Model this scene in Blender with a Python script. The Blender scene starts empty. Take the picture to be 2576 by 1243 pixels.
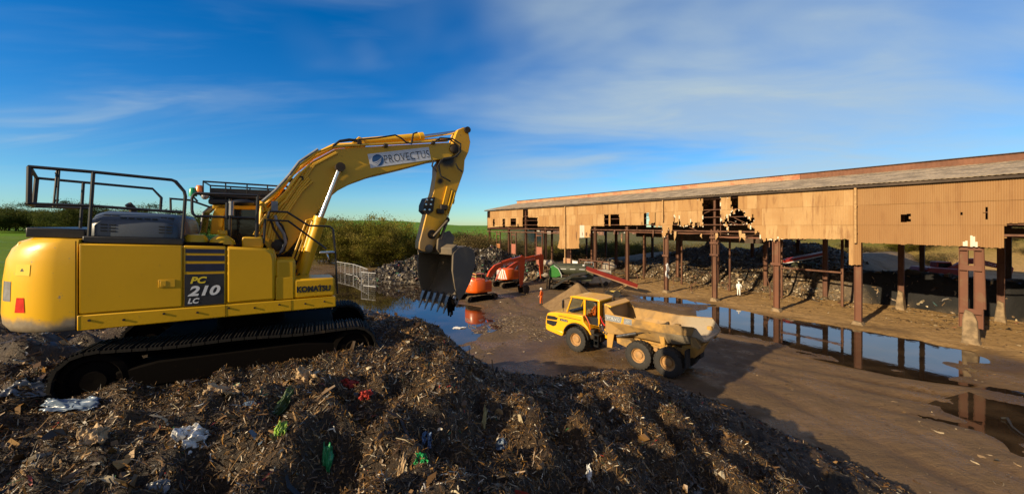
import bpy, bmesh, math, random
import numpy as np
from mathutils import Vector, Matrix
from math import radians as R, sin, cos, pi, sqrt, atan2
random.seed(7); RNG = np.random.default_rng(11)
scene = bpy.context.scene
col = scene.collection

# ------------------------------------------------------------------ camera
CAM_H = 8.35          # metres above the yard
F_PX, CX, HY = 950.0, 1288.0, 567.0      # focal length, centre column and horizon row in a 2576 x 1243 frame
cam = bpy.data.cameras.new('camera'); camo = bpy.data.objects.new('camera', cam); col.objects.link(camo)
camo.location = (0, 0, CAM_H); camo.rotation_euler = (R(90), 0, 0)
cam.sensor_width = 36; cam.lens = 36 * F_PX / 2576; cam.shift_y = -(1243 / 2 - HY) / 2576
cam.clip_start = .1; cam.clip_end = 6000
scene.camera = camo

# ------------------------------------------------------------------ sky, sun, exposure
SUN_AZ = (-.795, -.607); SUN_EL = R(21.5)
world = bpy.data.worlds.new('World'); scene.world = world; world.use_nodes = True
wt = world.node_tree; wt.nodes.clear()
def wn(t, **k):
    n = wt.nodes.new(t)
    for a, b in k.items(): setattr(n, a, b)
    return n
sky = wn('ShaderNodeTexSky', sky_type='NISHITA', sun_disc=False, sun_elevation=SUN_EL,
         sun_rotation=atan2(SUN_AZ[0], SUN_AZ[1]) % (2 * pi), altitude=100, air_density=1.0, dust_density=.05, ozone_density=3.0)
hsv = wn('ShaderNodeHueSaturation'); hsv.inputs['Saturation'].default_value = 1.42; hsv.inputs['Value'].default_value = .92
hsv.inputs['Hue'].default_value = .497
wt.links.new(sky.outputs[0], hsv.inputs['Color'])
tint = wn('ShaderNodeMix', data_type='RGBA', blend_type='MULTIPLY'); tint.inputs[0].default_value = 1; wt.links.new(hsv.outputs[0], tint.inputs[6]); tint.inputs[7].default_value = (.70, 1.02, 1.30, 1)
tc = wn('ShaderNodeTexCoord')
sep = wn('ShaderNodeSeparateXYZ'); wt.links.new(tc.outputs['Generated'], sep.inputs[0])
def wm(op, a, b=None, c=None, clamp=False):
    n = wn('ShaderNodeMath', operation=op); n.use_clamp = clamp
    for i, v in enumerate((a, b, c)):
        if v is None: continue
        if isinstance(v, (int, float)): n.inputs[i].default_value = v
        else: wt.links.new(v, n.inputs[i])
    return n.outputs[0]
# clouds lie on a flat layer overhead: direction divided by its height
zz = wm('ADD', wm('MAXIMUM', sep.outputs[2], 0.0), .10)
cu = wm('DIVIDE', sep.outputs[0], zz); cv = wm('DIVIDE', sep.outputs[1], zz)
cmb = wn('ShaderNodeCombineXYZ'); wt.links.new(cu, cmb.inputs[0]); wt.links.new(cv, cmb.inputs[1])
def cloud(scale, sx, sy, rot, detail, rough, off, dist):
    mp = wn('ShaderNodeMapping'); wt.links.new(cmb.outputs[0], mp.inputs[0])
    mp.inputs['Scale'].default_value = (sx, sy, 1); mp.inputs['Rotation'].default_value = (0, 0, rot)
    mp.inputs['Location'].default_value = off
    n = wn('ShaderNodeTexNoise'); wt.links.new(mp.outputs[0], n.inputs['Vector'])
    n.inputs['Scale'].default_value = scale; n.inputs['Detail'].default_value = detail
    n.inputs['Roughness'].default_value = rough; n.inputs['Distortion'].default_value = dist
    return n.outputs[0]
def ramp(x, a, b):
    n = wn('ShaderNodeMapRange', interpolation_type='SMOOTHSTEP'); wt.links.new(x, n.inputs[0])
    n.inputs[1].default_value = a; n.inputs[2].default_value = b; return n.outputs[0]
def blob(x, y, z, a, b):
    d = wn('ShaderNodeVectorMath', operation='DOT_PRODUCT'); wt.links.new(tc.outputs['Generated'], d.inputs[0])
    v = Vector((x, y, z)).normalized(); d.inputs[1].default_value = v
    return ramp(d.outputs['Value'], cos(R(a)), cos(R(b)))
soft = cloud(.55, .55, 1.0, R(35), 4, .52, (3.1, 1.7, 0), .6)
wisp = cloud(.9, .32, 1.2, R(28), 5, .55, (7.4, 2.2, 0), 1.0)
big = blob((1800 - CX) / F_PX, 1, (HY + 30) / F_PX, 48, 5)
mid = blob((1060 - CX) / F_PX, 1, (HY - 90) / F_PX, 19, 3)
lft = blob((180 - CX) / F_PX, 1, (HY - 190) / F_PX, 15, 2)
det = cloud(1.6, .5, 1.1, R(32), 6, .6, (1.4, 8.2, 0), .45)
m1 = wm('MULTIPLY', wm('MULTIPLY', ramp(soft, .30, .60), wm('ADD', wm('MULTIPLY', ramp(det, .34, .66), .28), .74)), big)
m2 = wm('MULTIPLY', ramp(soft, .36, .64), wm('MULTIPLY', mid, .8))
m3 = wm('MULTIPLY', ramp(wisp, .50, .68), wm('MULTIPLY', lft, .55))
m4 = wm('MULTIPLY', ramp(wisp, .42, .72), .26)
low = ramp(sep.outputs[2], .0, .13)
mm = wm('MAXIMUM', wm('MAXIMUM', m1, m2), wm('MAXIMUM', m3, m4))
mm = wm('MULTIPLY', mm, low)
mm = wm('MULTIPLY', mm, .92, clamp=True)
cmix = wn('ShaderNodeMix', data_type='RGBA'); wt.links.new(mm, cmix.inputs[0]); wt.links.new(tint.outputs[2], cmix.inputs[6])
cmix.inputs[7].default_value = (3.95, 4.85, 5.3, 1)
# unseen warm cloud added round the sun, behind the camera, to fill the shadows
m5 = wm('MULTIPLY', wm('MULTIPLY', blob(-.45, -1, .55, 85, 25), ramp(soft, .22, .60)), .85)
cmix2 = wn('ShaderNodeMix', data_type='RGBA'); wt.links.new(m5, cmix2.inputs[0]); wt.links.new(cmix.outputs[2], cmix2.inputs[6]); cmix2.inputs[7].default_value = (5.0, 4.1, 3.1, 1)
bg = wn('ShaderNodeBackground'); wt.links.new(cmix2.outputs[2], bg.inputs[0]); bg.inputs[1].default_value = .080
wo = wn('ShaderNodeOutputWorld'); wt.links.new(bg.outputs[0], wo.inputs[0])

sun = bpy.data.lights.new('sun', 'SUN'); suno = bpy.data.objects.new('sun', sun); col.objects.link(suno)
sun.energy = 4.6; sun.angle = R(.5); sun.color = (1, .80, .52)
sdir = Vector((SUN_AZ[0] * cos(SUN_EL), SUN_AZ[1] * cos(SUN_EL), sin(SUN_EL)))
suno.rotation_euler = sdir.to_track_quat('Z', 'Y').to_euler(); suno.location = (-40, -30, 40)
scene.view_settings.view_transform = 'Standard'; scene.view_settings.look = 'None'
scene.view_settings.exposure = 0.62; scene.view_settings.gamma = 1.0; scene.view_settings.use_curve_mapping = False
scene.render.engine = 'CYCLES'
scene.cycles.use_denoising = True; scene.cycles.max_bounces = 5; scene.cycles.caustics_reflective = False
scene.cycles.caustics_refractive = False; scene.cycles.sample_clamp_indirect = 4

# ------------------------------------------------------------------ helpers
def gp(x, y, z=0.0):
    """ground point seen at (x, y) of the 2576 x 1243 frame, at height z"""
    Y = F_PX * (CAM_H - z) / (y - HY); return ((x - CX) / F_PX * Y, Y, z)
def at(x, y, Y): return Vector(((x - CX) / F_PX * Y, Y, CAM_H + (HY - y) / F_PX * Y))

class Frame:
    """a vehicle's own frame: origin, yaw; T() puts a sighted point on its vertical plane y = c"""
    def __init__(s, ox, oy, oz, yaw): s.o = (ox, oy, oz); s.yaw = yaw; s.f = (cos(yaw), sin(yaw)); s.l = (-sin(yaw), cos(yaw))
    def T(s, px, py, c):
        a = (px - CX) / F_PX; ox = s.o[0] + c * s.l[0]; oy = s.o[1] + c * s.l[1]
        t = (a * oy - ox) / (s.f[0] - a * s.f[1]); Y = oy + t * s.f[1]
        return (t, c, CAM_H + (HY - py) / F_PX * Y - s.o[2])
    def S(s, px, py, t):
        a = (px - CX) / F_PX; ox = s.o[0] + t * s.f[0]; oy = s.o[1] + t * s.f[1]
        c = (a * oy - ox) / (s.l[0] - a * s.l[1]); Y = oy + c * s.l[1]
        return (t, c, CAM_H + (HY - py) / F_PX * Y - s.o[2])

class MB:
    def __init__(s): s.v = []; s.f = []
    def add(s, vs, fs):
        n = len(s.v); s.v += [tuple(p) for p in vs]; s.f += [tuple(i + n for i in f) for f in fs]; return s
    def box(s, x0, x1, y0, y1, z0, z1):
        return s.add([(x0,y0,z0),(x1,y0,z0),(x1,y1,z0),(x0,y1,z0),(x0,y0,z1),(x1,y0,z1),(x1,y1,z1),(x0,y1,z1)],
                     [(3,2,1,0),(4,5,6,7),(0,1,5,4),(1,2,6,5),(2,3,7,6),(3,0,4,7)])
    def hexa(s, p):   # 8 corners: bottom 4 then top 4
        return s.add(p, [(3,2,1,0),(4,5,6,7),(0,1,5,4),(1,2,6,5),(2,3,7,6),(3,0,4,7)])
    def prism(s, poly, y0, y1, f=None):
        """poly of (x, z), extruded along y; or f(u, v, w) -> point"""
        f = f or (lambda u, v, w: (u, w, v)); n = len(poly)
        a = sum(poly[i][0]*poly[(i+1)%n][1] - poly[(i+1)%n][0]*poly[i][1] for i in range(n))
        if a < 0: poly = poly[::-1]
        vs = [f(u, v, y0) for u, v in poly] + [f(u, v, y1) for u, v in poly]
        fs = [tuple(range(n)), tuple(range(2*n-1, n-1, -1))] + [(i, i+n, (i+1)%n+n, (i+1)%n) for i in range(n)]
        return s.add(vs, fs)
    def tube(s, pts, r, n=8, cap=True, closed=False):
        P = [Vector(p) for p in pts]; m = len(P); rr = r if isinstance(r, (list, tuple)) else [r]*m
        rings = []; up = None
        for i in range(m):
            if closed: t = P[(i+1)%m] - P[i-1]
            else: t = (P[min(i+1,m-1)] - P[max(i-1,0)])
            t.normalize()
            if up is None: up = Vector((0,0,1)) if abs(t.z) < .9 else Vector((1,0,0))
            b = t.cross(up)
            if b.length < 1e-4: b = t.cross(Vector((1,.3,.2)))
            b.normalize(); u = b.cross(t).normalized(); up = u
            k = 1.0
            if 0 < i < m-1:
                d1 = (P[i]-P[i-1]).normalized(); k = 1 / max(.55, d1.dot(t))
            rings.append([P[i] + (b*cos(2*pi*j/n) + u*sin(2*pi*j/n)) * rr[i] * (1 if k == 1 else min(k, 1.4)) for j in range(n)])
        vs = [p for q in rings for p in q]; fs = []
        for i in range(m if closed else m-1):
            a, b = i*n, ((i+1)%m)*n
            for j in range(n): fs.append((a+j, a+(j+1)%n, b+(j+1)%n, b+j))
        if cap and not closed: fs += [tuple(range(n-1,-1,-1)), tuple(range((m-1)*n, m*n))]
        return s.add(vs, fs)
    def bar(s, a, b, w, h, up=(0,0,1)):
        a, b = Vector(a), Vector(b); t = (b-a).normalized(); u = Vector(up)
        r = t.cross(u)
        if r.length < 1e-3: r = t.cross(Vector((0,1,0)))
        r.normalize(); u = r.cross(t).normalized(); r *= w/2; u *= h/2
        return s.hexa([a-r-u, a+r-u, a+r+u, a-r+u, b-r-u, b+r-u, b+r+u, b-r+u])
    def ibeam(s, a, b, w, h, up=(0,0,1), t=.03):
        a, b = Vector(a), Vector(b); d = (b-a).normalized(); u = Vector(up); r = d.cross(u)
        if r.length < 1e-3: r = d.cross(Vector((0,1,0)))
        r.normalize(); u = r.cross(d).normalized()
        for k in (1, -1): s.bar(a + u*k*(h/2-t/2), b + u*k*(h/2-t/2), w, t, u)
        s.bar(a, b, t, h-2*t-.002, u); return s
    def lathe(s, prof, n=24, o=(0,0,0), axis='y', cap=False):
        """prof of (radius, along axis)"""
        vs = []; m = len(prof)
        for r, h in prof:
            for j in range(n):
                a = 2*pi*j/n; p = (r*cos(a), r*sin(a))
                q = {'y': (p[0], h, p[1]), 'z': (p[0], p[1], h), 'x': (h, p[0], p[1])}[axis]
                vs.append((o[0]+q[0], o[1]+q[1], o[2]+q[2]))
        fs = [(i*n+j, i*n+(j+1)%n, (i+1)*n+(j+1)%n, (i+1)*n+j) for i in range(m-1) for j in range(n)]
        if cap: fs += [tuple(range(n-1,-1,-1)), tuple(range((m-1)*n, m*n))]
        return s.add(vs, fs)
    def ball(s, c, rx, ry, rz, n=12, m=8):
        pr = [(sin(pi*i/m), -cos(pi*i/m)) for i in range(m+1)]
        vs = [(c[0]+rx*r*cos(2*pi*j/n), c[1]+ry*r*sin(2*pi*j/n), c[2]+rz*h) for r, h in pr for j in range(n)]
        return s.add(vs, [(i*n+j, i*n+(j+1)%n, (i+1)*n+(j+1)%n, (i+1)*n+j) for i in range(m) for j in range(n)])
    def pieces(s, name, mat, parent=None, **kw):
        par = list(range(len(s.v)))
        def find(a):
            while par[a] != a: par[a] = par[par[a]]; a = par[a]
            return a
        for f in s.f:
            for i in f[1:]: par[find(i)] = find(f[0])
        groups = {}
        for f in s.f: groups.setdefault(find(f[0]), []).append(f)
        for fl in groups.values():
            ids = sorted({i for f in fl for i in f}); mp = {a: b for b, a in enumerate(ids)}; m = MB(); m.v = [s.v[i] for i in ids]; m.f = [tuple(mp[i] for i in f) for f in fl]; o = m.build(name, mat, parent, **kw)
        return o
    def build(s, name, mat, parent=None, bevel=0, smooth=40, seg=2, weld=False):
        me = bpy.data.meshes.new(name); me.from_pydata(s.v, [], s.f)
        bm = bmesh.new(); bm.from_mesh(me)
        if weld: bmesh.ops.remove_doubles(bm, verts=bm.verts, dist=.0005)
        bmesh.ops.recalc_face_normals(bm, faces=bm.faces); bm.to_mesh(me); bm.free()
        me.materials.append(mat)
        if smooth: me.shade_smooth(); me.set_sharp_from_angle(angle=R(smooth))
        o = bpy.data.objects.new(name, me); col.objects.link(o)
        if parent: o.parent = parent
        if bevel:
            b = o.modifiers.new('bevel', 'BEVEL'); b.width = bevel; b.segments = seg; b.limit_method = 'ANGLE'; b.angle_limit = R(38); b.harden_normals = False
        return o
def arrays_mesh(name, v, f, mat, parent=None, attr=None, smooth=False, loops=4):
    """v (n,3), f (m,k) numpy; attr: dict name -> (n,) floats or (n,3) colours"""
    v = np.asarray(v, dtype=np.float32); f = np.asarray(f, dtype=np.int32); k = f.shape[1]
    me = bpy.data.meshes.new(name); me.vertices.add(len(v)); me.vertices.foreach_set('co', v.ravel())
    me.loops.add(f.size); me.loops.foreach_set('vertex_index', f.ravel())
    me.polygons.add(len(f)); me.polygons.foreach_set('loop_start', np.arange(0, f.size, k, dtype=np.int32))
    me.update(calc_edges=True); me.validate()
    for a, d in (attr or {}).items():
        d = np.asarray(d, dtype=np.float32)
        if d.ndim == 1: me.attributes.new(a, 'FLOAT', 'POINT').data.foreach_set('value', d)
        else:
            c = np.ones((len(d), 4), np.float32); c[:, :3] = d
            me.attributes.new(a, 'FLOAT_COLOR', 'POINT').data.foreach_set('color', c.ravel())
    me.shade_smooth() if smooth else me.shade_flat()
    me.materials.append(mat)
    o = bpy.data.objects.new(name, me); col.objects.link(o)
    if parent: o.parent = parent
    return o
def tag(o, label=None, cat=None, group=None, kind=None):
    if label: o['label'] = label
    if cat: o['category'] = cat
    if group: o['group'] = group
    if kind: o['kind'] = kind
    return o
def empty(name, loc, rz=0, label=None, cat=None, group=None):
    o = bpy.data.objects.new(name, None); o.empty_display_size = .3; col.objects.link(o)
    o.location = loc; o.rotation_euler = (0, 0, rz); return tag(o, label, cat, group)
def copy_tree(o, parent=None):
    c = o.copy(); col.objects.link(c)
    if parent: c.parent = parent
    for ch in list(o.children): copy_tree(ch, c)
    return c
def text_mesh(txt, size, f, shear=0, bold=0, depth=.002, sx=1.0, spacing=1.0):
    """text as a mesh builder; f(u, v, w) maps text plane to space"""
    cu = bpy.data.curves.new('t', 'FONT'); cu.body = txt; cu.size = size; cu.shear = shear; cu.offset = bold; cu.extrude = depth
    cu.space_character = spacing; cu.resolution_u = 4
    o = bpy.data.objects.new('t', cu); col.objects.link(o)
    dg = bpy.context.evaluated_depsgraph_get(); me = bpy.data.meshes.new_from_object(o.evaluated_get(dg))
    m = MB(); m.add([f(v.co.x*sx, v.co.y, v.co.z) for v in me.vertices], [tuple(p.vertices) for p in me.polygons])
    bpy.data.objects.remove(o); bpy.data.curves.remove(cu); bpy.data.meshes.remove(me); return m

# ------------------------------------------------------------------ noise in numpy (terrain shapes)
_perm = np.random.default_rng(5).random((256, 256)).astype(np.float32)
def vnoise(x, y):
    xi = np.floor(x).astype(int); yi = np.floor(y).astype(int); fx = x-xi; fy = y-yi
    fx = fx*fx*fx*(fx*(fx*6-15)+10); fy = fy*fy*fy*(fy*(fy*6-15)+10)
    g = lambda a, b: _perm[a % 256, b % 256]
    return (g(xi,yi)*(1-fx)+g(xi+1,yi)*fx)*(1-fy) + (g(xi,yi+1)*(1-fx)+g(xi+1,yi+1)*fx)*fy - .5
def fbm(x, y, s, oct=4, gain=.5):
    r = 0; a = 1; k = 1/s
    for i in range(oct): r = r + a*vnoise(x*k+17.3*i, y*k+5.1*i); a *= gain; k *= 2.03
    return r
def sstep(a, b, x): t = np.clip((x-a)/(b-a), 0, 1); return t*t*(3-2*t)
def poly_dist(px, py, poly):
    """signed distance to polygon, negative inside"""
    d = np.full(px.shape, 1e9); ins = np.zeros(px.shape, bool); n = len(poly)
    for i in range(n):
        x0, y0 = poly[i]; x1, y1 = poly[(i+1)%n]; ex, ey = x1-x0, y1-y0
        t = np.clip(((px-x0)*ex+(py-y0)*ey)/(ex*ex+ey*ey), 0, 1)
        d = np.minimum(d, np.hypot(px-x0-t*ex, py-y0-t*ey))
        c = ((y0 > py) != (y1 > py)) & (px < (x1-x0)*(py-y0)/(y1-y0+1e-12)+x0); ins ^= c
    return np.where(ins, -d, d)

# ------------------------------------------------------------------ materials
class NT:
    def __init__(s, name):
        s.m = bpy.data.materials.new(name); s.m.use_nodes = True; s.t = s.m.node_tree; s.b = s.t.nodes['Principled BSDF']
    def n(s, t, **k):
        x = s.t.nodes.new(t)
        for a, b in k.items(): setattr(x, a, b)
        return x
    def l(s, a, b): s.t.links.new(a, b)
    def tex(s): return s.n('ShaderNodeTexCoord').outputs['Object']
    def noise(s, scale, detail=4, rough=.55, vec=None, dist=0, stretch=None):
        x = s.n('ShaderNodeTexNoise'); v = vec or s.tex()
        if stretch:
            mp = s.n('ShaderNodeMapping'); mp.inputs['Scale'].default_value = stretch; s.l(v, mp.inputs[0]); v = mp.outputs[0]
        s.l(v, x.inputs['Vector']); x.inputs['Scale'].default_value = scale; x.inputs['Detail'].default_value = detail
        x.inputs['Roughness'].default_value = rough; x.inputs['Distortion'].default_value = dist; return x.outputs[0]
    def ramp(s, x, a, b, lo=0., hi=1.):
        r = s.n('ShaderNodeMapRange', interpolation_type='SMOOTHSTEP'); s.l(x, r.inputs[0])
        for i, v in enumerate((a, b, lo, hi)): r.inputs[i+1].default_value = v
        return r.outputs[0]
    def math(s, op, a, b=None):
        x = s.n('ShaderNodeMath', operation=op)
        for i, v in enumerate((a, b)):
            if v is None: continue
            if isinstance(v, (int, float)): x.inputs[i].default_value = v
            else: s.l(v, x.inputs[i])
        return x.outputs[0]
    def mix(s, fac, a, b):
        x = s.n('ShaderNodeMix', data_type='RGBA')
        for i, v in ((0, fac), (6, a), (7, b)):
            if isinstance(v, (int, float)): x.inputs[i].default_value = v
            elif isinstance(v, tuple): x.inputs[i].default_value = v if len(v) == 4 else (*v, 1)
            else: s.l(v, x.inputs[i])
        return x.outputs[2]
    def attr(s, name):
        x = s.n('ShaderNodeAttribute'); x.attribute_name = name; return x
    def col(s, c): s.set('Base Color', c)
    def set(s, k, v):
        if isinstance(v, (int, float)): s.b.inputs[k].default_value = v
        elif isinstance(v, tuple): s.b.inputs[k].default_value = (*v, 1) if len(v) == 3 else v
        else: s.l(v, s.b.inputs[k])
    def bump(s, h, strength, dist):
        x = s.n('ShaderNodeBump'); s.l(h, x.inputs['Height']); x.inputs['Strength'].default_value = strength; x.inputs['Distance'].default_value = dist
        s.l(x.outputs[0], s.b.inputs['Normal'])
def paint(name, c, dirt=(.10,.065,.035), amount=.45, rough=.38, scale=1.6, fine=.3, coat=.0, metal=0, spec=.5):
    """weathered machine paint: colour drift, mud film in patches, fine scuffs"""
    k = NT(name); n1 = k.noise(scale, 6, .62, dist=.4); n2 = k.noise(scale*9, 5, .6); n3 = k.noise(.5, 2)
    base = k.mix(k.ramp(n3, .3, .7), tuple(v*.86 for v in c), c)
    m = k.math('MAXIMUM', k.ramp(n1, 1-amount-.06, 1-amount+.22), k.math('MULTIPLY', k.ramp(n2, .62, .74), fine))
    k.col(k.mix(m, base, dirt)); k.set('Roughness', k.ramp(m, 0, 1, rough, .85)); k.set('Metallic', metal); k.set('Specular IOR Level', spec)
    k.bump(n2, .12, .01)
    if coat: k.set('Coat Weight', coat); k.set('Coat Roughness', .15)
    return k.m
def plain(name, c, rough=.6, metal=0, var=.25, scale=6, spec=.5):
    k = NT(name); n = k.noise(scale, 5, .6)
    k.col(k.mix(k.ramp(n, .3, .7), tuple(v*(1-var) for v in c), tuple(min(1, v*(1+var)) for v in c)))
    k.set('Roughness', rough); k.set('Metallic', metal); k.set('Specular IOR Level', spec); k.bump(n, .15, .01); return k.m
M = {}
M['yellow'] = paint('yellow_paint', (.70,.385,.004), (.16,.10,.04), .22, .42, 1.3, .22, coat=.05, spec=.35)
M['yellow_boom'] = paint('yellow_boom_paint', (.72,.395,.006), (.17,.085,.02), .24, .42, 1.1, .25)
M['black'] = plain('black_paint', (.012,.012,.013), .42)
M['rubber'] = plain('black_rubber', (.014,.013,.012), .7)
M['navy'] = plain('navy_stripe', (.008,.012,.045), .35)
M['white'] = plain('white_vinyl', (.70,.71,.72), .45, var=.06)
M['letter_white'] = plain('white_lettering', (.72,.72,.70), .5, var=.08)
M['letter_black'] = plain('black_lettering', (.014,.014,.018), .5)
M['letter_yellow'] = plain('yellow_lettering', (.75,.55,.02), .5, var=.05)
M['chrome'] = plain('chrome_rod', (.62,.62,.64), .16, 1, .08)
M['steel'] = plain('worn_steel', (.20,.19,.18), .38, .85, .35)
M['dark_steel'] = plain('muddy_dark_steel', (.040,.029,.020), .6, .1, .5, 3, .3)
M['bucket'] = paint('muddy_bucket_steel', (.135,.110,.080), (.23,.17,.10), .45, .6, 1.4, .4, spec=.3)
M['pipe_yellow'] = paint('yellow_pipe_paint', (.90,.50,.03), (.2,.1,.03), .15, .35, 2, .1)
M['belt'] = paint('muddy_belt_steel', (.010,.008,.006), (.10,.066,.034), .34, .8, 2.5, .4, spec=.25)
M['track_mud'] = paint('muddy_track_steel', (.035,.028,.022), (.20,.135,.075), .52, .85, 2.5, .5, spec=.2)
M['mud_black'] = paint('wet_black_mud', (.0045,.0032,.0024), (.075,.045,.020), .20, .9, 1.6, .12, spec=.06)
M['hood'] = paint('grey_hood_paint', (.06,.075,.095), (.10,.085,.07), .22, .42, 2, .15, coat=.05)
M['grey'] = plain('grey_panel', (.22,.23,.24), .5)
M['glass'] = plain('dark_cab_glass', (.012,.015,.018), .05, 0, .1)
M['red_lens'] = plain('red_reflector', (.60,.03,.015), .25)
M['orange_lens'] = plain('orange_beacon', (.85,.22,.03), .25)
M['green_lens'] = plain('green_beacon', (.02,.34,.12), .25)
M['grey_lens'] = plain('grey_lamp_lens', (.25,.24,.25), .2)
M['orange'] = paint('orange_paint', (.78,.115,.006), (.16,.08,.035), .25, .35, 2, .2, coat=.15)
M['orange_arm'] = paint('orange_arm_paint', (.55,.065,.009), (.16,.07,.03), .40, .45, 1.6, .35)
M['truck'] = paint('truck_yellow_paint', (.85,.42,.012), (.30,.17,.06), .26, .3, 1.6, .2, coat=.25)
M['truck_mud'] = paint('muddy_truck_body', (.52,.28,.055), (.20,.125,.05), .55, .65, 1.1, .6)
M['truck_bed'] = paint('muddy_bed_steel', (.36,.22,.085), (.20,.125,.055), .5, .55, .6, .45)
M['tyre'] = paint('muddy_tyre', (.028,.025,.022), (.13,.095,.055), .36, .8, 3.2, .4)
M['rim'] = paint('muddy_rim', (.46,.25,.085), (.24,.155,.08), .5, .7, 4, .45)
M['green'] = plain('green_paint', (.03,.17,.025), .4, 0, .3)
M['red'] = paint('red_conveyor_paint', (.23,.020,.011), (.15,.07,.04), .34, .5, 1.5, .3)
M['skin'] = plain('skin', (.45,.26,.18), .5, var=.05)
M['hivis'] = plain('orange_hivis_cloth', (.85,.14,.01), .8, var=.15, scale=12)
M['hivis_y'] = plain('yellow_hivis_cloth', (.30,.42,.02), .8, var=.15, scale=12)
M['suit_white'] = plain('white_coverall_cloth', (.78,.77,.74), .8, var=.06, scale=12)
M['boot'] = plain('black_boot', (.02,.018,.016), .7)
M['mesh_white'] = plain('galvanised_white', (.50,.50,.49), .45, .2, .1)
# ================================================================== GROUND, WATER, WASTE MOUND
BO = (28.47, 31.2); BD = (-.5453, .8382); BN = (.8382, .5453)      # shed front wall: origin, along, inward
def B(t, q, z): return (BO[0]+t*BD[0]+q*BN[0], BO[1]+t*BD[1]+q*BN[1], z)
def btq(X, Y): return ((X-BO[0])*BD[0]+(Y-BO[1])*BD[1], (X-BO[0])*BN[0]+(Y-BO[1])*BN[1])
POOLS = [
 [(-23,68),(-17,61),(-12.5,52),(-7.5,43.5),(-5.5,40),(-3.2,38),(-2.2,35),(-1.7,33),(-3.4,30),(-3.6,27.5),(-5,25),(-9,23),(-20,24),(-32,33),(-36,50),(-31,64)],
 [(20.1,38.3),(21.9,38.1),(24.1,34.7),(26.4,31.8),(27.9,30.2),(29.7,27.7),(31.2,25.2),(30.2,22.9),(26.8,22.2),(23.9,21.5),(21.9,22.7),(20.2,25.1),(18.5,27.3),(17.0,30.3),(18.6,34.2)],
 [(19.8,16.6),(21.7,17.2),(25,17.9),(31,18.5),(36,15),(30,11.5),(23,12.7),(20.4,14.0),(19.2,15.0)],
 [(15.5,43.6),(19.5,42.6),(21.5,40.0),(18.0,40.4),(14.6,41.8)]]
WATER_Z = -.04
TRACKS = [[(30,6),(25,11),(20,16.5),(15.5,20),(12,21.8),(9,23.6)], [(34,10),(28,15.5),(21,20.5),(14.5,25.5),(9,30),(4,34),(0,39),(-1,44)], [(16,12),(14.5,17),(13.5,22),(11,28),(10,34),(12,40)]]
def line_dist(X, Y, L):
    d = np.full(np.shape(X), 1e9)
    for (x0, y0), (x1, y1) in zip(L[:-1], L[1:]):
        ex, ey = x1-x0, y1-y0; u = np.clip(((X-x0)*ex+(Y-y0)*ey)/(ex*ex+ey*ey), 0, 1); d = np.minimum(d, np.hypot(X-x0-u*ex, Y-y0-u*ey))
    return d
def rut_mask(X, Y):
    r = 0
    for i, L in enumerate(TRACKS): d = line_dist(X+.25*fbm(X, Y, 3, 2), Y, L); r = np.maximum(r, np.exp(-((d-1.13)/.30)**2)*(.5+.8*np.clip(fbm(X, Y, 5, 2)+.4, 0, 1)))
    return r
def yard_h(X, Y):
    t, q = btq(X, Y)
    h = fbm(X, Y, 7, 3)*.10 + fbm(X+40, Y, 1.6, 3)*.06
    rut = np.sin((X*.74+Y*.67)*5.5 + 2*fbm(X, Y, 6, 2))*.018*sstep(6, 0, np.abs(X*.67-Y*.74+8))
    h = h + rut - .11*rut_mask(X, Y)
    inside = sstep(-2.5, 1.0, q)*sstep(-40, -20, t)*sstep(75, 62, t)
    h = h + inside*(.12 + fbm(X, Y, .8, 3)*.10)
    for k, p in enumerate(POOLS):
        d = poly_dist(X, Y, p) + fbm(X*1.0, Y, 2.6, 4)*1.9
        dep = .30 if k < 3 else .17
        h = h*(1-sstep(.9, -.6, d)*.5) - dep*sstep(.75, -1.1, d)
    return h
def land_h(X, Y):
    t, q = btq(X, Y); r = np.hypot(X, Y)
    h = yard_h(X, Y)
    h = h + np.clip((-30-X)*.085, 0, 5.6)
    az = X/np.maximum(Y, 1.0); fall = sstep(.02, .10, az)*sstep(.62, .50, az)*(Y > 1)
    h = h + 6.0*(1-fall)*sstep(85, 330, r)*(1+.35*fbm(X, Y, 260, 2)) - 2.4*fall*sstep(72, 125, r)
    h = h + (6.6+2.4*fbm(X, Y, 34, 3))*sstep(38, 66, q)*sstep(46, 18, t)*sstep(700, 300, r)
    far = sstep(320, 520, r)
    h = h*(1-far) + far*((6.1 + 2.0*fbm(X, Y, 400, 2))*(1-fall) + fall*(-2.4-5.0*sstep(420, 1100, r)))
    return h
def axis(a, b, step, lo, hi, g=1.13):
    c = list(np.arange(a, b, step)); x = c[-1]; s = step
    while x < hi: s *= g; x += s; c.append(x)
    x = c[0]; s = step; pre = []
    while x > lo: s *= g; x -= s; pre.append(x)
    return np.array(pre[::-1] + c)
def grid_faces(nx, ny):
    i, j = np.meshgrid(np.arange(nx-1), np.arange(ny-1)); a = (j*nx+i).ravel()
    return np.stack([a, a+1, a+nx+1, a+nx], 1)

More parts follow.
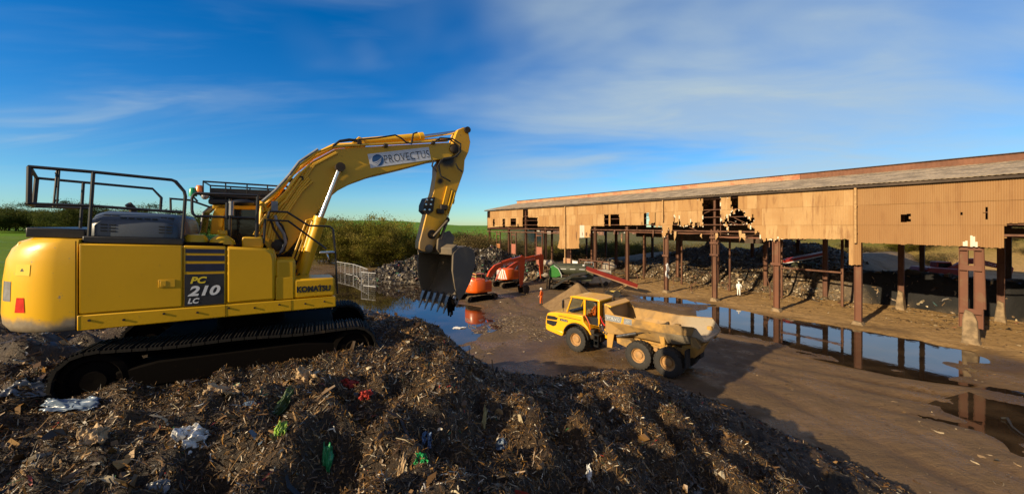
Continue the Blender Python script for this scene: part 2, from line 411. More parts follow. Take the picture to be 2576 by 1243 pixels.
gx = axis(-34, 46, .25, -2600, 2600); gy = axis(9, 66, .25, -600, 3200)
GX, GY = np.meshgrid(gx, gy)
GZ = land_h(GX, GY)
gt, gq = btq(GX, GY); gr = np.hypot(GX, GY)
grass = np.maximum.reduce([sstep(-36, -44, GX + 4*fbm(GX, GY, 9, 3)), sstep(74, 84, GY + 8*fbm(GX, GY, 14, 3))*sstep(30, 22, gq),
                           sstep(52, 64, gq + 14*fbm(GX, GY, 12, 3)), sstep(90, 100, gr)])
azi = GX/np.maximum(GY, 1)
crop = sstep(120, 135, gr + 6*fbm(GX, GY, 60, 2))*sstep(.0, -.04, azi)*(GY > 0)
crop = np.maximum(crop, sstep(12, 9, np.hypot((GX-30.5)/1.0, (GY-119)*.8)))
crop = np.maximum(crop, .75*sstep(-42, -50, GX)*sstep(150, 120, gr))
dry = sstep(-3.2, -1.0, gq + .8*fbm(GX, GY, 3, 3))*sstep(-45, -30, gt)*sstep(80, 66, gt)
pd = np.minimum.reduce([poly_dist(GX, GY, p) for p in POOLS])
wet = np.clip(np.maximum(sstep(2.2, .1, pd + 2*fbm(GX, GY, 3, 3)), .75*rut_mask(GX, GY)), 0, 1)
wet = np.maximum(wet, .8*sstep(7.5, 3.5, np.hypot((GX-5.5)/1.3, GY-24))*sstep(-.12, .12, fbm(GX, GY, 2.5, 3)))

k = NT('ground_mud_and_grass')
ag, ac, ad, aw = (k.attr(n).outputs['Fac'] for n in ('grass', 'crop', 'dry', 'wet'))
n1 = k.noise(.35, 7, .62); n2 = k.noise(3.2, 6, .62, dist=.6); n3 = k.noise(16, 5, .65); n4 = k.noise(.9, 6, .6, stretch=(1, .35, 1))
mud = k.mix(k.ramp(n1, .35, .65), (.108,.063,.026), (.168,.102,.043))
mud = k.mix(k.ramp(n2, .56, .74), mud, (.075,.041,.018))
mud = k.mix(k.math('MULTIPLY', k.ramp(n3, .66, .74), k.ramp(n4, .45, .65)), mud, (.34,.26,.17))
floor = k.mix(k.ramp(n2, .35, .7), (.40,.25,.105), (.28,.17,.07))
floor = k.mix(k.ramp(n3, .60, .72), floor, (.42,.33,.20))
g1 = k.noise(.12, 6, .65); g2 = k.noise(2.5, 5, .7)
gc = k.mix(k.ramp(g1, .35, .65), (.13,.115,.020), (.19,.14,.045)); gc = k.mix(k.ramp(g2, .45, .7), gc, (.065,.085,.014))
cc = k.mix(k.ramp(g1, .3, .7), (.10,.21,.008), (.14,.26,.012))
c = k.mix(ad, mud, floor); wetc = k.mix(.60, c, (.050,.029,.013)); c = k.mix(k.math('MULTIPLY', aw, .8), c, wetc)
c = k.mix(ag, c, gc); c = k.mix(ac, c, cc); k.col(c)
sheen = k.math('MAXIMUM', k.ramp(n1, .47, .60), aw)
ro = k.math('SUBTRACT', .92, k.math('MULTIPLY', sheen, .66)); ro = k.math('ADD', ro, k.math('MULTIPLY', k.math('MAXIMUM', ad, ag), .35))
k.set('Roughness', k.math('MINIMUM', ro, .95)); k.set('Specular IOR Level', k.ramp(k.math('MAXIMUM', ad, ag), 0, 1, .5, .15))
def streak(rot, sc):
    mp = k.n('ShaderNodeMapping'); mp.inputs['Rotation'].default_value = (0, 0, rot); mp.inputs['Scale'].default_value = sc; k.l(k.tex(), mp.inputs[0]); return mp.outputs[0]
t1 = k.noise(1.0, 4, .5, vec=streak(R(47), (.22, 1.7, 1)), dist=1.2); t2 = k.noise(1.0, 4, .5, vec=streak(R(-58), (.25, 1.5, 1)), dist=1.2)
st = k.n('ShaderNodeTexVoronoi'); k.l(k.tex(), st.inputs['Vector']); st.inputs['Scale'].default_value = 5.5
pebble = k.math('MULTIPLY', k.ramp(st.outputs['Distance'], .16, .05), k.ramp(n4, .45, .7))
hh = k.math('ADD', k.math('ADD', n3, k.math('MULTIPLY', n2, 2.0)), k.math('ADD', k.math('MULTIPLY', k.math('ADD', k.ramp(t1, .40, .62), k.ramp(t2, .42, .62)), .30), k.math('MULTIPLY', pebble, 1.2))); k.bump(hh, .7, .05)
M['ground'] = k.m
ground = arrays_mesh('ground', np.stack([GX, GY, GZ], -1).reshape(-1, 3), grid_faces(len(gx), len(gy)), M['ground'],
                     attr={'grass': grass.ravel(), 'crop': crop.ravel(), 'dry': dry.ravel(), 'wet': wet.ravel()}, smooth=True)
tag(ground, kind='structure')

k = NT('muddy_water')
n = k.noise(.35, 4, .55); n2 = k.noise(2.4, 3, .5, stretch=(1, .6, 1))
k.col(k.mix(k.ramp(n, .4, .65), (.020,.013,.008), (.055,.036,.020))); k.set('Roughness', .025); k.set('IOR', 1.52)
k.set('Specular IOR Level', .85); k.bump(n2, .022, .10); M['water'] = k.m
for p in POOLS:
    cx = sum(a for a, b in p)/len(p); cy = sum(b for a, b in p)/len(p); m = MB()
    out = []
    for a, b in p:
        d = math.hypot(a-cx, b-cy); out.append((cx+(a-cx)*(1+1.8/d), cy+(b-cy)*(1+1.8/d)))
    m.add([(a, b, WATER_Z) for a, b in out], [tuple(range(len(out)))])
    tag(m.build('puddle_water', M['water'], smooth=0), kind='structure')

# ------------------------------------------------------------------ waste
def waste_mat(name, dark, mid, light, pale, rough=.62):
    k = NT(name); a = k.noise(1.1, 7, .7, dist=.8); b = k.noise(7, 6, .7, dist=1.5); c = k.noise(26, 5, .7, dist=2)
    x = k.mix(k.ramp(a, .35, .65), dark, mid); x = k.mix(k.ramp(b, .52, .68), x, light); x = k.mix(k.ramp(c, .60, .70), x, pale)
    k.col(x); k.set('Roughness', rough); k.bump(k.math('ADD', b, k.math('MULTIPLY', c, .5)), .9, .08); return k.m
M['waste'] = waste_mat('rotted_waste', (.020,.012,.005), (.055,.031,.012), (.11,.062,.022), (.22,.145,.07))
M['waste_grey'] = waste_mat('grey_waste', (.020,.015,.009), (.050,.036,.021), (.095,.073,.045), (.20,.165,.11))
M['waste_bank'] = waste_mat('packed_waste', (.05,.036,.022), (.12,.085,.045), (.20,.15,.085), (.36,.31,.23))
k = NT('shreds'); k.col(k.attr('tint').outputs['Color']); k.set('Roughness', .48); k.set('Specular IOR Level', .55); M['shreds'] = k.m
PAL_BROWN = [((.026,.0135,.005),25),((.072,.037,.011),25),((.145,.076,.022),21),((.265,.150,.048),12),((.22,.105,.017),6.5),((.15,.12,.08),4.5),((.40,.33,.21),4),
             ((.60,.54,.43),2),((.08,.12,.17),.6),((.03,.12,.04),.35),((.32,.04,.025),.4),((.007,.006,.005),5)]
PAL_GREY = [((.030,.021,.013),30),((.068,.050,.030),26),((.125,.097,.060),20),((.21,.175,.12),10),((.42,.38,.30),3),((.02,.02,.02),12),((.04,.16,.08),1.2),((.10,.13,.2),1),((.35,.06,.04),.6)]
PAL_BANK = [((.06,.038,.020),26),((.13,.082,.040),26),((.22,.145,.072),22),((.34,.26,.15),10),((.54,.47,.36),3.5),((.02,.018,.016),8),((.06,.12,.12),1),((.3,.1,.06),.8)]
def shreds(name, P, N, lmin, lmax, wmin, wmax, pal, label=None, tiltf=.5, curl=.5, rng=RNG, pw=2.2):
    n = len(P); l = lmin + (lmax-lmin)*rng.random(n)**pw; w = wmin + (wmax-wmin)*rng.random(n)**2
    w = np.minimum(w, l*.8)
    r = rng.normal(size=(n, 3)); r -= N*np.sum(r*N, 1, keepdims=True)*(1-tiltf*rng.random((n, 1)))
    # strands hang down slope a little
    g = np.array([0, 0, -1.0]) - N*(-N[:, 2:3]); r += g*1.2
    t = r/np.linalg.norm(r, axis=1, keepdims=True)
    a = rng.normal(size=(n, 3))*.55 + N; b = np.cross(t, a); b /= np.linalg.norm(b, axis=1, keepdims=True)+1e-9
    u = np.cross(b, t); c = rng.normal(size=n)*curl; tw = rng.normal(size=(n, 1))*.5
    K = 4; V = np.zeros((n, K, 2, 3), np.float32)
    for i in range(K):
        s = i/(K-1)-.5; mid = P + t*(l*s)[:, None] + u*((s*s-.12)*c*l + .25*w)[:, None] + b*(np.sin(s*5+c*9)*l*.10)[:, None]
        bb = b*np.cos(tw*s*2) + u*np.sin(tw*s*2); ww = (w*(.55+.45*(1-abs(2*s))))[:, None]
        V[:, i, 0] = mid - bb*ww*.5; V[:, i, 1] = mid + bb*ww*.5
    base = (np.arange(n)*K*2)[:, None]
    F = np.concatenate([np.stack([base[:, 0]+2*i, base[:, 0]+2*i+1, base[:, 0]+2*i+3, base[:, 0]+2*i+2], 1) for i in range(K-1)])
    cols = np.array([p[0] for p in pal]); pr = np.array([p[1] for p in pal], float); pr /= pr.sum()
    C = cols[rng.choice(len(pal), n, p=pr)]*(.65+.7*rng.random((n, 1))); C = np.repeat(C, K*2, 0)
    o = arrays_mesh(name, V.reshape(-1, 3), F, M['shreds'], attr={'tint': C})
    return tag(o, kind='stuff')

EXC = Frame(-5.73, 8.34, 5.32, R(31.7))
TOP = [(-34,-30),(-34,7.5),(-14,10.4),(-8,12.3),(-4.6,12.4),(-3.3,11.6),(-2.3,9.6),(-2.2,7.4),(-3.2,4.6),(-3.6,1),(-4,-30)]
def mound_h(X, Y):
    s = 1.5; Yw = np.where(Y > 9, 9+(Y-9)*s, Y); P = [(a, 9+(b-9)*s if b > 9 else b) for a, b in TOP]
    d = np.maximum(poly_dist(X, Yw, P), 0)
    side = sstep(2, 10, X)
    base = 5.5 - .375*np.sqrt(d*d+1.2) + .40
    base = np.minimum(base, 5.58)
    for hx, hy, hr, hz in ((6.3,18.6,2.6,1.05),(8.6,17.4,2.2,.5),(1.5,13.2,2.0,.55),(-1.6,9.2,1.8,.35),(4.0,9.5,2.2,.5),(8.8,12.5,2.0,.5),(1.4,17.3,2.4,-.75),(3.6,16.0,1.6,-.4),(-2.6,14.2,1.3,.25),(-3.7,12.4,1.2,.3),(6,10.5,3.5,-.5),(9.5,11,3,-.35)):
        base = base + hz*np.exp(-((X-hx)**2+(Y-hy)**2)/hr**2)
    ex, ey = X+5.4, Y-8.0; f = ex*EXC.f[0]+ey*EXC.f[1]; l = ex*EXC.l[0]+ey*EXC.l[1]
    calm = 1-.85*sstep(3.4, 2.2, np.abs(f)+.0)*sstep(3.0, 1.9, np.abs(l))
    edge = sstep(-.2, 1.0, base)
    n = fbm(X, Y, 3.2, 3)*.85 + np.abs(fbm(X+9, Y, 1.3, 3))*.55 + fbm(X, Y+3, .55, 3)*.42 - np.abs(fbm(X+5, Y, .9, 2))*.2 - .05
    z = base + n*calm*(.35+.65*edge)
    wx, wy = X-EXC.o[0], Y-EXC.o[1]; ta = EXC.yaw-R(4.5); tf = wx*cos(ta)+wy*sin(ta); tl = -wx*sin(ta)+wy*cos(ta)   # waste squeezed up along the near track
    z = z + .24*sstep(2.9, 2.0, np.abs(tf))*np.exp(-((tl+1.85)/.26)**2)*(.7+1.4*fbm(X, Y, .7, 2)) + .16*sstep(1.2, .2, np.abs(tf+2.5))*sstep(.6, .1, np.abs(tl+1.2))
    # the heap falls away from a crest line; bearing of the crest (rise per metre) round the heap
    br = np.array([-.60,-.43,-.366,-.303,-.24,-.198,-.166,-.135,-.103,-.05,.0,.118,.16,.202,.276,.35,.423,.486,.592,.75,.96,1.107,1.4])
    rs = np.array([.05,-.213,-.216,-.222,-.240,-.261,-.298,-.329,-.351,-.384,-.395,-.398,-.391,-.382,-.377,-.382,-.414,-.440,-.479,-.545,-.637,-.712,-.85])
    top = CAM_H + np.interp(X/np.maximum(Y, .5), br, rs)*Y - .10 + .22*fbm(X, Y, .9, 3)
    d = np.where(Y > 2.5, z-top, -5.0)
    return z - np.where(d > .6, d, np.where(d < -.6, 0, (d+.6)**2/2.4))
mx = np.concatenate([np.arange(-22, -10, .25), np.arange(-10, 16.5, .085)]); my = np.concatenate([np.arange(-14, 1.5, .4), np.arange(1.5, 24, .085)])
MX, MY = np.meshgrid(mx, my); MZ = mound_h(MX, MY)
mk = MZ.copy(); MZ = np.where(MZ < -.25, -.6, MZ)
f = grid_faces(len(mx), len(my)); keep = (mk.ravel()[f] > -.6).any(1)
mound = arrays_mesh('waste_mound', np.stack([MX, MY, MZ], -1).reshape(-1, 3), f[keep], M['waste'], smooth=True)
tag(mound, kind='structure')
def on(hf, X, Y, e=.12):
    Z = hf(X, Y); dx = (hf(X+e, Y)-Z)/e; dy = (hf(X, Y+e)-Z)/e
    N = np.stack([-dx, -dy, np.ones_like(Z)], 1); N /= np.linalg.norm(N, axis=1, keepdims=True)
    return np.stack([X, Y, Z], 1), N
def scatter(hf, n, x0, x1, y0, y1, keepf, rng=RNG):
    X = x0+(x1-x0)*rng.random(n); Y = y0+(y1-y0)*rng.random(n); m = keepf(X, Y); X, Y = X[m], Y[m]
    return on(hf, X, Y)
def near(X, Y, r): return np.hypot(X, Y) < r
vis = lambda X, Y: (Y > np.abs(X)*.66-1.0) & (Y > 2.5)
def not_under(X, Y):
    ex, ey = X-EXC.o[0], Y-EXC.o[1]; f = ex*EXC.f[0]+ey*EXC.f[1]; l = ex*EXC.l[0]+ey*EXC.l[1]
    return ~((np.abs(f-.1) < 2.35) & (np.abs(l) < 1.52))
P, N = scatter(mound_h, 80000, -17, 15, 3, 23, lambda X, Y: vis(X, Y) & (mound_h(X, Y) > -.05) & not_under(X, Y))
shreds('shredded_waste', P, N, .05, .28, .006, .042, PAL_BROWN)
P, N = scatter(mound_h, 300000, -12, 8, 3, 13, lambda X, Y: vis(X, Y) & near(X, Y, 13) & not_under(X, Y))
shreds('shredded_waste', P, N,   .03, .22, .004, .026, PAL_BROWN, tiltf=.9, curl=1.1)
P, N = scatter(mound_h, 1500, -12, 10, 3, 15, lambda X, Y: vis(X, Y) & not_under(X, Y))
shreds('shredded_waste', P, N, .22, .75, .012, .07, PAL_BROWN, tiltf=.3, curl=.5)
P, N = scatter(mound_h, 4500, -14, 12, 3, 18, lambda X, Y: vis(X, Y) & not_under(X, Y))
shreds('film_scraps', P, N, .07, .30, .05, .17, PAL_BROWN, tiltf=1.0, curl=1.6, pw=3)
# scattered crumbs on the yard
yard_ok = lambda X, Y: (poly_dist(X, Y, POOLS[0]) > .6) & (poly_dist(X, Y, POOLS[1]) > .6) & (poly_dist(X, Y, POOLS[2]) > .4) & (mound_h(X, Y) < -.2)
P, N = scatter(yard_h, 9000, -6, 40, 10, 62, yard_ok)
keep = vnoise(P[:, 0]*.35, P[:, 1]*.35) + .5*vnoise(P[:, 0]*1.1, P[:, 1]*1.1) > .12
shreds('yard_litter', P[keep], N[keep], .05, .34, .02, .14, PAL_BANK, tiltf=.2, curl=.3)
PAL_STRAW = [((.24,.165,.085),30),((.31,.235,.14),20),((.17,.115,.058),30),((.10,.065,.034),22),((.42,.36,.26),3)]
P, N = scatter(yard_h, 11000, -4, 5, 27, 37, lambda X, Y: (poly_dist(X, Y, POOLS[0]) > .3) & (np.hypot((X+.5)/4, (Y-32)/5)+1.1*fbm(X, Y, 2, 3) < .8))
shreds('yard_litter', P, N, .06, .50, .012, .06, PAL_STRAW, tiltf=.2, curl=.3)

# grey heap at the far side of the yard
def heap_h(X, Y):
    d = np.sqrt(((X+6)/np.where(X > -6, 11.5, 18))**2 + ((Y-63-.15*X)/8.0)**2)
    return 4.9*np.sign(1-d)*np.abs(np.clip(1-d, -.2, 1))**.85 + (fbm(X, Y, 2.6, 3)*1.4 + np.abs(fbm(X, Y+7, .9, 2))*.8)*sstep(1.05, .75, d)
hx = np.arange(-26, 16, .2); hy = np.arange(52, 74, .2); HX, HYY = np.meshgrid(hx, hy); HZ = heap_h(HX, HYY)
f = grid_faces(len(hx), len(hy)); keep = (HZ.ravel()[f] > -.3).any(1)
tag(arrays_mesh('waste_heap', np.stack([HX, HYY, HZ], -1).reshape(-1, 3), f[keep], M['waste_grey'], smooth=True), kind='structure')
P, N = scatter(heap_h, 26000, -25, 15, 52, 68, lambda X, Y: heap_h(X, Y) > 0)
shreds('heaped_scrap', P, N, .15, 1.1, .05, .5, PAL_GREY, tiltf=.9, curl=.7, pw=2.0)

# packed bank of waste inside the shed
def bank_tq(t, q):
    X = BO[0]+t*BD[0]+q*BN[0]; Y = BO[1]+t*BD[1]+q*BN[1]
    top = 1.5 + 2.0*sstep(24, 6, t) + .35*fbm(t, q, 9, 2)
    q0 = 12.6 + .9*sstep(6, 0, t) + 1.6*fbm(t, q*0, 5, 3) - 2.5*sstep(26, 34, t)*sstep(44, 34, t)
    steep = 1.1 + 2.4*sstep(2, 12, t)
    h = -.25 + top*sstep(0, 1, (q-q0)/steep*.5+.5)
    rough = sstep(-1.5, 1.0, q-q0)
    h = h + rough*(fbm(t, q, 1.8, 3)*.55 + np.abs(fbm(t+5, q, .7, 2))*.35)*np.where(q-q0 < 3, 1, .45) + .22*sstep(3.2, .5, np.abs(q-q0+1.8))*(1+2*fbm(t, q, .8, 2))
    h = h + 3.3*sstep(4, 13, t)*sstep(40, 28, t)*np.exp(-((q-25.5)/5)**2)*(1+.5*fbm(t, q, 3.2, 3)+.12*fbm(t, q, .8, 2)) + .6*sstep(26, 40, q)
    h = h - 2.1*sstep(15.5, 20.5, q)*sstep(8, 2, t)
    return h*sstep(60, 44, t)-.3*sstep(44, 60, t)
bt = np.concatenate([np.arange(-45, -16, .8), np.arange(-16, 60, .22)]); bq = np.concatenate([np.arange(8.5, 20, .16), np.arange(20, 34, .3), np.arange(34, 62, .8)])
BT, BQ = np.meshgrid(bt, bq); BZ = bank_tq(BT, BQ)
bx = BO[0]+BT*BD[0]+BQ*BN[0]; by = BO[1]+BT*BD[1]+BQ*BN[1]
k = NT('waste_bank_earth'); a = k.noise(1.1, 7, .7, dist=.8); b = k.noise(5, 6, .7, dist=1.2); c_ = k.noise(.25, 5, .6)
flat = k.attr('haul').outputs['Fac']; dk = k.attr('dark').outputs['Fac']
x = k.mix(k.ramp(a, .35, .65), (.055,.040,.025), (.13,.092,.052)); x = k.mix(k.ramp(b, .56, .70), x, (.30,.25,.17))
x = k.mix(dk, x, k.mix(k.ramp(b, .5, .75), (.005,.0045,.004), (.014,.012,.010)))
y = k.mix(k.ramp(c_, .35, .65), (.24,.15,.065), (.36,.235,.11)); k.col(k.mix(flat, x, y)); k.set('Roughness', .8); k.bump(b, .7, .1); M['bank'] = k.m
haul = sstep(16.5, 19, BQ + 1.5*fbm(BT, BQ, 4, 2))*sstep(10, 0, BT)
# shed's shade painted near-black on the face's right half, dark patches further left
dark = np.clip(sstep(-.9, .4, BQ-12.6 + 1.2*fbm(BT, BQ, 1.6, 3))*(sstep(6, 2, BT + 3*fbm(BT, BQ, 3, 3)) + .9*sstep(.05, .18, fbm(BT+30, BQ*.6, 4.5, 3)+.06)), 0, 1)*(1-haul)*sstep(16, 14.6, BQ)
f = grid_faces(len(bt), len(bq)); keep = (BZ.ravel()[f] > -.5).any(1)
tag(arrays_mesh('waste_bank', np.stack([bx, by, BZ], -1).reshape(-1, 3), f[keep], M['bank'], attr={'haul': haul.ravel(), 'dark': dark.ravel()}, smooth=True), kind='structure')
n = 42000; t = -14+70*RNG.random(n); q = 9.5+9*RNG.random(n)**1.3; q[:14000] = 17+11*RNG.random(14000); t[:14000] = 6+32*RNG.random(14000)
sel = (bank_tq(t, q) > .02) & ((t > 4) | (RNG.random(n) < .10)); t, q = t[sel], q[sel]; e = .1; z = bank_tq(t, q)
gt_, gq_ = (bank_tq(t+e, q)-z)/e, (bank_tq(t, q+e)-z)/e
N = np.stack([-gt_*BD[0]-gq_*BN[0], -gt_*BD[1]-gq_*BN[1], np.ones_like(z)], 1); N /= np.linalg.norm(N, axis=1, keepdims=True)
P = np.stack([BO[0]+t*BD[0]+q*BN[0], BO[1]+t*BD[1]+q*BN[1], z], 1)
shreds('bank_scrap', P, N, .10, .75, .04, .32, PAL_BANK, tiltf=.6, curl=.6)
# rubble on the shed floor
n = 7000; t = -14+76*RNG.random(n); q = 1.5+11*RNG.random(n)**.7
X = BO[0]+t*BD[0]+q*BN[0]; Y = BO[1]+t*BD[1]+q*BN[1]; sel = vnoise(t*.5, q*.5)+.4*vnoise(t*1.4, q*1.4) > .30-.038*q
P, N = on(yard_h, X[sel], Y[sel]); shreds('floor_rubble', P, N, .06, .45, .04, .22, PAL_BANK, tiltf=.5, curl=.4)

# cone of screened soil
k = NT('screened_soil'); a = k.noise(2.2, 6, .6); b = k.noise(40, 4, .7); k.col(k.mix(k.ramp(a, .3, .7), (.20,.125,.058), (.27,.175,.085))); k.set('Roughness', .95); k.set('Specular IOR Level', .1)
k.bump(b, .5, .03); M['soil'] = k.m
m = MB(); n = 64; rings = [(0, 2.42), (.16, 2.36), (.6, 2.02), (1.2, 1.56), (1.9, 1.05), (2.6, .58), (3.2, .2), (3.8, -.1)]
vs = []
for r, z in rings:
    for j in range(n):
        a = 2*pi*j/n; w = 1 + (.05*sin(3*a+1)+.035*sin(7*a)+.02*sin(13*a+2))*min(1, r)
        vs.append((6.8+r*w*cos(a), 39.0+r*w*sin(a), z + .03*sin(5*a+r*3)*min(1, r)))
m.add(vs, [(i*n+j, i*n+(j+1)%n, (i+1)*n+(j+1)%n, (i+1)*n+j) for i in range(len(rings)-1) for j in range(n)])
o = m.build('soil_pile', M['soil'], smooth=180); tag(o, 'smooth conical pile of fine brown screened soil behind the yellow truck cab', 'soil pile')
# ================================================================== DERELICT SHED
def wall_tz(x, y):
    Y = 46360/(x-670); return ((Y-31.2)/.8382, CAM_H+(HY-y)/F_PX*Y)
def zoomer(x0, y0, s): return lambda *pts: [wall_tz((x0+s*a)/1.092, (y0+s*b)/1.092) for a, b in pts]
zA = zoomer(1320, 520, .17699); zB = zoomer(1600, 500, .17699); zC = zoomer(1880, 500, .17699); zD = zoomer(2000, 400, .4667)
def rect(z, a, b, c, d): return z((a, b), (c, b), (c, d), (a, d))
EAVE = 11.62
bottom = ([(62.5, 7.9)] + zA((95, 600), (300, 580), (660, 580), (895, 580), (1232, 580), (1232, 780), (1200, 905), (1240, 925), (1535, 920), (1538, 752), (1690, 752)) +
          zB((38, 865), (132, 860), (136, 685), (345, 687), (600, 674), (1140, 672), (1147, 704), (1180, 706), (1182, 682), (1245, 682), (1250, 868), (1290, 870), (1296, 800), (1335, 795), (1345, 700), (1372, 815), (1398, 800), (1402, 678)) +
          zC((0, 682), (130, 690), (142, 735), (158, 690), (296, 680), (620, 650), (690, 770), (696, 655), (960, 664), (1020, 722), (1090, 685), (1110, 785), (1160, 790), (1195, 905), (1240, 912), (1310, 885), (1400, 912), (1470, 884)) +
          zD((306, 549), (716, 552), (718, 700), (786, 703), (788, 574), (1380, 592), (1632, 604), (1634, 460), (1742, 458)))
bottom += [(-40, bottom[-1][1])]
solid = [(62.5, EAVE)] + bottom + [(-40, EAVE)]
holes = [rect(zA, 100, 335, 158, 447), rect(zA, 668, 255, 750, 455), rect(zA, 660, 440, 895, 640), rect(zA, 200, 465, 228, 577), rect(zA, 350, 460, 388, 584),
         rect(zA, 475, 455, 560, 572), rect(zA, 580, 538, 600, 584), rect(zB, 348, 508, 415, 700), zB((445, 505), (580, 503), (585, 640), (592, 690), (445, 690)),
         rect(zB, 962, 485, 1045, 680), rect(zB, 925, 622, 940, 680), zB((1066, 660), (1085, 640), (1140, 630), (1140, 680), (1066, 680)), rect(zB, 1133, 480, 1147, 705),
         rect(zB, 1415, 592, 1446, 682), rect(zB, 1460, 622, 1490, 682), rect(zB, 1506, 604, 1530, 682),
         zC((70, 650), (100, 632), (135, 630), (135, 700), (70, 700)), zC((172, 622), (240, 655), (240, 690), (172, 690)), zC((200, 150), (268, 150), (268, 290), (245, 240)),
         rect(zC, 298, 100, 572, 700), zC((572, 610), (600, 645), (640, 565), (712, 545), (718, 480), (730, 470), (800, 490), (800, 420), (735, 400), (740, 100), (848, 100), (850, 440), (940, 480), (960, 560), (1055, 590), (1066, 485), (1084, 485), (1090, 600), (1060, 640), (960, 662), (690, 650), (640, 650), (620, 652), (572, 660)),
         rect(zD, 1018, 404, 1076, 452), rect(zD, 1368, 392, 1388, 408), zD((1526, 358), (1534, 362), (1524, 400), (1536, 432), (1514, 432), (1510, 395))]
# the tongue of sheeting hanging on inside the big tear
tongue = zC((620, 648), (690, 650), (694, 768), (680, 765), (650, 690))
SW = .110; nst = int(102/SW); tt = -40 + SW*(np.arange(nst)+.5); zz_ = np.arange(2.4, EAVE, .04)
jit = RNG.normal(size=nst)
t_torn0, t_torn1 = wall_tz(1975, 560)[0], wall_tz(1660, 560)[0]
torn_zone = (tt > t_torn0) & (tt < t_torn1)
jz = np.where(torn_zone, .15, .02)*jit; jt = np.where(torn_zone, .05, .02)
TT, ZZ = np.meshgrid(tt, zz_, indexing='ij')
TJ = TT + jt[:, None]*np.sin(ZZ*7+jit[:, None]*9); ZJ = ZZ + jz[:, None]
mask = poly_dist(TJ, ZJ, solid) < 0
for hl in holes: mask &= ~(poly_dist(TJ, ZJ, hl) < 0)
mask |= poly_dist(TJ, ZJ, tongue) < 0
SEAM = [10.05, 8.42]
peel1, peel0 = wall_tz(2424, 560)[0], wall_tz(2470, 560)[0]
root = empty('derelict_shed', B(0, 0, 0), atan2(BD[1], BD[0]), 'long derelict tan corrugated shed with torn cladding on rusty columns', 'shed')
k = NT('corrugated_cladding')
n1 = k.noise(.35, 5, .6); n2 = k.noise(1.4, 6, .62, stretch=(1.6, 1, .25)); n3 = k.noise(9, 4, .7, stretch=(1, 1, .2)); sh = k.attr('sheet').outputs['Fac']; to = k.attr('torn').outputs['Fac']
c = k.mix(k.ramp(n1, .3, .7), (.41,.245,.105), (.50,.32,.145)); c = k.mix(k.math('MULTIPLY', sh, .75), c, (.34,.175,.060))
c = k.mix(k.math('MULTIPLY', k.ramp(n2, .50, .70), .7), c, (.22,.105,.042)); c = k.mix(k.math('MULTIPLY', k.ramp(n3, .60, .75), .35), c, (.55,.42,.26))
c = k.mix(k.math('MULTIPLY', k.ramp(k.attr('old').outputs['Fac'], .4, .6), .75), c, (.26,.135,.052)); c = k.mix(k.ramp(sh, 1.5, 1.6), c, (.56,.50,.42)); c = k.mix(to, c, (.68,.60,.47)); k.col(c); k.set('Roughness', .75); k.set('Specular IOR Level', .25); k.bump(n3, .15, .01)
M['cladding'] = k.m
def course(z): return 0 if z > SEAM[0] else (1 if z > SEAM[1] else 2)
sheet_tint = {}
def panel(i0, i1):
    V = []; F = []; S = []; T = []
    for i in range(i0, i1):
        col_ = mask[i]; d = np.diff(np.concatenate([[0], col_.astype(int), [0]])); st = np.where(d == 1)[0]; en = np.where(d == -1)[0]
        for a, b in zip(st, en):
            za, zb = zz_[a]-.02, min(zz_[b-1]+.02, EAVE); cuts = [za] + [s for s in SEAM[::-1] if za+.05 < s < zb-.05] + [zb]
            for c0, c1 in zip(cuts[:-1], cuts[1:]):
                cs = course((c0+c1)/2); key = (cs, int((tt[i]+40+.37*cs)//.95)); sv = sheet_tint.setdefault(key, (random.random(), random.uniform(-.014, .014)))
                q = -.13+.035*cs+sv[1]; lo = c0-(.06 if c0 != za else 0)
                segs = [(lo, c1, 0)]
                if torn_zone[i] and c0 == za and random.random() < .38:
                    L = min(c1-lo, random.choice((.06, .12, .22, .4))); segs = [(lo, lo+L, 1), (lo+L, c1, 0)] if L < c1-lo-.02 else [(lo, c1, 1)]
                if peel0 < tt[i] < peel1 and c0 == za: L = random.choice((.2, .5, .8, 1.05, 1.2))*(1-abs((tt[i]-peel0)/(peel1-peel0)-.55)); segs = [(lo, lo+L, 1), (lo+L, c1, 0)] if random.random() < .75 else segs
                if torn_zone[i] and c1 == zb and zb < EAVE-.1 and random.random() < .2: segs[-1] = (segs[-1][0], max(segs[-1][0], segs[-1][1]-.06), segs[-1][2]); segs.append((segs[-1][1], zb, 1))
                elif random.random() < .0: pass
                x0, x1, x2 = tt[i]-SW/2, tt[i], tt[i]+SW/2
                pale = 1.6 if (wall_tz((1320+.17699*1615)/1.092, 600)[0] < tt[i] < wall_tz((1320+.17699*1550)/1.092, 600)[0] and c1 < 8.6) else sv[0]
                for s0, s1, tv in segs:
                    if s1 <= s0: continue
                    n = len(V)
                    for z in (s0, s1):
                        for x, dq in ((x0, .022), (x1-.02, .0), (x1+.02, .0), (x2, .022)): V.append((x, -(q+dq), z)); S.append(pale); T.append(tv)
                    for j in range(3): F.append((n+j, n+j+1, n+j+5, n+j+4))
    if not V: return
    o = arrays_mesh('cladding_panel', V, F, M['cladding'], root, attr={'sheet': np.array(S), 'torn': np.array(T, float), 'old': np.array([1.0 if v[0] < .2 else 0.0 for v in V])})
    s = o.modifiers.new('thickness', 'SOLIDIFY'); s.thickness = .012; s.offset = 0
step = int(round(6/SW))
i0 = int((-18+40)/SW); edges = [0] + list(range(i0, nst, step)) + [nst]
for a, b in zip(edges[:-1], edges[1:]): panel(a, b)

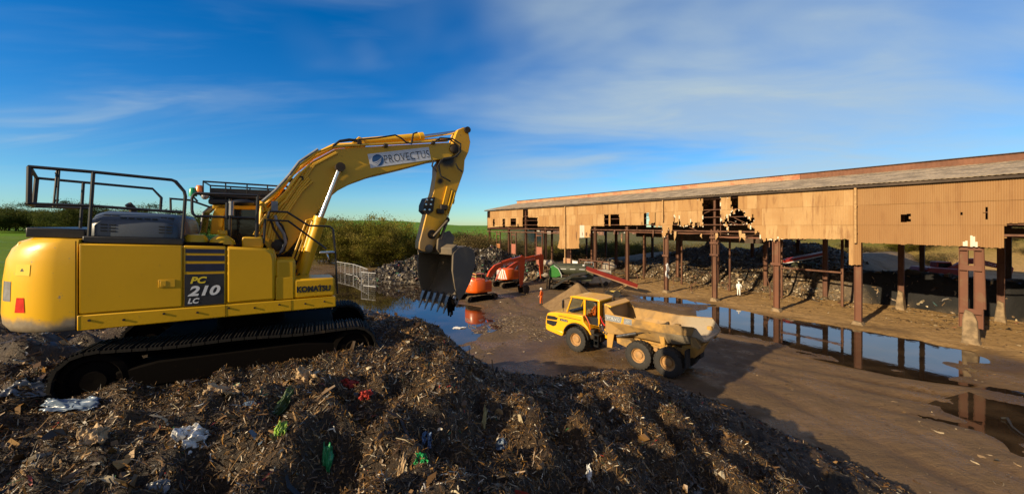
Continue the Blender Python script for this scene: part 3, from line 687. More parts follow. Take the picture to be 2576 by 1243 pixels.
rust = NT('rusty_steel'); a = rust.noise(1.5, 6, .65, stretch=(1, 1, .3)); b = rust.noise(14, 5, .65)
x = rust.mix(rust.ramp(a, .35, .65), (.085,.034,.018), (.15,.066,.034)); x = rust.mix(rust.ramp(b, .58, .74), x, (.26,.16,.09)); rust.col(x); rust.set('Roughness', .8); rust.bump(b, .3, .01); M['rust'] = rust.m
M['rust_red'] = paint('flaking_red_primer', (.155,.060,.030), (.17,.105,.055), .42, .8, 1.2, .5)
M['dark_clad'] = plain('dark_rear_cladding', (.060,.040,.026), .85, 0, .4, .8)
M['concrete'] = plain('stained_concrete', (.22,.155,.085), .9, 0, .4, 2.2)
M['roof'] = plain('lichen_grey_roof_sheet', (.33,.255,.165), .85, 0, .4, .9)
M['mon_left'] = paint('rust_blotched_monitor_sheet', (.46,.27,.15), (.36,.13,.07), .50, .8, .9, .4)
M['mon_right'] = plain('brown_monitor_sheet', (.17,.072,.038), .8, 0, .25, .6)
M['pipe'] = plain('tan_downpipe', (.42,.25,.10), .7, 0, .2)
# columns of the front row
for kk in range(-3, 11):
    t = 6*kk + (0 if kk < 10 else 1.9)
    m = MB()
    if kk == -1:
        for dt in (-.34, .34): m.ibeam((t+dt, -.45, 1.2), (t+dt, -.45, 11.3), .34, .42, (1, 0, 0), .035)
        for z in (2.2, 5.2, 6.6): m.box(t-.5, t+.5, -.24, -.21, z, z+.35)
        m.bar((t-.62, -.3, 2.6), (t-.5, -.34, 8.0), .10, .10); o = m.build('column', M['rust_red'], root)
        c = MB(); c.prism([(t-.55, -.2), (t+.60, -.2), (t+.40, .3), (t+.36, 1.9), (t+.24, 2.5), (t-.12, 2.3), (t-.30, 1.7), (t-.36, .4)], -.95, -.05)
        c.build('column_base', M['concrete'], o, bevel=.08)
        continue
    w, d = (.34, .46) if kk in (0, 1, 2, 3) else (.34, .42)
    if kk == 2: m.ibeam((t, -.42, -.2), (t, -.42, 7.6), w, d, (1, 0, 0), .035); m.ibeam((t, -.42, 7.6), (t, -.42, 11.3), .18, .24, (1, 0, 0), .025)
    else: m.ibeam((t, -.42, -.2), (t, -.42, 11.3), w, d, (1, 0, 0), .035)
    if kk == 2:
        for dt in (-.36, .36): m.ibeam((t+dt, -.42, 5.0), (t+dt, -.42, 7.9), .2, .16, (1, 0, 0), .025)
        for z in (5.0, 6.3, 6.9, 7.5): m.box(t-.46, t+.46, -.22, -.19, z, z+.22)
    if kk in (1, 3):
        for dt in (-.3, .3): m.bar((t+dt, -.35, 4.6), (t+dt, -.35, 7.2), .08, .12)
        m.box(t-.42, t+.42, -.2, -.17, 4.5, 4.75); m.box(t-.42, t+.42, -.2, -.17, 6.9, 7.15)
    m.build('column', M['rust_red'] if kk in (0, 1) else M['rust'], root)
    c = MB(); c.prism([(t-.50, -.2), (t+.50, -.2), (t+.36, .18), (t+.26, .42), (t-.24, .36), (t-.38, .14)], -.85, -.05); c.build('column_base', M['concrete'], root, bevel=.06)
# girts, rails, braces
for z, q, h in ((11.2, .1, .16), (10.0, .08, .09), (9.2, .10, .07), (8.36, .08, .09), (7.62, .12, .14)):
    MB().box(-40, 62.4, -(q+.10), -q, z, z+h).build('girt', M['rust'], root)
m = MB(); m.box(3.6, 12, -.34, -.2, 7.0, 7.16); m.box(12, 23.6, -.40, -.26, 7.35, 7.47); m.pieces('lintel_beam', M['rust_red'], root)
m = MB()
for a, b in (((12.3, 10.0), (14.6, 9.1)), ((11.7, 9.3), (9.4, 8.4)), ((8.4, 8.4), (10.0, 9.2)), ((13.6, 7.6), (15.6, 8.4))): m.bar((a[0], -.3, a[1]), (b[0], -.3, b[1]), .06, .06)
m.bar((11.3, -.3, 7.3), (11.3, -.3, 11.3), .07, .07); m.bar((6.6, -.36, 6.2), (6.6, -.36, 9.4), .06, .06); m.pieces('brace', M['rust'], root)
m = MB()
for x0, x1, z in ((7, 11.4, 7.5), (12.4, 18, 7.55), (8, 12, 7.2)):
    m.tube([(x0+(x1-x0)*i/8, -.15, z-.22*sin(pi*i/8)) for i in range(9)], .022, 5)
m.pieces('sagging_cable', M['rust'], root)
# inner and rear rows
for kk in range(-4, 11):
    t = 6*kk
    m = MB(); m.ibeam((t-.4, -11.3, -.2), (t-.4, -11.3, 13.6), .3, .42, (1, 0, 0), .03); o = m.build('inner_column', M['rust'], root)
    if kk in (-1, 0, -2): MB().prism([(t-.75, -.2), (t+.0, -.2), (t-.15, 1.2), (t-.25, 2.0), (t-.58, 1.8), (t-.62, .8)], -11.75, -10.85).build('column_base', M['concrete'], o, bevel=.07)
    MB().ibeam((t, -22, -.2), (t, -22, 11.4), .3, .4, (1, 0, 0), .03).build('rear_column', M['rust'], root)
    m = MB()   # roof truss
    m.bar((t, -.3, 11.35), (t, -11.3, 13.55), .14, .18); m.bar((t, -11.3, 13.55), (t, -22, 11.35), .14, .18); m.bar((t, -.3, 10.2), (t, -22, 10.2), .12, .14)
    for j in range(8): y = 1.5+2.6*j; m.bar((t, -y, 10.2), (t, -(y+1.3), 11.6+(2.0*(1-abs(y+1.3-11.3)/11))), .07, .07); m.bar((t, -(y+1.3), 11.6+(2.0*(1-abs(y+1.3-11.3)/11))), (t, -(y+2.6), 10.2), .07, .07)
    m.build('roof_truss', M['rust'], root)
for t in (3.2, 8.6, 14.4, 20.5, 27):   # thin props and rails inside
    MB().ibeam((t, -7.4-.2*(t % 5), -.2), (t, -7.4-.2*(t % 5), 7.2), .16, .2, (1, 0, 0), .02).build('inner_prop', M['rust'], root)
MB().box(3.2, 8.6, -7.9, -7.75, 3.5, 3.66).build('inner_rail', M['rust'], root)
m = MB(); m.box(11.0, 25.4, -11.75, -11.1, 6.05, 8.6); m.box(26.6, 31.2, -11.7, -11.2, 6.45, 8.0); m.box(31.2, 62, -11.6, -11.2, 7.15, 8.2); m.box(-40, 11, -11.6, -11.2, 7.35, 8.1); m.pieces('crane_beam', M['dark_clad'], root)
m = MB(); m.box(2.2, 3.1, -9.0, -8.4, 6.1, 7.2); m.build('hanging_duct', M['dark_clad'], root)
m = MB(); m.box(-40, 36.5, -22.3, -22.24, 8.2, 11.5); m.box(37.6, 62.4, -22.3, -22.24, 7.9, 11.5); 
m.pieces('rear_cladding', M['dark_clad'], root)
# roof: lower slope, monitor, rear slope, gutter
k2 = int(102/.3)
def slope(name, t0, t1, q0, z0, q1, z1, mat, th=.03, pitch=.30):
    m = MB(); n = int((t1-t0)/pitch); vs = []; fs = []
    for i in range(2*n+1):
        t = t0+(t1-t0)*i/(2*n); b = .035 if i % 2 else 0
        sag = .05*fbm(np.array([t]), np.array([3.]), 5, 3)[0]
        vs += [(t, -q0, z0+b+sag), (t, -q1, z1+b+sag*.5)]
    fs = [(2*i, 2*i+1, 2*i+3, 2*i+2) for i in range(2*n)]
    m.add(vs, fs); o = m.build(name, mat, root, smooth=0); s = o.modifiers.new('thickness', 'SOLIDIFY'); s.thickness = th; s.offset = 0; return o
slope('roof', -40, 62.9, -.42, 11.66, 8.2, 13.38, M['roof'])
slope('rear_roof', -40, 62.9, 10.6, 13.95, 22.8, 11.5, M['roof'])
def upstand(name, t0, t1, mat):
    m = MB(); n = int((t1-t0)/.15); vs = []
    for i in range(n+1):
        t = t0+(t1-t0)*i/n; b = .03 if i % 2 else 0; vs += [(t, -(8.0+b), 13.2), (t, -(8.0+b), 13.93)]
    m.add(vs, [(2*i, 2*i+2, 2*i+3, 2*i+1) for i in range(n)]); o = m.build(name, mat, root, smooth=0); s = o.modifiers.new('t', 'SOLIDIFY'); s.thickness = .02; return o
upstand('roof_monitor', 6.8, 62.4, M['mon_left']); upstand('roof_monitor', -40, 6.78, M['mon_right'])
MB().box(-40, 62.6, -10.8, -7.85, 13.94, 14.0).build('monitor_cap', M['dark_clad'], root)
m = MB(); m.prism([(-.42, 11.42), (-.42, 11.60), (-.40, 11.60), (-.40, 11.44), (-.24, 11.44), (-.24, 11.6), (-.22, 11.6), (-.22, 11.42)], -40, 62.8, f=lambda u, v, w: (w, -u, v)); m.build('gutter', M['dark_clad'], root)
for t, z0 in ((36.0, 1.6), (18.0, 8.75), (.0, 6.9)):
    m = MB(); m.tube([(t, .30, 11.45), (t, .30, z0)], .095, 10)
    for z in np.arange(z0+.8, 11, 2.2): m.tube([(t, .30, z), (t, .30, z+.1)], .125, 10)
    m.build('downpipe', M['pipe'], root)
# sheet-covered patch at the foot of the downpipe, leftover frames and door leaves at the far end
M['door_red'] = paint('faded_red_door', (.42,.15,.095), (.24,.13,.07), .3, .8, 1.2, .3); M['door_rust'] = paint('orange_rust_door', (.46,.19,.06), (.24,.13,.07), .3, .8, 1.2, .3)
for t, z0, z1, w, mm in ((57.0, 1.3, 4.5, 1.25, 'door_rust'), (51.2, 1.2, 4.7, 1.4, 'door_red'), (42.9, 1.0, 4.5, 1.5, 'door_red')):
    m = MB(); m.box(t-w/2, t+w/2, .25, .32, z0, z1)
    for i in range(5): m.box(t-w/2+w*(i+.4)/5, t-w/2+w*(i+.6)/5, .32, .35, z0, z1)
    o = m.build('door_leaf', M[mm], root); f_ = MB()
    for s in (-1, 1): f_.box(t+s*(w/2+.1)-.09, t+s*(w/2+.1)+.09, .15, .33, -.1, 7.0)
    f_.box(t-w/2-.2, t+w/2+.2, .15, .33, 6.4, 6.65); f_.build('door_frame', M['rust'], root)
MB().box(38.5, 62, .05, .2, 6.95, 7.12).build('door_rail', M['rust'], root)
m = MB()
for t in (31.5, 32.8, 26.8, 28.2): m.box(t-.06, t+.06, .0, .12, -.1, 3.1)
m.box(26.8, 33, .0, .14, 3.0, 3.16); m.box(26.8, 29.5, .0, .14, 1.9, 2.02); m.build('low_frame', M['rust'], root)
m = MB(); m.box(35.0, 36.7, -.35, .02, .9, 3.0); m.build('base_panel', M['mon_left'], root); MB().box(33.4, 34.6, -.1, -.02, 1.1, 2.7).build('base_panel', M['letter_white'], root)
m = MB(); m.box(31.0, 37.8, -.5, .5, .0, .55); m.build('plinth', M['mon_left'], root, bevel=.05)
m = MB(); m.bar((-10, -10.8, 6.9), (-4, -11.2, 7.9), .1, .1); m.pieces('brace', M['rust'], root)

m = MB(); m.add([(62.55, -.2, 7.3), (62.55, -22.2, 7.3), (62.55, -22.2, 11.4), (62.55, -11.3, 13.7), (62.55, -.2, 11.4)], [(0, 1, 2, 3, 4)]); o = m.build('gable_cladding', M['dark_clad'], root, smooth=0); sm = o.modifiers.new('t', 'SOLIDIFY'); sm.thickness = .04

rg2 = random.Random(14)   # torn scraps and bent rails hanging under the sheeting
for i in range(16):
    t = rg2.uniform(6, 34); z = rg2.uniform(6.9, 8.2); L = rg2.uniform(.5, 1.6); m = MB(); w = rg2.uniform(.06, .3); q = .05
    m.add([(t, q, z), (t+w, q, z), (t+w*.8+rg2.uniform(-.1, .1), q+.08, z-L*.5), (t+rg2.uniform(-.1, .1), q+.06, z-L*.5), (t+w*.4+rg2.uniform(-.2, .2), q+.02, z-L)], [(0, 1, 2, 3), (3, 2, 4)])
    o = m.build('hanging_scrap', M['rust'] if i % 3 else M['pipe'], root, smooth=0); sm = o.modifiers.new('t', 'SOLIDIFY'); sm.thickness = .012
for i in range(7):
    t = 9+4.1*i+rg2.uniform(-1, 1); y = -rg2.uniform(3, 10); m = MB(); h = rg2.uniform(1.0, 2.6); m.tube([(t, y, -.1), (t+rg2.uniform(-.3, .3), y, h*.6), (t+rg2.uniform(-.8, .8), y+rg2.uniform(-.5, .5), h)], .05, 6); m.build('bent_post', M['rust'], root)
# ================================================================== YELLOW EXCAVATOR ON THE MOUND
k = NT('clear_cab_glass'); t_ = k.t; t_.nodes.remove(k.b); tr = k.n('ShaderNodeBsdfTransparent'); tr.inputs[0].default_value = (.80, .86, .88, 1)
gl = k.n('ShaderNodeBsdfGlossy'); gl.inputs['Roughness'].default_value = .03; fr = k.n('ShaderNodeLayerWeight'); fr.inputs['Blend'].default_value = .25
mxs = k.n('ShaderNodeMixShader'); k.l(fr.outputs['Fresnel'], mxs.inputs[0]); k.l(tr.outputs[0], mxs.inputs[1]); k.l(gl.outputs[0], mxs.inputs[2]); k.l(mxs.outputs[0], t_.nodes['Material Output'].inputs[0])
M['clear'] = k.m
k = NT('worn_counterweight_paint'); n1 = k.noise(1.5, 6, .62, dist=.4); n2 = k.noise(13, 5, .65); gz = k.n('ShaderNodeSeparateXYZ'); k.l(k.tex(), gz.inputs[0])
wr = k.ramp(k.math('ADD', gz.outputs[2], k.math('MULTIPLY', n1, -.55)), 1.34, 1.18); wr = k.math('MAXIMUM', wr, k.ramp(n2, .66, .72)); wr = k.math('MAXIMUM', wr, k.math('MULTIPLY', k.ramp(n1, .62, .8), .6))
k.col(k.mix(wr, (.86,.47,.012), k.mix(n2, (.16,.11,.06), (.34,.28,.19)))); k.set('Roughness', k.ramp(wr, 0, 1, .34, .7)); k.set('Coat Weight', .15); k.bump(n2, .1, .01); M['yellow_cw'] = k.m
exc = empty('excavator', EXC.o, EXC.yaw, 'large yellow tracked excavator with raised boom standing on the waste mound', 'excavator')
def Z1(x, y, c): return EXC.T((x*.4345)/1.092, (420+y*.4345)/1.092, c)
def Z2(x, y, c): return EXC.T((500+x*.4667)/1.092, (340+y*.4667)/1.092, c)
def Z4(x, y, c): return EXC.T((1100+x*.27366)/1.092, (540+y*.27366)/1.092, c)
def Z5(x, y, c): return EXC.T((480+x*.19305)/1.092, (480+y*.19305)/1.092, c)
def SH(p): return (p[0], p[1], p[2]-.045*(p[0]+.4)*min(1, max(0, (p[2]-1.33)/1.3))-.010*(p[0]+.4))
def part(m, name, mat, parent=None, shear=True, **kw):
    if shear: m.v = [SH(p) for p in m.v]
    return m.build(name, M[mat], parent or exc, **kw)
def fit_text(txt, x0, x1, z0, z1, f, **kw):
    m = text_mesh(txt, 1, lambda u, v, w: (u, v, w), **kw)
    us = [p[0] for p in m.v]; vs = [p[1] for p in m.v]; ua, ub, va, vb = min(us), max(us), min(vs), max(vs)
    m.v = [f(x0+(u-ua)/(ub-ua)*(x1-x0), z0+(v-va)/(vb-va)*(z1-z0), w) for u, v, w in m.v]; return m
YS = -1.36
# --- undercarriage (turned a little against the upper works)
ua = R(-4.5)
def U(x, y, z): return (x*cos(ua)-y*sin(ua), x*sin(ua)+y*cos(ua), z)
def track_path(x0, x1, r0, r1, n=14, sag=.03):
    """closed list of (x, z, angle)"""
    pts = []
    for i in range(n+1): a = pi/2+pi*i/n; pts.append((x0+r0*cos(a), r0+r0*sin(a)))
    for i in range(1, 24): x = x0+(x1-x0)*i/24; pts.append((x, 0))
    for i in range(n+1): a = -pi/2+pi*i/n; pts.append((x1+r1*cos(a), r1+r1*sin(a)))
    for i in range(1, 24): u = i/24; x = x1+(x0-x1)*u; pts.append((x, 2*(r1*(1-u)+r0*u)-sag*sin(pi*u*2)**2))
    return pts
def resample(pts, step):
    P = [Vector((a, b)) for a, b in pts]+[Vector(pts[0])]; L = [0]
    for a, b in zip(P[:-1], P[1:]): L.append(L[-1]+(b-a).length)
    n = int(L[-1]/step); out = []; j = 0
    for i in range(n):
        s = L[-1]*i/n
        while L[j+1] < s: j += 1
        u = (s-L[j])/(L[j+1]-L[j]); p = P[j].lerp(P[j+1], u); d = (P[j+1]-P[j]).normalized(); out.append((p, d))
    return out
def make_track(parent, f, x0, x1, r0, r1, y0, y1, mats, pitch=.19, rollers=7):
    m = MB()
    for p, d in resample(track_path(x0, x1, r0, r1), pitch):
        nrm = Vector((d.y, -d.x)); h = pitch*.47
        def q(a, b, y): return f(p.x+d.x*a+nrm.x*b, y, p.y+d.y*a+nrm.y*b)
        m.hexa([q(-h,-.045,y0), q(h,-.045,y0), q(h,-.045,y1), q(-h,-.045,y1), q(-h,.0,y0), q(h,.0,y0), q(h,.0,y1), q(-h,.0,y1)])
        for g in (-.6, .0, .6): m.hexa([q(g*h-.014,.001,y0+.01), q(g*h+.014,.001,y0+.01), q(g*h+.014,.001,y1-.01), q(g*h-.014,.001,y1-.01), q(g*h-.008,.032,y0+.01), q(g*h+.008,.032,y0+.01), q(g*h+.008,.032,y1-.01), q(g*h-.008,.032,y1-.01)])
    belt = m.build('track_belt', M[mats[0]], parent)
    fr_ = MB(); yi0, yi1 = y0+(y1-y0)*.10, y1-(y1-y0)*.10; zc = (r0+r1)/2
    fr_.prism([(x0+r0*.5, zc-.20), (x1-r1*.3, zc-.20), (x1-r1*.25, zc+.10), (x1-.9, zc+.22), (x0+.8, zc+.22), (x0+r0*.5, zc+.12)], yi0, yi1, f=lambda u, v, w: f(u, w, v))
    o = fr_.build('track_frame', M[mats[1]], parent, bevel=.03)
    for nm, x, r in (('drive_sprocket', x0, r0), ('idler_wheel', x1, r1)):
        w = MB(); w.lathe([(.001, y0+.06), (r*.32, y0+.05), (r*.36, y0+.10), (r*.62, y0+.12), (r*.70, y0+.06), (r*.88, y0+.08), (r*.88, y1-.08), (.001, y1-.06)], 22, (0, 0, 0), 'y')
        w.v = [f(x+a, b, r+c) for a, b, c in w.v]; w.build(nm, M[mats[2]], parent)
    for i in range(rollers):
        x = x0+.45+(x1-x0-.9)*i/(rollers-1); w = MB(); w.lathe([(.001, y0+.09), (.09, y0+.09), (.115, y0+.13), (.115, y1-.13), (.09, y1-.09), (.001, y1-.09)], 12)
        w.v = [f(x+a, b, .14+c) for a, b, c in w.v]; w.build('track_roller', M[mats[1]], o)
    return belt
for y0, y1 in ((-1.56, -.82), (.82, 1.56)): make_track(exc, U, -1.95, 1.94, .50, .46, y0, y1, ('belt', 'mud_black', 'mud_black'))
m = MB(); m.v = []; m.box(-1.5, 1.6, -.85, .85, .35, .90); m.v = [U(*p) for p in m.v]; m.build('car_body', M['mud_black'], exc, bevel=.05)
MB().lathe([(.001, .8), (.62, .8), (.62, 1.34), (.001, 1.34)], 28, axis='z').build('slew_ring', M['mud_black'], exc)
# --- upper body
m = MB(); m.box(-2.22, -.36, -1.33, 1.33, 1.36, 2.60); m.box(-.36, .40, -1.33, -.46, 1.36, 2.58); part(m, 'engine_housing', 'yellow', bevel=.03)
m = MB(); m.box(-2.24, 1.52, -1.37, -.42, 1.33, 1.565); m.box(-2.24, 1.25, -.42, 1.33, 1.36, 1.52); m.box(-2.24, 1.1, 1.33, 1.37, 1.33, 1.565); part(m, 'lower_frame', 'yellow', bevel=.035)
m = MB()
for x in (-2.1, -1.7, -1.2, -.75, -.3, .1, .5, .95, 1.3): m.lathe([(.001, -1.385), (.018, -1.385), (.020, -1.368)], 8, (x, 0, 1.44+.03*((x*7) % 2)))
part(m, 'frame_bolts', 'dark_steel')
m = MB(); m.box(-.352, -.346, -1.374, -1.371, 1.34, 1.56); m.box(.70, .706, -1.374, -1.371, 1.34, 1.56); m.box(-2.252, -2.24, -1.375, -1.371, 1.34, 2.68); part(m, 'panel_seams', 'mud_black')
m = MB(); m.box(-2.215, -.955, YS-.012, -1.30, 1.58, 2.64); d = part(m, 'engine_door', 'yellow', bevel=.022)
m = MB(); m.box(-1.27, -1.05, YS-.02, YS-.010, 1.93, 2.06); m.box(-1.245, -1.17, YS-.026, YS-.018, 1.95, 2.04); part(m, 'door_latch', 'yellow_boom', d, bevel=.006)
m = MB(); m.box(-.942, -.345, YS-.004, -1.30, 1.575, 2.64); lv = part(m, 'side_louvre_panel', 'yellow', bevel=.015)
for a, b in ((2.515, 2.588), (2.375, 2.472), (2.19, 2.325)):
    m = MB(); m.box(-.915, -.36, YS-.009, YS-.003, a, b); part(m, 'navy_stripe', 'navy', lv)
m = MB(); m.box(-.928, -.368, YS-.009, YS-.003, 1.585, 2.14); bd = part(m, 'badge', 'letter_black', lv)
bt = lambda u, v, w: SH((u, YS-.012-w, v))
fit_text('PC', -.85, -.615, 1.975, 2.095, bt, shear=.25, bold=.035).build('lettering', M['letter_yellow'], bd, smooth=0)
fit_text('210', -.885, -.42, 1.755, 1.935, bt, shear=.25, bold=.035).build('lettering', M['letter_white'], bd, smooth=0)
fit_text('LC', -.885, -.72, 1.625, 1.72, bt, shear=.25, bold=.035).build('lettering', M['letter_white'], bd, smooth=0)
m = MB(); m.prism([(-.335, 1.575), (.43, 1.575), (.43, 2.02), (.425, 2.40), (.39, 2.54), (.28, 2.62), (-.335, 2.64)], YS-.010, -1.28); part(m, 'fuel_tank_panel', 'yellow', bevel=.05, seg=3)
m = MB(); m.prism([(.33, 2.06), (.455, 2.06), (.45, 2.42), (.41, 2.57), (.30, 2.61)], YS+.03, -.6); part(m, 'tank_corner', 'yellow', bevel=.02)
m = MB(); m.box(.44, .78, -1.34, -.5, 1.575, 2.39); part(m, 'step_box', 'yellow', bevel=.05, seg=3)
m = MB(); m.box(.755, 1.50, -1.35, -.62, 1.575, 1.985); tb = part(m, 'tool_box', 'yellow', bevel=.04, seg=3)
m = MB(); m.box(.44, .745, -1.352, -1.3, 1.58, 2.03); part(m, 'access_panel', 'yellow', bevel=.012)
kt = fit_text('KOMATSU', .80, 1.42, 1.70, 1.83, lambda u, v, w: SH((u, -1.3535-w, v)), bold=.05)
kt.add([SH(p) for p in ((1.20, -1.356, 1.835), (1.235, -1.356, 1.835), (1.225, -1.356, 1.865))], [(0, 1, 2)])
kt.build('lettering', M['letter_black'], tb, smooth=0)
# counterweight
half = [(-2.235, -1.362), (-2.48, -1.362), (-2.60, -1.35), (-2.77, -1.29), (-2.96, -1.18), (-3.12, -1.02), (-3.24, -.80), (-3.31, -.5), (-3.34, -.2)]
cwo = half + [(a, -b) for a, b in half[::-1]]
levels = [(1.345, .16), (1.36, .07), (1.44, .015), (1.60, .0), (2.05, .015), (2.36, .05), (2.52, .11), (2.63, .20), (2.70, .34)]
def cw_in(p, i): return (-2.235+(p[0]+2.235)*(1-i), p[1]*(1-i*.12))
vs = []; nO = len(cwo)
for z, i in levels: vs += [(*cw_in(p, i), z) for p in cwo]
fs = [(l*nO+j, l*nO+j+1, (l+1)*nO+j+1, (l+1)*nO+j) for l in range(len(levels)-1) for j in range(nO-1)]
fs += [tuple(range(nO))[::-1], tuple(range((len(levels)-1)*nO, len(levels)*nO)), ] + [(l*nO, (l+1)*nO, (l+1)*nO+nO-1, l*nO+nO-1) for l in range(len(levels)-1)]
m = MB(); m.add(vs, fs); cw = part(m, 'counterweight', 'yellow_cw', smooth=60)
def cw_pt(u, z, off=.006):
    u = u*(nO-1); j = min(int(u), nO-2); f_ = u-j; l = max(i for i in range(len(levels)-1) if levels[i][0] <= z); g = (z-levels[l][0])/(levels[l+1][0]-levels[l][0])
    ins = levels[l][1]*(1-g)+levels[l+1][1]*g; a, b = cw_in(cwo[j], ins), cw_in(cwo[j+1], ins)
    d = Vector((b[0]-a[0], b[1]-a[1])).normalized(); n_ = (d.y, -d.x); n_ = (n_[0], n_[1]) if n_[1] < 0 or n_[0] < 0 else (-n_[0], -n_[1])
    return SH((a[0]+(b[0]-a[0])*f_+n_[0]*off, a[1]+(b[1]-a[1])*f_+n_[1]*off, z))
def cw_find(px, py):
    best = None
    for i in range(400):
        u = .10+.40*i/400
        for z in np.arange(1.38, 2.66, .02):
            p = cw_pt(u, z); X = EXC.o[0]+p[0]*EXC.f[0]+p[1]*EXC.l[0]; Y = EXC.o[1]+p[0]*EXC.f[1]+p[1]*EXC.l[1]
            e = abs(CX+F_PX*X/Y-px)+abs(HY-F_PX*(p[2]+EXC.o[2]-CAM_H)/Y-py)
            if best is None or e < best[0]: best = (e, u, z)
    return best[1:]
def cw_patch(u0, u1, z0, z1, name, mat, top=0, parent=None):
    n = 8; vs = []
    for i in range(n+1):
        f_ = i/n
        for zz, sh_ in ((z0, 0), (z1, top)): vs.append(cw_pt(u0+(u1-u0)*(f_*(1-2*sh_)+sh_), zz))
    m = MB(); m.add(vs, [(2*i, 2*i+2, 2*i+3, 2*i+1) for i in range(n)]); return m.build(name, M[mat], parent or cw, smooth=0)
u, z = cw_find(48, 770); cw_patch(u-.022, u+.018, z-.10, z+.11, 'reflector', 'red_lens', .14)
u, z = cw_find(14, 735); cw_patch(u-.028, u+.03, z-.13, z+.15, 'tail_lamp', 'grey_lens')
u, z = cw_find(58, 678)
wl = cw_patch(u-.028, u+.03, z-.08, z+.08, 'warning_label', 'letter_yellow'); cw_patch(u-.004, u+.012, z-.02, z+.02, 'warning_mark', 'letter_black', .3, wl)
m = MB(); m.hexa([cw_pt(u_, z_, o_) for u_, z_, o_ in ((.30, 2.55, 0), (.38, 2.55, 0), (.38, 2.60, -.1), (.30, 2.60, -.1), (.31, 2.62, .03), (.37, 2.62, .03), (.37, 2.69, -.08), (.31, 2.69, -.08))])
m.build('lifting_eye', M['yellow_cw'], cw, bevel=.015)
# deck: tray, hood, caps
m = MB(); m.box(-2.92, -2.26, -.98, .98, 2.70, 2.86); part(m, 'rear_tray', 'black', bevel=.02)
m = MB(); m.box(-2.22, -.96, -1.24, .70, 2.64, 2.76); hb = part(m, 'hood_base', 'black', bevel=.02)
m = MB()
hp = [(-1.20, 2.765), (-1.20, 2.95), (-1.14, 3.06), (-1.0, 3.15), (-.8, 3.19), (.3, 3.19), (.5, 3.12), (.62, 2.95), (.62, 2.765)]
for l, (s_, i) in enumerate(((-2.20, .30), (-2.14, .10), (-2.02, .0), (-1.25, .0), (-1.05, .05), (-.99, .25))):
    for c_, z_ in hp: m.v.append((s_, -.3+(c_+.3)*(1-i*.5), 2.765+(z_-2.765)*(1-i)))
nH = len(hp); m.f = [(l*nH+j, l*nH+j+1, (l+1)*nH+j+1, (l+1)*nH+j) for l in range(5) for j in range(nH-1)] + [tuple(range(nH)), tuple(range(5*nH, 6*nH))]
hd = part(m, 'engine_hood', 'hood', smooth=50)
m = MB()
for s0, s1 in ((-2.02, -1.94), (-1.92, -1.84), (-1.30, -1.22), (-1.20, -1.12)):
    for z_ in np.arange(2.84, 3.14, .052): m.box(s0, s1, -1.206-.0 if z_ < 2.95 else -1.195+(z_-2.95)*.85, -1.15+(max(z_-2.95, 0))*.85, z_, z_+.022)
for i in range(5): m.box(-1.80+.1*i, -1.73+.1*i, -1.14, -1.0, 3.075, 3.092)
part(m, 'vent_slots', 'black', hd)
m = MB(); m.tube([(-2.0, .35, 2.8), (-2.0, .35, 3.28), (-2.06, .30, 3.36)], .06, 10); part(m, 'exhaust_pipe', 'dark_steel')
m = MB(); m.box(-.93, -.40, -1.25, .2, 2.60, 2.70); part(m, 'deck_plate', 'mud_black')
m = MB(); m.lathe([(.001, 2.84), (.13, 2.83), (.17, 2.78), (.19, 2.70)], 18, (-.83, -.95, 0), 'z'); part(m, 'filler_mound', 'yellow')
m = MB(); m.lathe([(.001, 2.93), (.07, 2.93), (.075, 2.86), (.06, 2.85), (.13, 2.80), (.19, 2.74), (.21, 2.67)], 20, (-.43, -.98, 0), 'z'); part(m, 'fuel_filler', 'yellow')
m = MB(); m.box(-.12, .22, -1.05, -.62, 2.60, 2.82); part(m, 'tank_cover', 'yellow_boom', bevel=.03)
# handrails
def rail(name, pts, r=.022, mat='black', parent=None, n=8): return MB().tube(pts, r, n).build(name, M[mat], parent or exc)
hr = rail('handrail', [Z1(x, y, -1.2) for x, y in ((180, 88), (590, 122), (1085, 172), (1110, 182), (1165, 245), (1172, 275), (1150, 575))], .026)
rail('rail_post', [Z1(590, 122, -1.2), Z1(560, 565, -1.2)], .026, parent=hr)
rail('mid_bar', [Z1(160, 322, -1.2), Z1(560, 335, -1.2), Z1(1160, 377, -1.2)], .024, parent=hr)
rail('end_post', [Z1(187, 88, -1.2), Z1(182, 322, -1.2)], .034, parent=hr)
fr2 = rail('handrail', [Z1(x, y, .35) for x, y in ((232, 160), (965, 228), (1020, 285), (1014, 362))], .024)
rail('rail_post', [Z1(527, 188, .35), Z1(508, 480, .35)], .024, parent=fr2); rail('mid_bar', [Z1(215, 340, .35), Z1(560, 352, .35)], .022, parent=fr2)
rail('end_post', [Z1(232, 160, .35), Z1(214, 345, .35)], .034, parent=fr2)
a, b = Z1(187, 88, -1.2), Z1(232, 160, .35); rail('rear_bar', [a, b], .026, parent=hr); a, b = Z1(182, 322, -1.2), Z1(214, 340, .35); rail('rear_bar', [a, b], .026, parent=hr)
lt = MB()
for dx in (0, 22): lt.tube([Z1(362+dx*.6, 95, -1.1), Z1(338+dx, 345, -1.1)], .014, 6)
for y in (130, 215, 300): lt.tube([Z1(348, y, -1.1), Z1(372, y, -1.1)], .014, 6)
lt.build('chain_gate', M['black'], hr)
h3 = rail('handrail', [Z5(x, y, -.5) for x, y in ((1190, 620), (300, 592), (258, 560), (245, 500), (245, 335), (262, 292), (300, 268), (1180, 300))], .024)
for x, y0, y1 in ((1182, 300, 1000), (790, 350, 880), (745, 400, 620)): rail('rail_post', [Z5(x, y0, -.5), Z5(x-8, y1, -.5)], .026, parent=h3)
rail('strut', [Z5(806, 380, -.5), Z5(800, 580, -.5)], .045, 'grey', h3)
rail('bracket', [Z1(1080, 380, .1), Z1(1078, 290, .1), Z1(1200, 300, .1), Z1(1330, 345, .1)], .020)
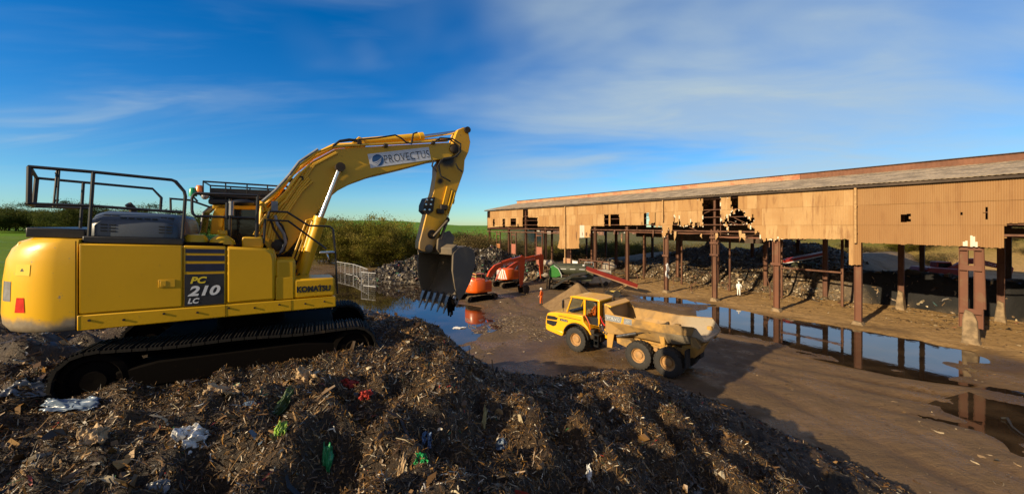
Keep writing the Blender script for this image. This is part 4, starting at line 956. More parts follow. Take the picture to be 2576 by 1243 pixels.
fr3 = rail('handrail', [Z2(x, y, -1.0) for x, y in ((515, 516), (620, 521), (745, 600), (868, 605), (888, 622), (902, 760), (915, 1000))], .020)
rail('mid_bar', [Z2(x, y, -1.0) for x, y in ((500, 568), (625, 573), (850, 738))], .018, parent=fr3)
for x, y0, y1 in ((445, 430, 705), (490, 560, 705), (515, 516, 560)): rail('rail_post', [Z2(x, y0, -1.0), Z2(x-10, y1, -1.0)], .024, parent=fr3)
m = MB(); p = Z2(850, 757, -1.0); m.box(p[0]-.14, p[0]+.16, p[1]-.06, p[1]+.06, p[2]-.03, p[2]+.02); m.bar(p, Z2(862, 805, -1.0), .04, .04); m.build('mirror', M['chrome'], fr3, bevel=.02)
# cab on the far side
c0, c1 = .42, 1.34
pill = [Z5(x, y, c0) for x, y in ((498, 850), (520, 650), (540, 555), (575, 470), (640, 428), (760, 425), (735, 470), (705, 600), (672, 850))]
m = MB(); m.box(pill[0][0], pill[8][0]+.6, c0, c1, 1.5, 1.62); cab = m.build('cab', M['yellow'], exc, bevel=.02)
m = MB(); m.prism([(p[0], p[2]) for p in pill], c0, c0+.10); m.prism([(p[0], p[2]) for p in pill], c1-.10, c1); m.pieces('cab_pillar', M['yellow'], cab, bevel=.02)
s0 = pill[3][0]; s1 = 1.05; zt = pill[4][2]; zb = 1.52
m = MB(); m.box(s0-.05, s1, c0, c0+.07, zt-.10, zt); m.box(s0-.05, s1, c1-.07, c1, zt-.10, zt); m.box(s1-.08, s1, c0, c0+.07, zb, zt); m.box(s1-.08, s1, c1-.07, c1, zb, zt); m.box(s0-.1, s1, c0, c1, zb-.0, zb+.55); m.build('cab_frame', M['yellow'], cab, bevel=.02)
m = MB(); m.box(s0-.12, s1+.05, c0-.04, c1+.04, zt+.0, zt+.13); m.build('cab_roof', M['black'], cab, bevel=.04)
m = MB(); a, b, c_, d_ = [Z5(x, y, c0+.05) for x, y in ((352, 835), (405, 540), (500, 455), (600, 440))]
m.add([a, b, c_, d_, (d_[0], c1-.05, d_[2]), (c_[0], c1-.05, c_[2]), (b[0], c1-.05, b[2]), (a[0], c1-.05, a[2])], [(0, 1, 6, 7), (1, 2, 5, 6), (2, 3, 4, 5)]); m.build('rear_window', M['clear'], cab)
m = MB(); m.tube([a, b, c_, d_], .018, 6); m.tube([(p[0], c1-.05, p[2]) for p in (a, b, c_, d_)], .018, 6); m.pieces('window_frame', M['grey'], cab)
m = MB(); m.box(s0+.16, s1-.08, c0+.03, c0+.045, zb+.55, zt-.1); m.box(s0+.16, s1-.08, c1-.045, c1-.03, zb+.55, zt-.1); m.box(s1-.05, s1-.035, c0+.07, c1-.07, zb+.55, zt-.1); m.build('cab_window', M['glass'], cab)
m = MB(); m.box(s0+.22, s0+.34, c0+.2, c1-.2, zb+.5, zb+1.45); m.box(s0+.3, s0+.85, c0+.2, c1-.2, zb+.5, zb+.68); m.build('seat', M['black'], cab, bevel=.05)
g = MB(); zg = zt+.13
corners = [(s0-.2, c0-.05), (s1+.05, c0-.05), (s1+.05, c1+.05), (s0-.2, c1+.05)]
for zz in (zg+.06, zg+.36): g.tube([(x, y, zz-(.02*(x-s0))) for x, y in corners], .02, 6, closed=True)
for x in np.linspace(s0-.2, s1, 6):
    for y in (c0-.05, c1+.05): g.tube([(x, y, zg), (x, y, zg+.36)], .014, 5)
for y in np.linspace(c0, c1, 6): g.tube([(s0-.2, y, zg+.10), (s1+.05, y, zg+.10)], .016, 5)
g.box(s0-.1, s1, c0+.06, c1-.06, zg+.02, zg+.24); g.build('roof_guard', M['black'], cab)
for nm, (x, y), mt in (('beacon', (258, 250), 'green_lens'), ('beacon', (355, 215), 'orange_lens')):
    p = Z5(x, y, c0-.0); m = MB(); m.lathe([(.001, .10), (.05, .09), (.072, .04), (.072, -.07), (.075, -.09), (.001, -.09)], 14, p, 'z'); m.build(nm, M[mt], cab)
    m = MB(); m.tube([(p[0], p[1], p[2]-.09), (p[0]+.08, p[1], p[2]-.2)], .02, 6); m.build('beacon_bracket', M['black'], cab)
m = MB(); m.ball(Z5(430, 310, c0-.05), .07, .07, .07); m.build('work_lamp', M['grey_lens'], cab)
m = MB(); p = Z5(960, 400, -.1); m.ball(p, .22, .10, .07, 12, 6); m.build('roof_mirror', M['black'], cab)
# --- boom
BW = .30
bpoly = [(478, 700), (480, 640), (505, 545), (565, 462), (645, 335), (765, 222), (900, 150), (1010, 140), (1500, 115), (1575, 112), (1612, 130), (1612, 170), (1580, 203), (1480, 218), (1300, 265), (1110, 310), (1000, 350), (920, 392), (850, 450), (800, 520), (740, 590), (680, 680), (625, 748), (590, 770), (550, 768), (510, 745)]
bl = [Z2(x, y, -BW) for x, y in bpoly]; bz = [(p[0], p[2]) for p in bl]
m = MB(); m.prism(bz, -BW, BW); boom = m.build('boom', M['yellow_boom'], exc, bevel=.018)
m = MB()
for p, r, w in ((Z2(930, 258, -BW), .10, .10), (Z2(565, 715, -BW), .13, .06)): m.lathe([(.001, -BW-w), (r*.8, -BW-w), (r, -BW-w*.7), (r, BW+w*.7), (r*.8, BW+w), (.001, BW+w)], 20, (p[0], 0, p[2]))
m.pieces('boom_pin', M['dark_steel'], boom)
m = MB(); p = Z2(1600, 150, -.3); m.lathe([(.001, -.37), (.09, -.37), (.13, -.34), (.13, .34), (.001, .34)], 20, (p[0], 0, p[2])); m.build('arm_pin', M['dark_steel'], boom)
# sign on the boom
q = [Z2(x, y, -BW-.003) for x, y in ((1110, 262), (1466, 213), (1452, 138), (1092, 180))]
def quad_map(u, v, off): # u, v in 0..1 over the sign
    a = Vector(q[0]).lerp(Vector(q[1]), u); b = Vector(q[3]).lerp(Vector(q[2]), u); p = a.lerp(b, v); return (p.x, -BW-off, p.z)
m = MB(); m.add([quad_map(u, v, .001) for u, v in ((0, 0), (1, 0), (1, 1), (0, 1))] + [quad_map(u, v, .006) for u, v in ((0, 0), (1, 0), (1, 1), (0, 1))], [(0,1,2,3),(7,6,5,4),(0,4,5,1),(1,5,6,2),(2,6,7,3),(3,7,4,0)])
sg = m.build('name_sign', M['white'], boom, smooth=0)
txt = fit_text('PROVECTUS', .235, .985, .20, .76, lambda u, v, w: (u, v, w), bold=-.012, spacing=1.08)
for u in (.243, .330, .62, .70, .80, .865): pass
vs = txt.v; us = sorted(set(round(p[0], 3) for p in vs))
txt.v = [quad_map(u, v, .009) for u, v, w in txt.v]
for u0, u1 in ((.232, .272), (.318, .352), (.362, .385), (.486, .520), (.555, .590), (.760, .79)):
    n = len(txt.v); txt.add([quad_map(u0, .20, .009), quad_map(u1, .20, .009), quad_map(u1, .225, .009), quad_map(u0, .225, .009)], [(0, 1, 2, 3)])
for u0, u1 in ((.486, .520), (.555, .590), (.232, .25), (.318, .335), (.822, .852), (.875, .905), (.595, .61)):
    txt.add([quad_map(u0, .735, .009), quad_map(u1, .735, .009), quad_map(u1, .76, .009), quad_map(u0, .76, .009)], [(0, 1, 2, 3)])
txt.build('lettering', M['letter_black'], sg, smooth=0)
M['logo_blue'] = plain('logo_blue', (.02,.09,.24), .5, var=.05)
m = MB(); n = 28; cen = (.135, .49); ru, rv = .088, .42
m.add([quad_map(cen[0]+ru*cos(2*pi*i/n), cen[1]+rv*sin(2*pi*i/n), .0085) for i in range(n)], [tuple(range(n))]); lg = m.build('globe_logo', M['logo_blue'], sg, smooth=0)
m = MB()
for kx, (v0, th) in enumerate(((.36, .045), (.24, .055), (.13, .05))):
    pts = []
    for i in range(9): u_ = i/8; pts.append((cen[0]-ru*(1.0-.12*kx)+u_*ru*(1.75-.25*kx), v0+.30*u_**2.0-.03*sin(pi*u_), th*(1-.75*u_)))
    m.add([quad_map(a, b+t_, .0105) for a, b, t_ in pts]+[quad_map(a, b-t_, .0105) for a, b, t_ in pts], [(i, i+1, 9+i+1, 9+i) for i in range(8)])
m.build('logo_stripes', M['white'], lg, smooth=0)
# pipes and hoses along the boom
top = [(455, 640), (470, 500), (560, 415), (650, 300), (770, 195), (895, 135), (1010, 128), (1240, 117), (1480, 105), (1560, 100)]
rg = random.Random(3)
for i in range(9):
    c_ = -BW-.03+.075*i; off = rg.uniform(-4, 8)
    pts = [Z2(x+rg.uniform(-5, 5), y+off+rg.uniform(-4, 4)-4*(i % 3), c_) for x, y in top[:(10 if i in (0, 2, 5, 7) else 7)]]
    MB().tube(pts, .027 if i % 2 else .034, 7).build('hydraulic_pipe', M['pipe_yellow'], boom)
cross = [((432, 700), (455, 600), (520, 500), (590, 440), (680, 345), (740, 250)), ((425, 655), (470, 580), (560, 470), (640, 400), (690, 330)), ((445, 690), (500, 560), (545, 505), (610, 450), (700, 320)),
         ((465, 455), (475, 520), (520, 500), (600, 425), (650, 340), (700, 285)), ((480, 470), (505, 520), (540, 470), (620, 395), (690, 300), (760, 235)), ((455, 480), (540, 415), (640, 318), (690, 245), (790, 172), (885, 132)),
         ((470, 460), (550, 392), (632, 300), (688, 225), (800, 150))]
for i, c in enumerate(cross):
    MB().tube([Z2(x, y, -BW-.05-.012*i) for x, y in c], .028, 7).build('hydraulic_pipe', M['pipe_yellow'] if i < 6 else M['grey'], boom)
E_ = [(470, 650), (492, 560), (565, 470), (642, 352), (702, 292), (768, 238), (902, 165)]
for i, d_ in enumerate((10, 24, 38, 52, 66, 80)):
    pts = [Z2(x+d_*.80*(1 if j < 5 else .45)+rg.uniform(-4, 4), y+d_*.55*(1 if j < 5 else .3)+rg.uniform(-4, 4), -BW-.035) for j, (x, y) in enumerate(E_[:7 if i < 3 else 5])]
    MB().tube(pts, .024, 7).build('hydraulic_pipe', M['pipe_yellow'], boom)
m = MB()
for x, y in ((700, 322), (640, 335), (540, 470), (1045, 112), (1200, 130), (1480, 112)): p = Z2(x, y, -BW-.06); m.box(p[0]-.05, p[0]+.05, p[1]-.02, p[1]+.06, p[2]-.04, p[2]+.05)
m.pieces('pipe_clamp', M['dark_steel'], boom, bevel=.01)
m = MB(); p = Z2(545, 490, -BW-.12); m.box(p[0]-.06, p[0]+.06, p[1]-.05, p[1]+.05, p[2]-.10, p[2]+.12); m.tube([Z2(548, 540, -BW-.1), Z2(560, 590, -BW-.12), Z2(600, 650, -BW-.12), Z2(610, 700, -BW-.08), Z2(580, 760, -BW-.05)], .03, 8); m.build('boom_hose', M['grey'], boom)
for c in (((545, 560), (590, 600), (618, 680), (600, 750), (565, 775)), ((520, 560), (540, 620), (580, 680), (600, 690))): MB().tube([Z2(x, y, -BW-.07) for x, y in c], .022, 7).build('boom_hose', M['dark_steel'], boom)
# cylinders
def cylinder(name, a, b, r, rod_to, rr, parent, mat='yellow_boom', collar=True):
    a, b, e = Vector(a), Vector(b), Vector(rod_to); d = (b-a).normalized(); m = MB(); m.tube([a, b], r, 18)
    if collar: m.tube([b-d*.10, b+d*.02], r*1.16, 18)
    o = m.build(name, M[mat], parent, smooth=50); MB().tube([b, e], rr, 14).build('rod', M['chrome'], o)
    m = MB()
    for p_ in (a, e): m.tube([p_-Vector((0, rr*2, 0)), p_+Vector((0, rr*2, 0))], rr*1.9, 14)
    m.pieces('rod_eye', M['dark_steel'], o); return o
for c in (-.50, .50):
    o = cylinder('boom_cylinder', Z2(705, 900, c) if c < 0 else (Z2(705, 900, -.5)[0], c, Z2(705, 900, -.5)[2]), Z2(815, 555, c) if c < 0 else (Z2(815, 555, -.5)[0], c, Z2(815, 555, -.5)[2]), .125, Z2(930, 258, c) if c < 0 else (Z2(930, 258, -.5)[0], c, Z2(930, 258, -.5)[2]), .055, exc)
    for dx in (-.16, -.24): MB().tube([(Z2(720, 800, -.5)[0]+dx, c, Z2(720, 800, -.5)[2]), (Z2(790, 570, -.5)[0]+dx*.8, c, Z2(790, 570, -.5)[2]), (Z2(800, 560, -.5)[0]+dx*.2, c, Z2(800, 556, -.5)[2])], .022, 7).build('cylinder_pipe', M['yellow_boom'], o)
ac = cylinder('arm_cylinder', Z2(1030, 112, 0), Z2(1415, 78, 0), .105, Z2(1650, 46, 0), .05, exc)
m = MB(); m.prism([(Z2(x, y, 0)[0], Z2(x, y, 0)[2]) for x, y in ((960, 142), (1080, 138), (1060, 95), (1035, 82), (1005, 110))], -.16, .16); m.build('cylinder_bracket', M['yellow_boom'], boom, bevel=.02)
for c in (((890, 130), (930, 100), (985, 92), (1040, 98)), ((880, 140), (925, 108), (990, 100), (1045, 108)), ((1040, 95), (1150, 85), (1255, 68), (1290, 85), (1320, 112), (1350, 118), (1362, 60), (1385, 52)), ((1490, 105), (1520, 85), (1590, 88), (1640, 120), (1640, 165), (1615, 195), (1540, 205), (1512, 240), (1520, 300)), ((1510, 100), (1580, 95), (1630, 135), (1632, 170), (1600, 200), (1525, 215), (1505, 250), (1525, 310), (1580, 340)), ((1480, 215), (1472, 250), (1500, 285)), ((1610, 235), (1625, 265), (1650, 285))):
    MB().tube([Z2(x, y, -.36) for x, y in c], .021, 7).build('hydraulic_hose', M['rubber'], boom)
# --- arm
AW = .19
apoly = [(1612, 62), (1625, 35), (1660, 22), (1688, 55), (1698, 110), (1688, 165), (1665, 215), (1660, 280), (1625, 380), (1575, 520), (1535, 600), (1505, 690), (1470, 752), (1425, 755), (1396, 738), (1398, 700), (1440, 530), (1482, 400), (1498, 310), (1500, 250), (1535, 200), (1590, 130)]
az = [(Z2(x, y, -AW)[0], Z2(x, y, -AW)[2]) for x, y in apoly]
m = MB(); m.prism(az, -AW, AW); k = NT('greasy_arm_paint'); n1 = k.noise(2.2, 6, .62, dist=.6); n2 = k.noise(12, 5, .65)
def spot(p, r):
    d = k.n('ShaderNodeVectorMath', operation='DISTANCE'); k.l(k.tex(), d.inputs[0]); d.inputs[1].default_value = p; return k.ramp(k.math('ADD', d.outputs['Value'], k.math('MULTIPLY', n1, r*1.3)), r*1.55, r*.95)
gq_ = Z2(1560, 210, -AW); gr_ = k.math('MAXIMUM', spot(gq_, .36), spot(Z2(1520, 340, -AW), .17))
tan_ = k.math('MULTIPLY', spot(Z2(1420, 720, -AW), .75), .8); mm_ = k.math('MAXIMUM', k.ramp(n1, .62, .80), k.math('MULTIPLY', k.ramp(n2, .60, .72), .5))
c_ = k.mix(mm_, (.68,.345,.006), (.17,.09,.03)); c_ = k.mix(tan_, c_, (.27,.18,.085)); c_ = k.mix(gr_, c_, (.018,.012,.008)); k.col(c_); k.set('Roughness', .5); k.bump(n2, .12, .01); M['arm_paint'] = k.m
arm = m.build('arm', M['arm_paint'], exc, bevel=.018)
m = MB(); p = Z2(1660, 48, 0); m.lathe([(.001, -.27), (.09, -.27), (.10, .27), (.001, .27)], 18, (p[0], 0, p[2])); m.build('arm_pin', M['dark_steel'], arm)
m = MB(); pq = [(Z4(x, y, -AW)[0], Z4(x, y, -AW)[2]) for x, y in ((232, 85), (262, 14), (345, 5), (325, 150), (270, 185), (228, 145))]; m.prism(pq, -AW-.03, AW+.03); br = m.build('clamp_bracket', M['dark_steel'], arm, bevel=.01)
m = MB()
for x, y in ((265, 35), (255, 82), (243, 135), (312, 35), (303, 82), (290, 135)): p = Z4(x, y, -AW-.03); m.lathe([(.001, -.022), (.026, -.02), (.026, .0)], 10, p)
m.build('bracket_bolt', M['chrome'], br)
m = MB()
for x, y in ((430, 110), (395, 150)): p = Z4(x, y, -AW); m.box(p[0]-.10, p[0]+.10, p[1]-.08, p[1]+.02, p[2]-.07, p[2]+.07)
m.pieces('valve_block', M['dark_steel'], arm, bevel=.02)
for c in (((545, -40), (520, 60), (485, 165)), ((520, -60), (490, 60), (455, 180)), ((470, -100), (440, 20), (425, 80))): MB().tube([Z4(x, y, -AW-.03) for x, y in c], .020, 7).build('arm_pipe', M['yellow_boom'], arm)
m = MB(); p = Z4(315, 380, -AW); m.lathe([(.05, -.05), (.10, -.05), (.125, -.02), (.125, .02)], 18, p); m.build('arm_boss', M['dark_steel'], arm)
m = MB(); p = Z4(282, 522, -AW); m.lathe([(.001, -.09), (.07, -.09), (.11, -.06), (.11, .44), (.001, .44)], 18, p); m.build('bucket_pin', M['bucket'], arm)
cylinder('bucket_cylinder', (Z4(600, -330, 0)[0], 0, Z4(600, -330, 0)[2]), Z4(505, 60, 0), .085, Z4(458, 235, 0), .042, exc)
m = MB()
for c in (-.27, .27): m.bar((*Z4(470, 240, c)[:2], Z4(470, 240, c)[2]), Z4(325, 400, c), .05, .16, (0, 1, 0)); m.bar(Z4(470, 245, c), Z4(400, 430, c), .05, .13, (0, 1, 0))
m.pieces('tipping_link', M['bucket'], exc, bevel=.02)
# --- bucket, turned on its hitch
by = R(18)     # bucket frame: u away from the mouth, w across
bo = Vector(EXC.T(1052+47, 636, 0))
def K(u, w, z):
    a, b = cos(by), sin(by); return (bo.x+u*a+w*b, bo.y+u*b*(-1)*(-1)*1.0 - 0*w + (w*a if True else 0) - 2*u*b*0, bo.z+z) if False else (bo.x+u*a-w*b, bo.y+u*b+w*a, bo.z+z)
HWB = .76
prof = [(-.08, .02), (.10, .16), (.36, .20), (.62, .10), (.74, -.10), (.70, -.40), (.55, -.78), (.34, -1.08), (.12, -1.27)]
m = MB(); n = len(prof); th = .035
inn = [(a-.035, b-.03) if i not in (0, n-1) else (a, b) for i, (a, b) in enumerate(prof)]
vs = [K(a, w, b) for w in (-HWB, HWB) for a, b in prof] + [K(a-.03, w, b-.02) for w in (-HWB, HWB) for a, b in prof]
fs = []
for i in range(n-1): fs += [(i, i+1, n+i+1, n+i), (2*n+i, 3*n+i, 3*n+i+1, 2*n+i+1)]
fs += [(0, n, 3*n, 2*n), (n-1, 3*n-1, 4*n-1, 2*n-1)]
m.add(vs, fs); bucket = m.build('bucket', M['bucket'], exc, smooth=50)
side = prof + [(-.02, -.9), (-.10, -.45)]
for w in (-HWB, HWB):
    m = MB(); m.prism(side, w-.03, w+.03, f=lambda u, v, ww: K(u, ww, v)); m.build('bucket_side', M['bucket'], bucket, bevel=.008)
m = MB(); m.prism([(.14, -1.22), (.10, -1.25), (.02, -1.37), (.06, -1.39)], -HWB-.03, HWB+.03, f=lambda u, v, w: K(u, w, v)); m.build('cutting_lip', M['steel'], bucket, bevel=.006)
for i in range(6):
    w = -HWB+.07+(2*HWB-.14)*i/5; m = MB()
    m.hexa([K(.11, w-.05, -1.24), K(.11, w+.05, -1.24), K(.01, w+.05, -1.24), K(.01, w-.05, -1.24), K(-.10, w-.018, -1.62), K(-.10, w+.018, -1.62), K(-.12, w+.018, -1.62), K(-.12, w-.018, -1.62)])
    m.hexa([K(.13, w-.06, -1.10), K(.13, w+.06, -1.10), K(.05, w+.06, -1.14), K(.05, w-.06, -1.14), K(.10, w-.06, -1.33), K(.10, w+.06, -1.33), K(-.03, w+.06, -1.33), K(-.03, w-.06, -1.33)])
    m.build('bucket_tooth', M['steel'], bucket, bevel=.006)
m = MB()
m.prism([(-.14, .02), (.34, .22), (.40, .44), (.22, .62), (.02, .56), (-.20, .38), (-.22, .12)], -.30, -.24, f=lambda u, v, w: K(u, w, v)); m.prism([(-.14, .02), (.34, .22), (.40, .44), (.22, .62), (.02, .56), (-.20, .38), (-.22, .12)], .24, .30, f=lambda u, v, w: K(u, w, v))
m.prism([(-.14, .06), (.30, .20), (.34, .36), (-.16, .30)], -.235, .235, f=lambda u, v, w: K(u, w, v))
m.build('quick_hitch', M['bucket'], exc, bevel=.02)
m = MB(); m.hexa([K(a, b, c) for a, b, c in ((-.10, -.76, -.03), (.10, -.76, .12), (.10, .76, .12), (-.10, .76, -.03), (-.12, -.76, .16), (.08, -.76, .26), (.08, .76, .26), (-.12, .76, .16))]); m.build('bucket_top_beam', M['bucket'], bucket, bevel=.02)
# rag caught on the last tooth
m = MB(); rr = random.Random(5); p0 = Vector(Z4(520, 1050, 0)); 
def rag_pts(n, dx, dy, dz, r):
    pts = []; q_ = p0.copy()
    for i in range(n): pts.append(tuple(q_)); q_ = q_+Vector((dx+rr.uniform(-.02, .02), dy+rr.uniform(-.02, .02), dz))
    return pts
rr_o = Vector(K(-.02, -HWB+.09, -1.3)); p0 = rr_o.copy()
for j in range(7):
    p0 = rr_o+Vector((rr.uniform(-.08, .08), rr.uniform(-.08, .08), rr.uniform(-.03, .10)))
    n = rr.randint(5, 8); m.tube(rag_pts(n, rr.uniform(-.015, .015), 0, -.075, 0), [.05*(1-.8*i/n)+.012*rr.random() for i in range(n)], 6)
for j in range(6): p0 = rr_o+Vector((rr.uniform(-.12, .12), rr.uniform(-.1, .1), rr.uniform(-.06, .14))); m.ball(p0, rr.uniform(.04, .08), rr.uniform(.04, .08), rr.uniform(.03, .06), 7, 5)
rag = m.build('rag', M['mud_black'], None); rag.location = EXC.o; rag.rotation_euler = (0, 0, EXC.yaw); tag(rag, 'black shredded rag dangling from the end tooth of the big bucket', 'rag')
# ================================================================== ARTICULATED DUMP TRUCK
TRK = Frame(8.25, 22.99, 0, R(135.3))
trk = empty('dump_truck', (8.25, 22.99, -.03), TRK.yaw, 'muddy yellow six wheeled articulated dump truck parked on the brown yard', 'dump truck')
def tp(m, name, mat, parent=None, **kw): return m.build(name, M[mat] if isinstance(mat, str) else mat, parent or trk, **kw)
def make_wheel(r=.81, w=.60):
    e = bpy.data.objects.new('wheel', None); col.objects.link(e)
    m = MB(); h = w/2
    m.lathe([(r*.50, -h*.80), (r*.56, -h*.96), (r*.72, -h), (r*.88, -h*.96), (r*.955, -h*.86), (r*.965, -h*.5), (r*.965, h*.5), (r*.955, h*.86), (r*.88, h*.96), (r*.72, h), (r*.56, h*.96), (r*.50, h*.80)], 44)
    for i in range(22):
        for s in (-1, 1):
            a = 2*pi*(i+(.5 if s > 0 else 0))/22; da = .095
            def q(rr, y, aa): return (rr*cos(aa), y, rr*sin(aa))
            m.hexa([q(r*.94, s*.02, a-da+.10), q(r*.94, s*.02, a+da+.10), q(r*.90, s*h*.99, a+da), q(r*.90, s*h*.99, a-da), q(r, s*.02, a-da*.75+.10), q(r, s*.02, a+da*.75+.10), q(r*.985, s*h*.93, a+da*.75), q(r*.985, s*h*.93, a-da*.75)])
    t = m.build('tyre', M['tyre'], e, smooth=35)
    m = MB(); m.lathe([(r*.50, h*.82), (r*.535, h*.86), (r*.53, h*.74), (r*.47, h*.70), (r*.43, h*.36), (r*.30, h*.30), (r*.27, h*.52), (r*.20, h*.60), (r*.001, h*.62)], 32)
    for i in range(12): a = 2*pi*i/12; m.lathe([(.016, h*.30), (.016, h*.40), (.001, h*.40)], 6, (r*.36*cos(a), 0, r*.36*sin(a)))
    m.build('rim', M['rim'], e, smooth=35); return e
wh0 = make_wheel(); first = True
for x in (4.32, -.06, -1.78):
    for s in (1, -1):
        o = wh0 if first else copy_tree(wh0); first = False; o.parent = trk; o.location = (x, s*1.13, .81); o.rotation_euler = (0, random.uniform(0, 6), 0 if s > 0 else pi)
# chassis
m = MB(); m.box(2.9, 6.7, -.5, .5, .75, 1.25); m.box(4.1, 4.55, -.95, .95, .62, 1.0); tp(m, 'front_frame', 'dark_steel', bevel=.04)
m = MB(); m.prism([(2.2, 1.1), (2.2, 1.5), (-2.6, 1.55), (-2.9, 1.3), (-2.6, 1.0), (1.0, .95)], -.55, .55); tp(m, 'rear_frame', 'truck_mud', bevel=.03)
for x in (-.06, -1.78): tp(MB().lathe([(.001, -.95), (.16, -.95), (.24, -.3), (.24, .3), (.16, .95), (.001, .95)], 16, (x, 0, .81)), 'axle', 'dark_steel')
for s in (1, -1):
    m = MB(); m.prism([(1.35, 1.28), (1.35, 1.62), (.6, 1.66), (-.2, 1.45), (-.95, 1.40), (-2.3, 1.62), (-2.6, 1.3), (-1.9, 1.15), (-.95, .86), (0, 1.1), (.7, .95)], s*.62-.07, s*.62+.07); tp(m, 'bogie_beam', 'truck_mud', bevel=.03)
    m = MB(); m.lathe([(.001, -.05), (.11, -.05), (.14, 0), (.11, .05), (.001, .05)], 14, (-.95, s*.98, 1.28)); tp(m, 'bogie_pivot', 'rim')
m = MB(); m.lathe([(.30, .95), (.34, 1.0), (.34, 1.55), (.28, 1.6)], 18, (2.45, 0, 0), 'z', cap=True); m.box(1.9, 2.9, -.3, .3, 1.05, 1.4); tp(m, 'steering_hitch', 'dark_steel', bevel=.03)
# bonnet and mudguards
hp_ = [(6.70, 2.20), (6.86, 2.10), (6.97, 1.78), (7.02, 1.40), (6.98, 1.22), (5.42, 1.00), (5.36, 1.22), (5.22, 1.45), (5.02, 1.64), (4.72, 1.80), (4.40, 1.86), (4.0, 1.82), (3.72, 1.70), (3.46, 1.50), (3.30, 1.28), (3.18, 1.30), (3.50, 1.78), (3.78, 2.02), (3.86, 2.44), (5.0, 2.40), (6.2, 2.30)]
m = MB(); m.prism(hp_, -1.24, 1.24); bon = tp(m, 'bonnet', 'truck', bevel=.07, seg=3)
m = MB(); m.prism([(7.02, 1.22), (6.98, .98), (6.80, .90), (5.60, .74), (5.50, .82), (5.44, 1.02), (6.96, 1.26)], -1.22, 1.22); tp(m, 'bumper', 'truck', bevel=.05)
for s in (1, -1):
    m = MB(); pts = []
    for i in range(15): a = R(20)+R(150)*i/14; pts.append((4.32+.98*cos(a), .84+.98*sin(a)))
    m.prism(pts+[(4.32+(p[0]-4.32)*1.07, .84+(p[1]-.84)*1.07) for p in pts[::-1]], s*1.16-.26, s*1.16+.26); tp(m, 'mudguard', 'black', smooth=50)
    y0, y1 = (1.242, 1.255) if s > 0 else (-1.255, -1.242)
    m = MB(); m.prism([(6.84, 1.98), (6.88, 1.72), (6.0, 1.78), (5.88, 1.95), (6.2, 2.02)], y0, y1); tp(m, 'side_vent', 'black', bon)
    m = MB(); m.prism([(6.88, 1.66), (6.88, 1.40), (6.3, 1.30), (6.06, 1.42), (5.94, 1.70)], y0, y1); tp(m, 'side_vent', 'black', bon)
m = MB(); m.box(4.0, 5.85, 1.243, 1.252, 2.10, 2.14); tp(m, 'bonnet_seam', 'black', bon)
fit_text('A25G', .0, .52, 1.83, 1.92, lambda u, v, w: (5.62-u, 1.246+abs(w)+.004, v), bold=.01).build('lettering', M['letter_white'], bon, smooth=0)
m = MB(); m.box(5.05, 5.7, 1.236, 1.248, 1.80, 1.95); tp(m, 'name_plate', 'letter_black', bon)
m = MB()
for i in range(7): m.box(6.98, 7.035, -.8, .8, 1.36+.10*i-.02, 1.36+.10*i+.02)
tp(m, 'grille', 'black', bon)
for s in (1, -1):
    m = MB(); m.ball((6.95, s*.95, 1.62), .08, .16, .09, 12, 8); tp(m, 'headlight', 'grey_lens', bon)
# cab
m = MB(); m.prism([(2.80, 1.85), (2.80, 3.46), (2.95, 3.50), (2.95, 1.85)], -.88, .88); m.prism([(2.8, 1.85), (5.2, 1.85), (5.2, 2.42), (2.8, 1.98)], -.88, .88); cab2 = tp(m, 'cab', 'truck', bevel=.03)
m = MB()
for s in (1, -1):
    y0, y1 = sorted((s*.80, s*.90))
    m.prism([(3.86, 2.3), (3.86, 3.46), (4.02, 3.46), (4.02, 2.3)], y0, y1); m.prism([(5.45, 2.40), (5.02, 3.46), (4.92, 3.46), (5.34, 2.40)], y0, y1)
    m.prism([(2.78, 1.85), (2.78, 3.46), (2.90, 3.46), (2.90, 1.85)], y0, y1)
m.pieces('cab_pillar', M['truck'], cab2, bevel=.02)
rp = [(5.12, 3.44), (5.06, 3.54), (4.7, 3.62), (3.3, 3.64), (2.75, 3.58), (2.70, 3.46)]
m = MB(); m.prism(rp, -.98, .98); tp(m, 'cab_roof', 'truck', cab2, bevel=.06, seg=3)
m = MB()
for s in (1, -1):
    y0, y1 = sorted((s*.84, s*.85)); m.prism([(4.02, 2.38), (4.02, 3.44), (4.94, 3.44), (5.36, 2.40)], y0, y1); m.prism([(2.92, 2.0), (2.92, 3.44), (3.86, 3.44), (3.86, 2.35)], y0, y1)
m.add([(5.42, -.8, 2.42), (5.42, .8, 2.42), (4.98, .8, 3.44), (4.98, -.8, 3.44)], [(0, 1, 2, 3)]); tp(m, 'cab_glass', 'clear', cab2, smooth=0)
m = MB(); m.box(2.9, 3.86, .86, .885, 1.88, 2.36); tp(m, 'door', 'black', cab2, bevel=.01)
m = MB(); m.box(3.0, 3.2, -.4, .4, 2.0, 3.1); m.box(3.1, 3.7, -.35, .35, 2.0, 2.3); m.box(4.9, 5.25, -.8, .8, 2.3, 2.55); m.tube([(4.9, 0, 2.5), (4.55, 0, 2.75)], .04, 8); tp(m, 'cab_interior', 'black', cab2, bevel=.03)
m = MB(); m.tube([(5.5, 1.15, 2.45), (5.45, 1.2, 3.3), (5.1, .95, 3.42)], .02, 6); m.box(5.42, 5.5, 1.12, 1.30, 2.70, 3.25); tp(m, 'mirror', 'black', cab2, bevel=.01)
m = MB(); m.tube([(5.5, -1.15, 2.45), (5.45, -1.2, 3.3), (5.1, -.95, 3.42)], .02, 6); m.box(5.42, 5.5, -1.30, -1.12, 2.70, 3.25); tp(m, 'mirror', 'black', cab2, bevel=.01)
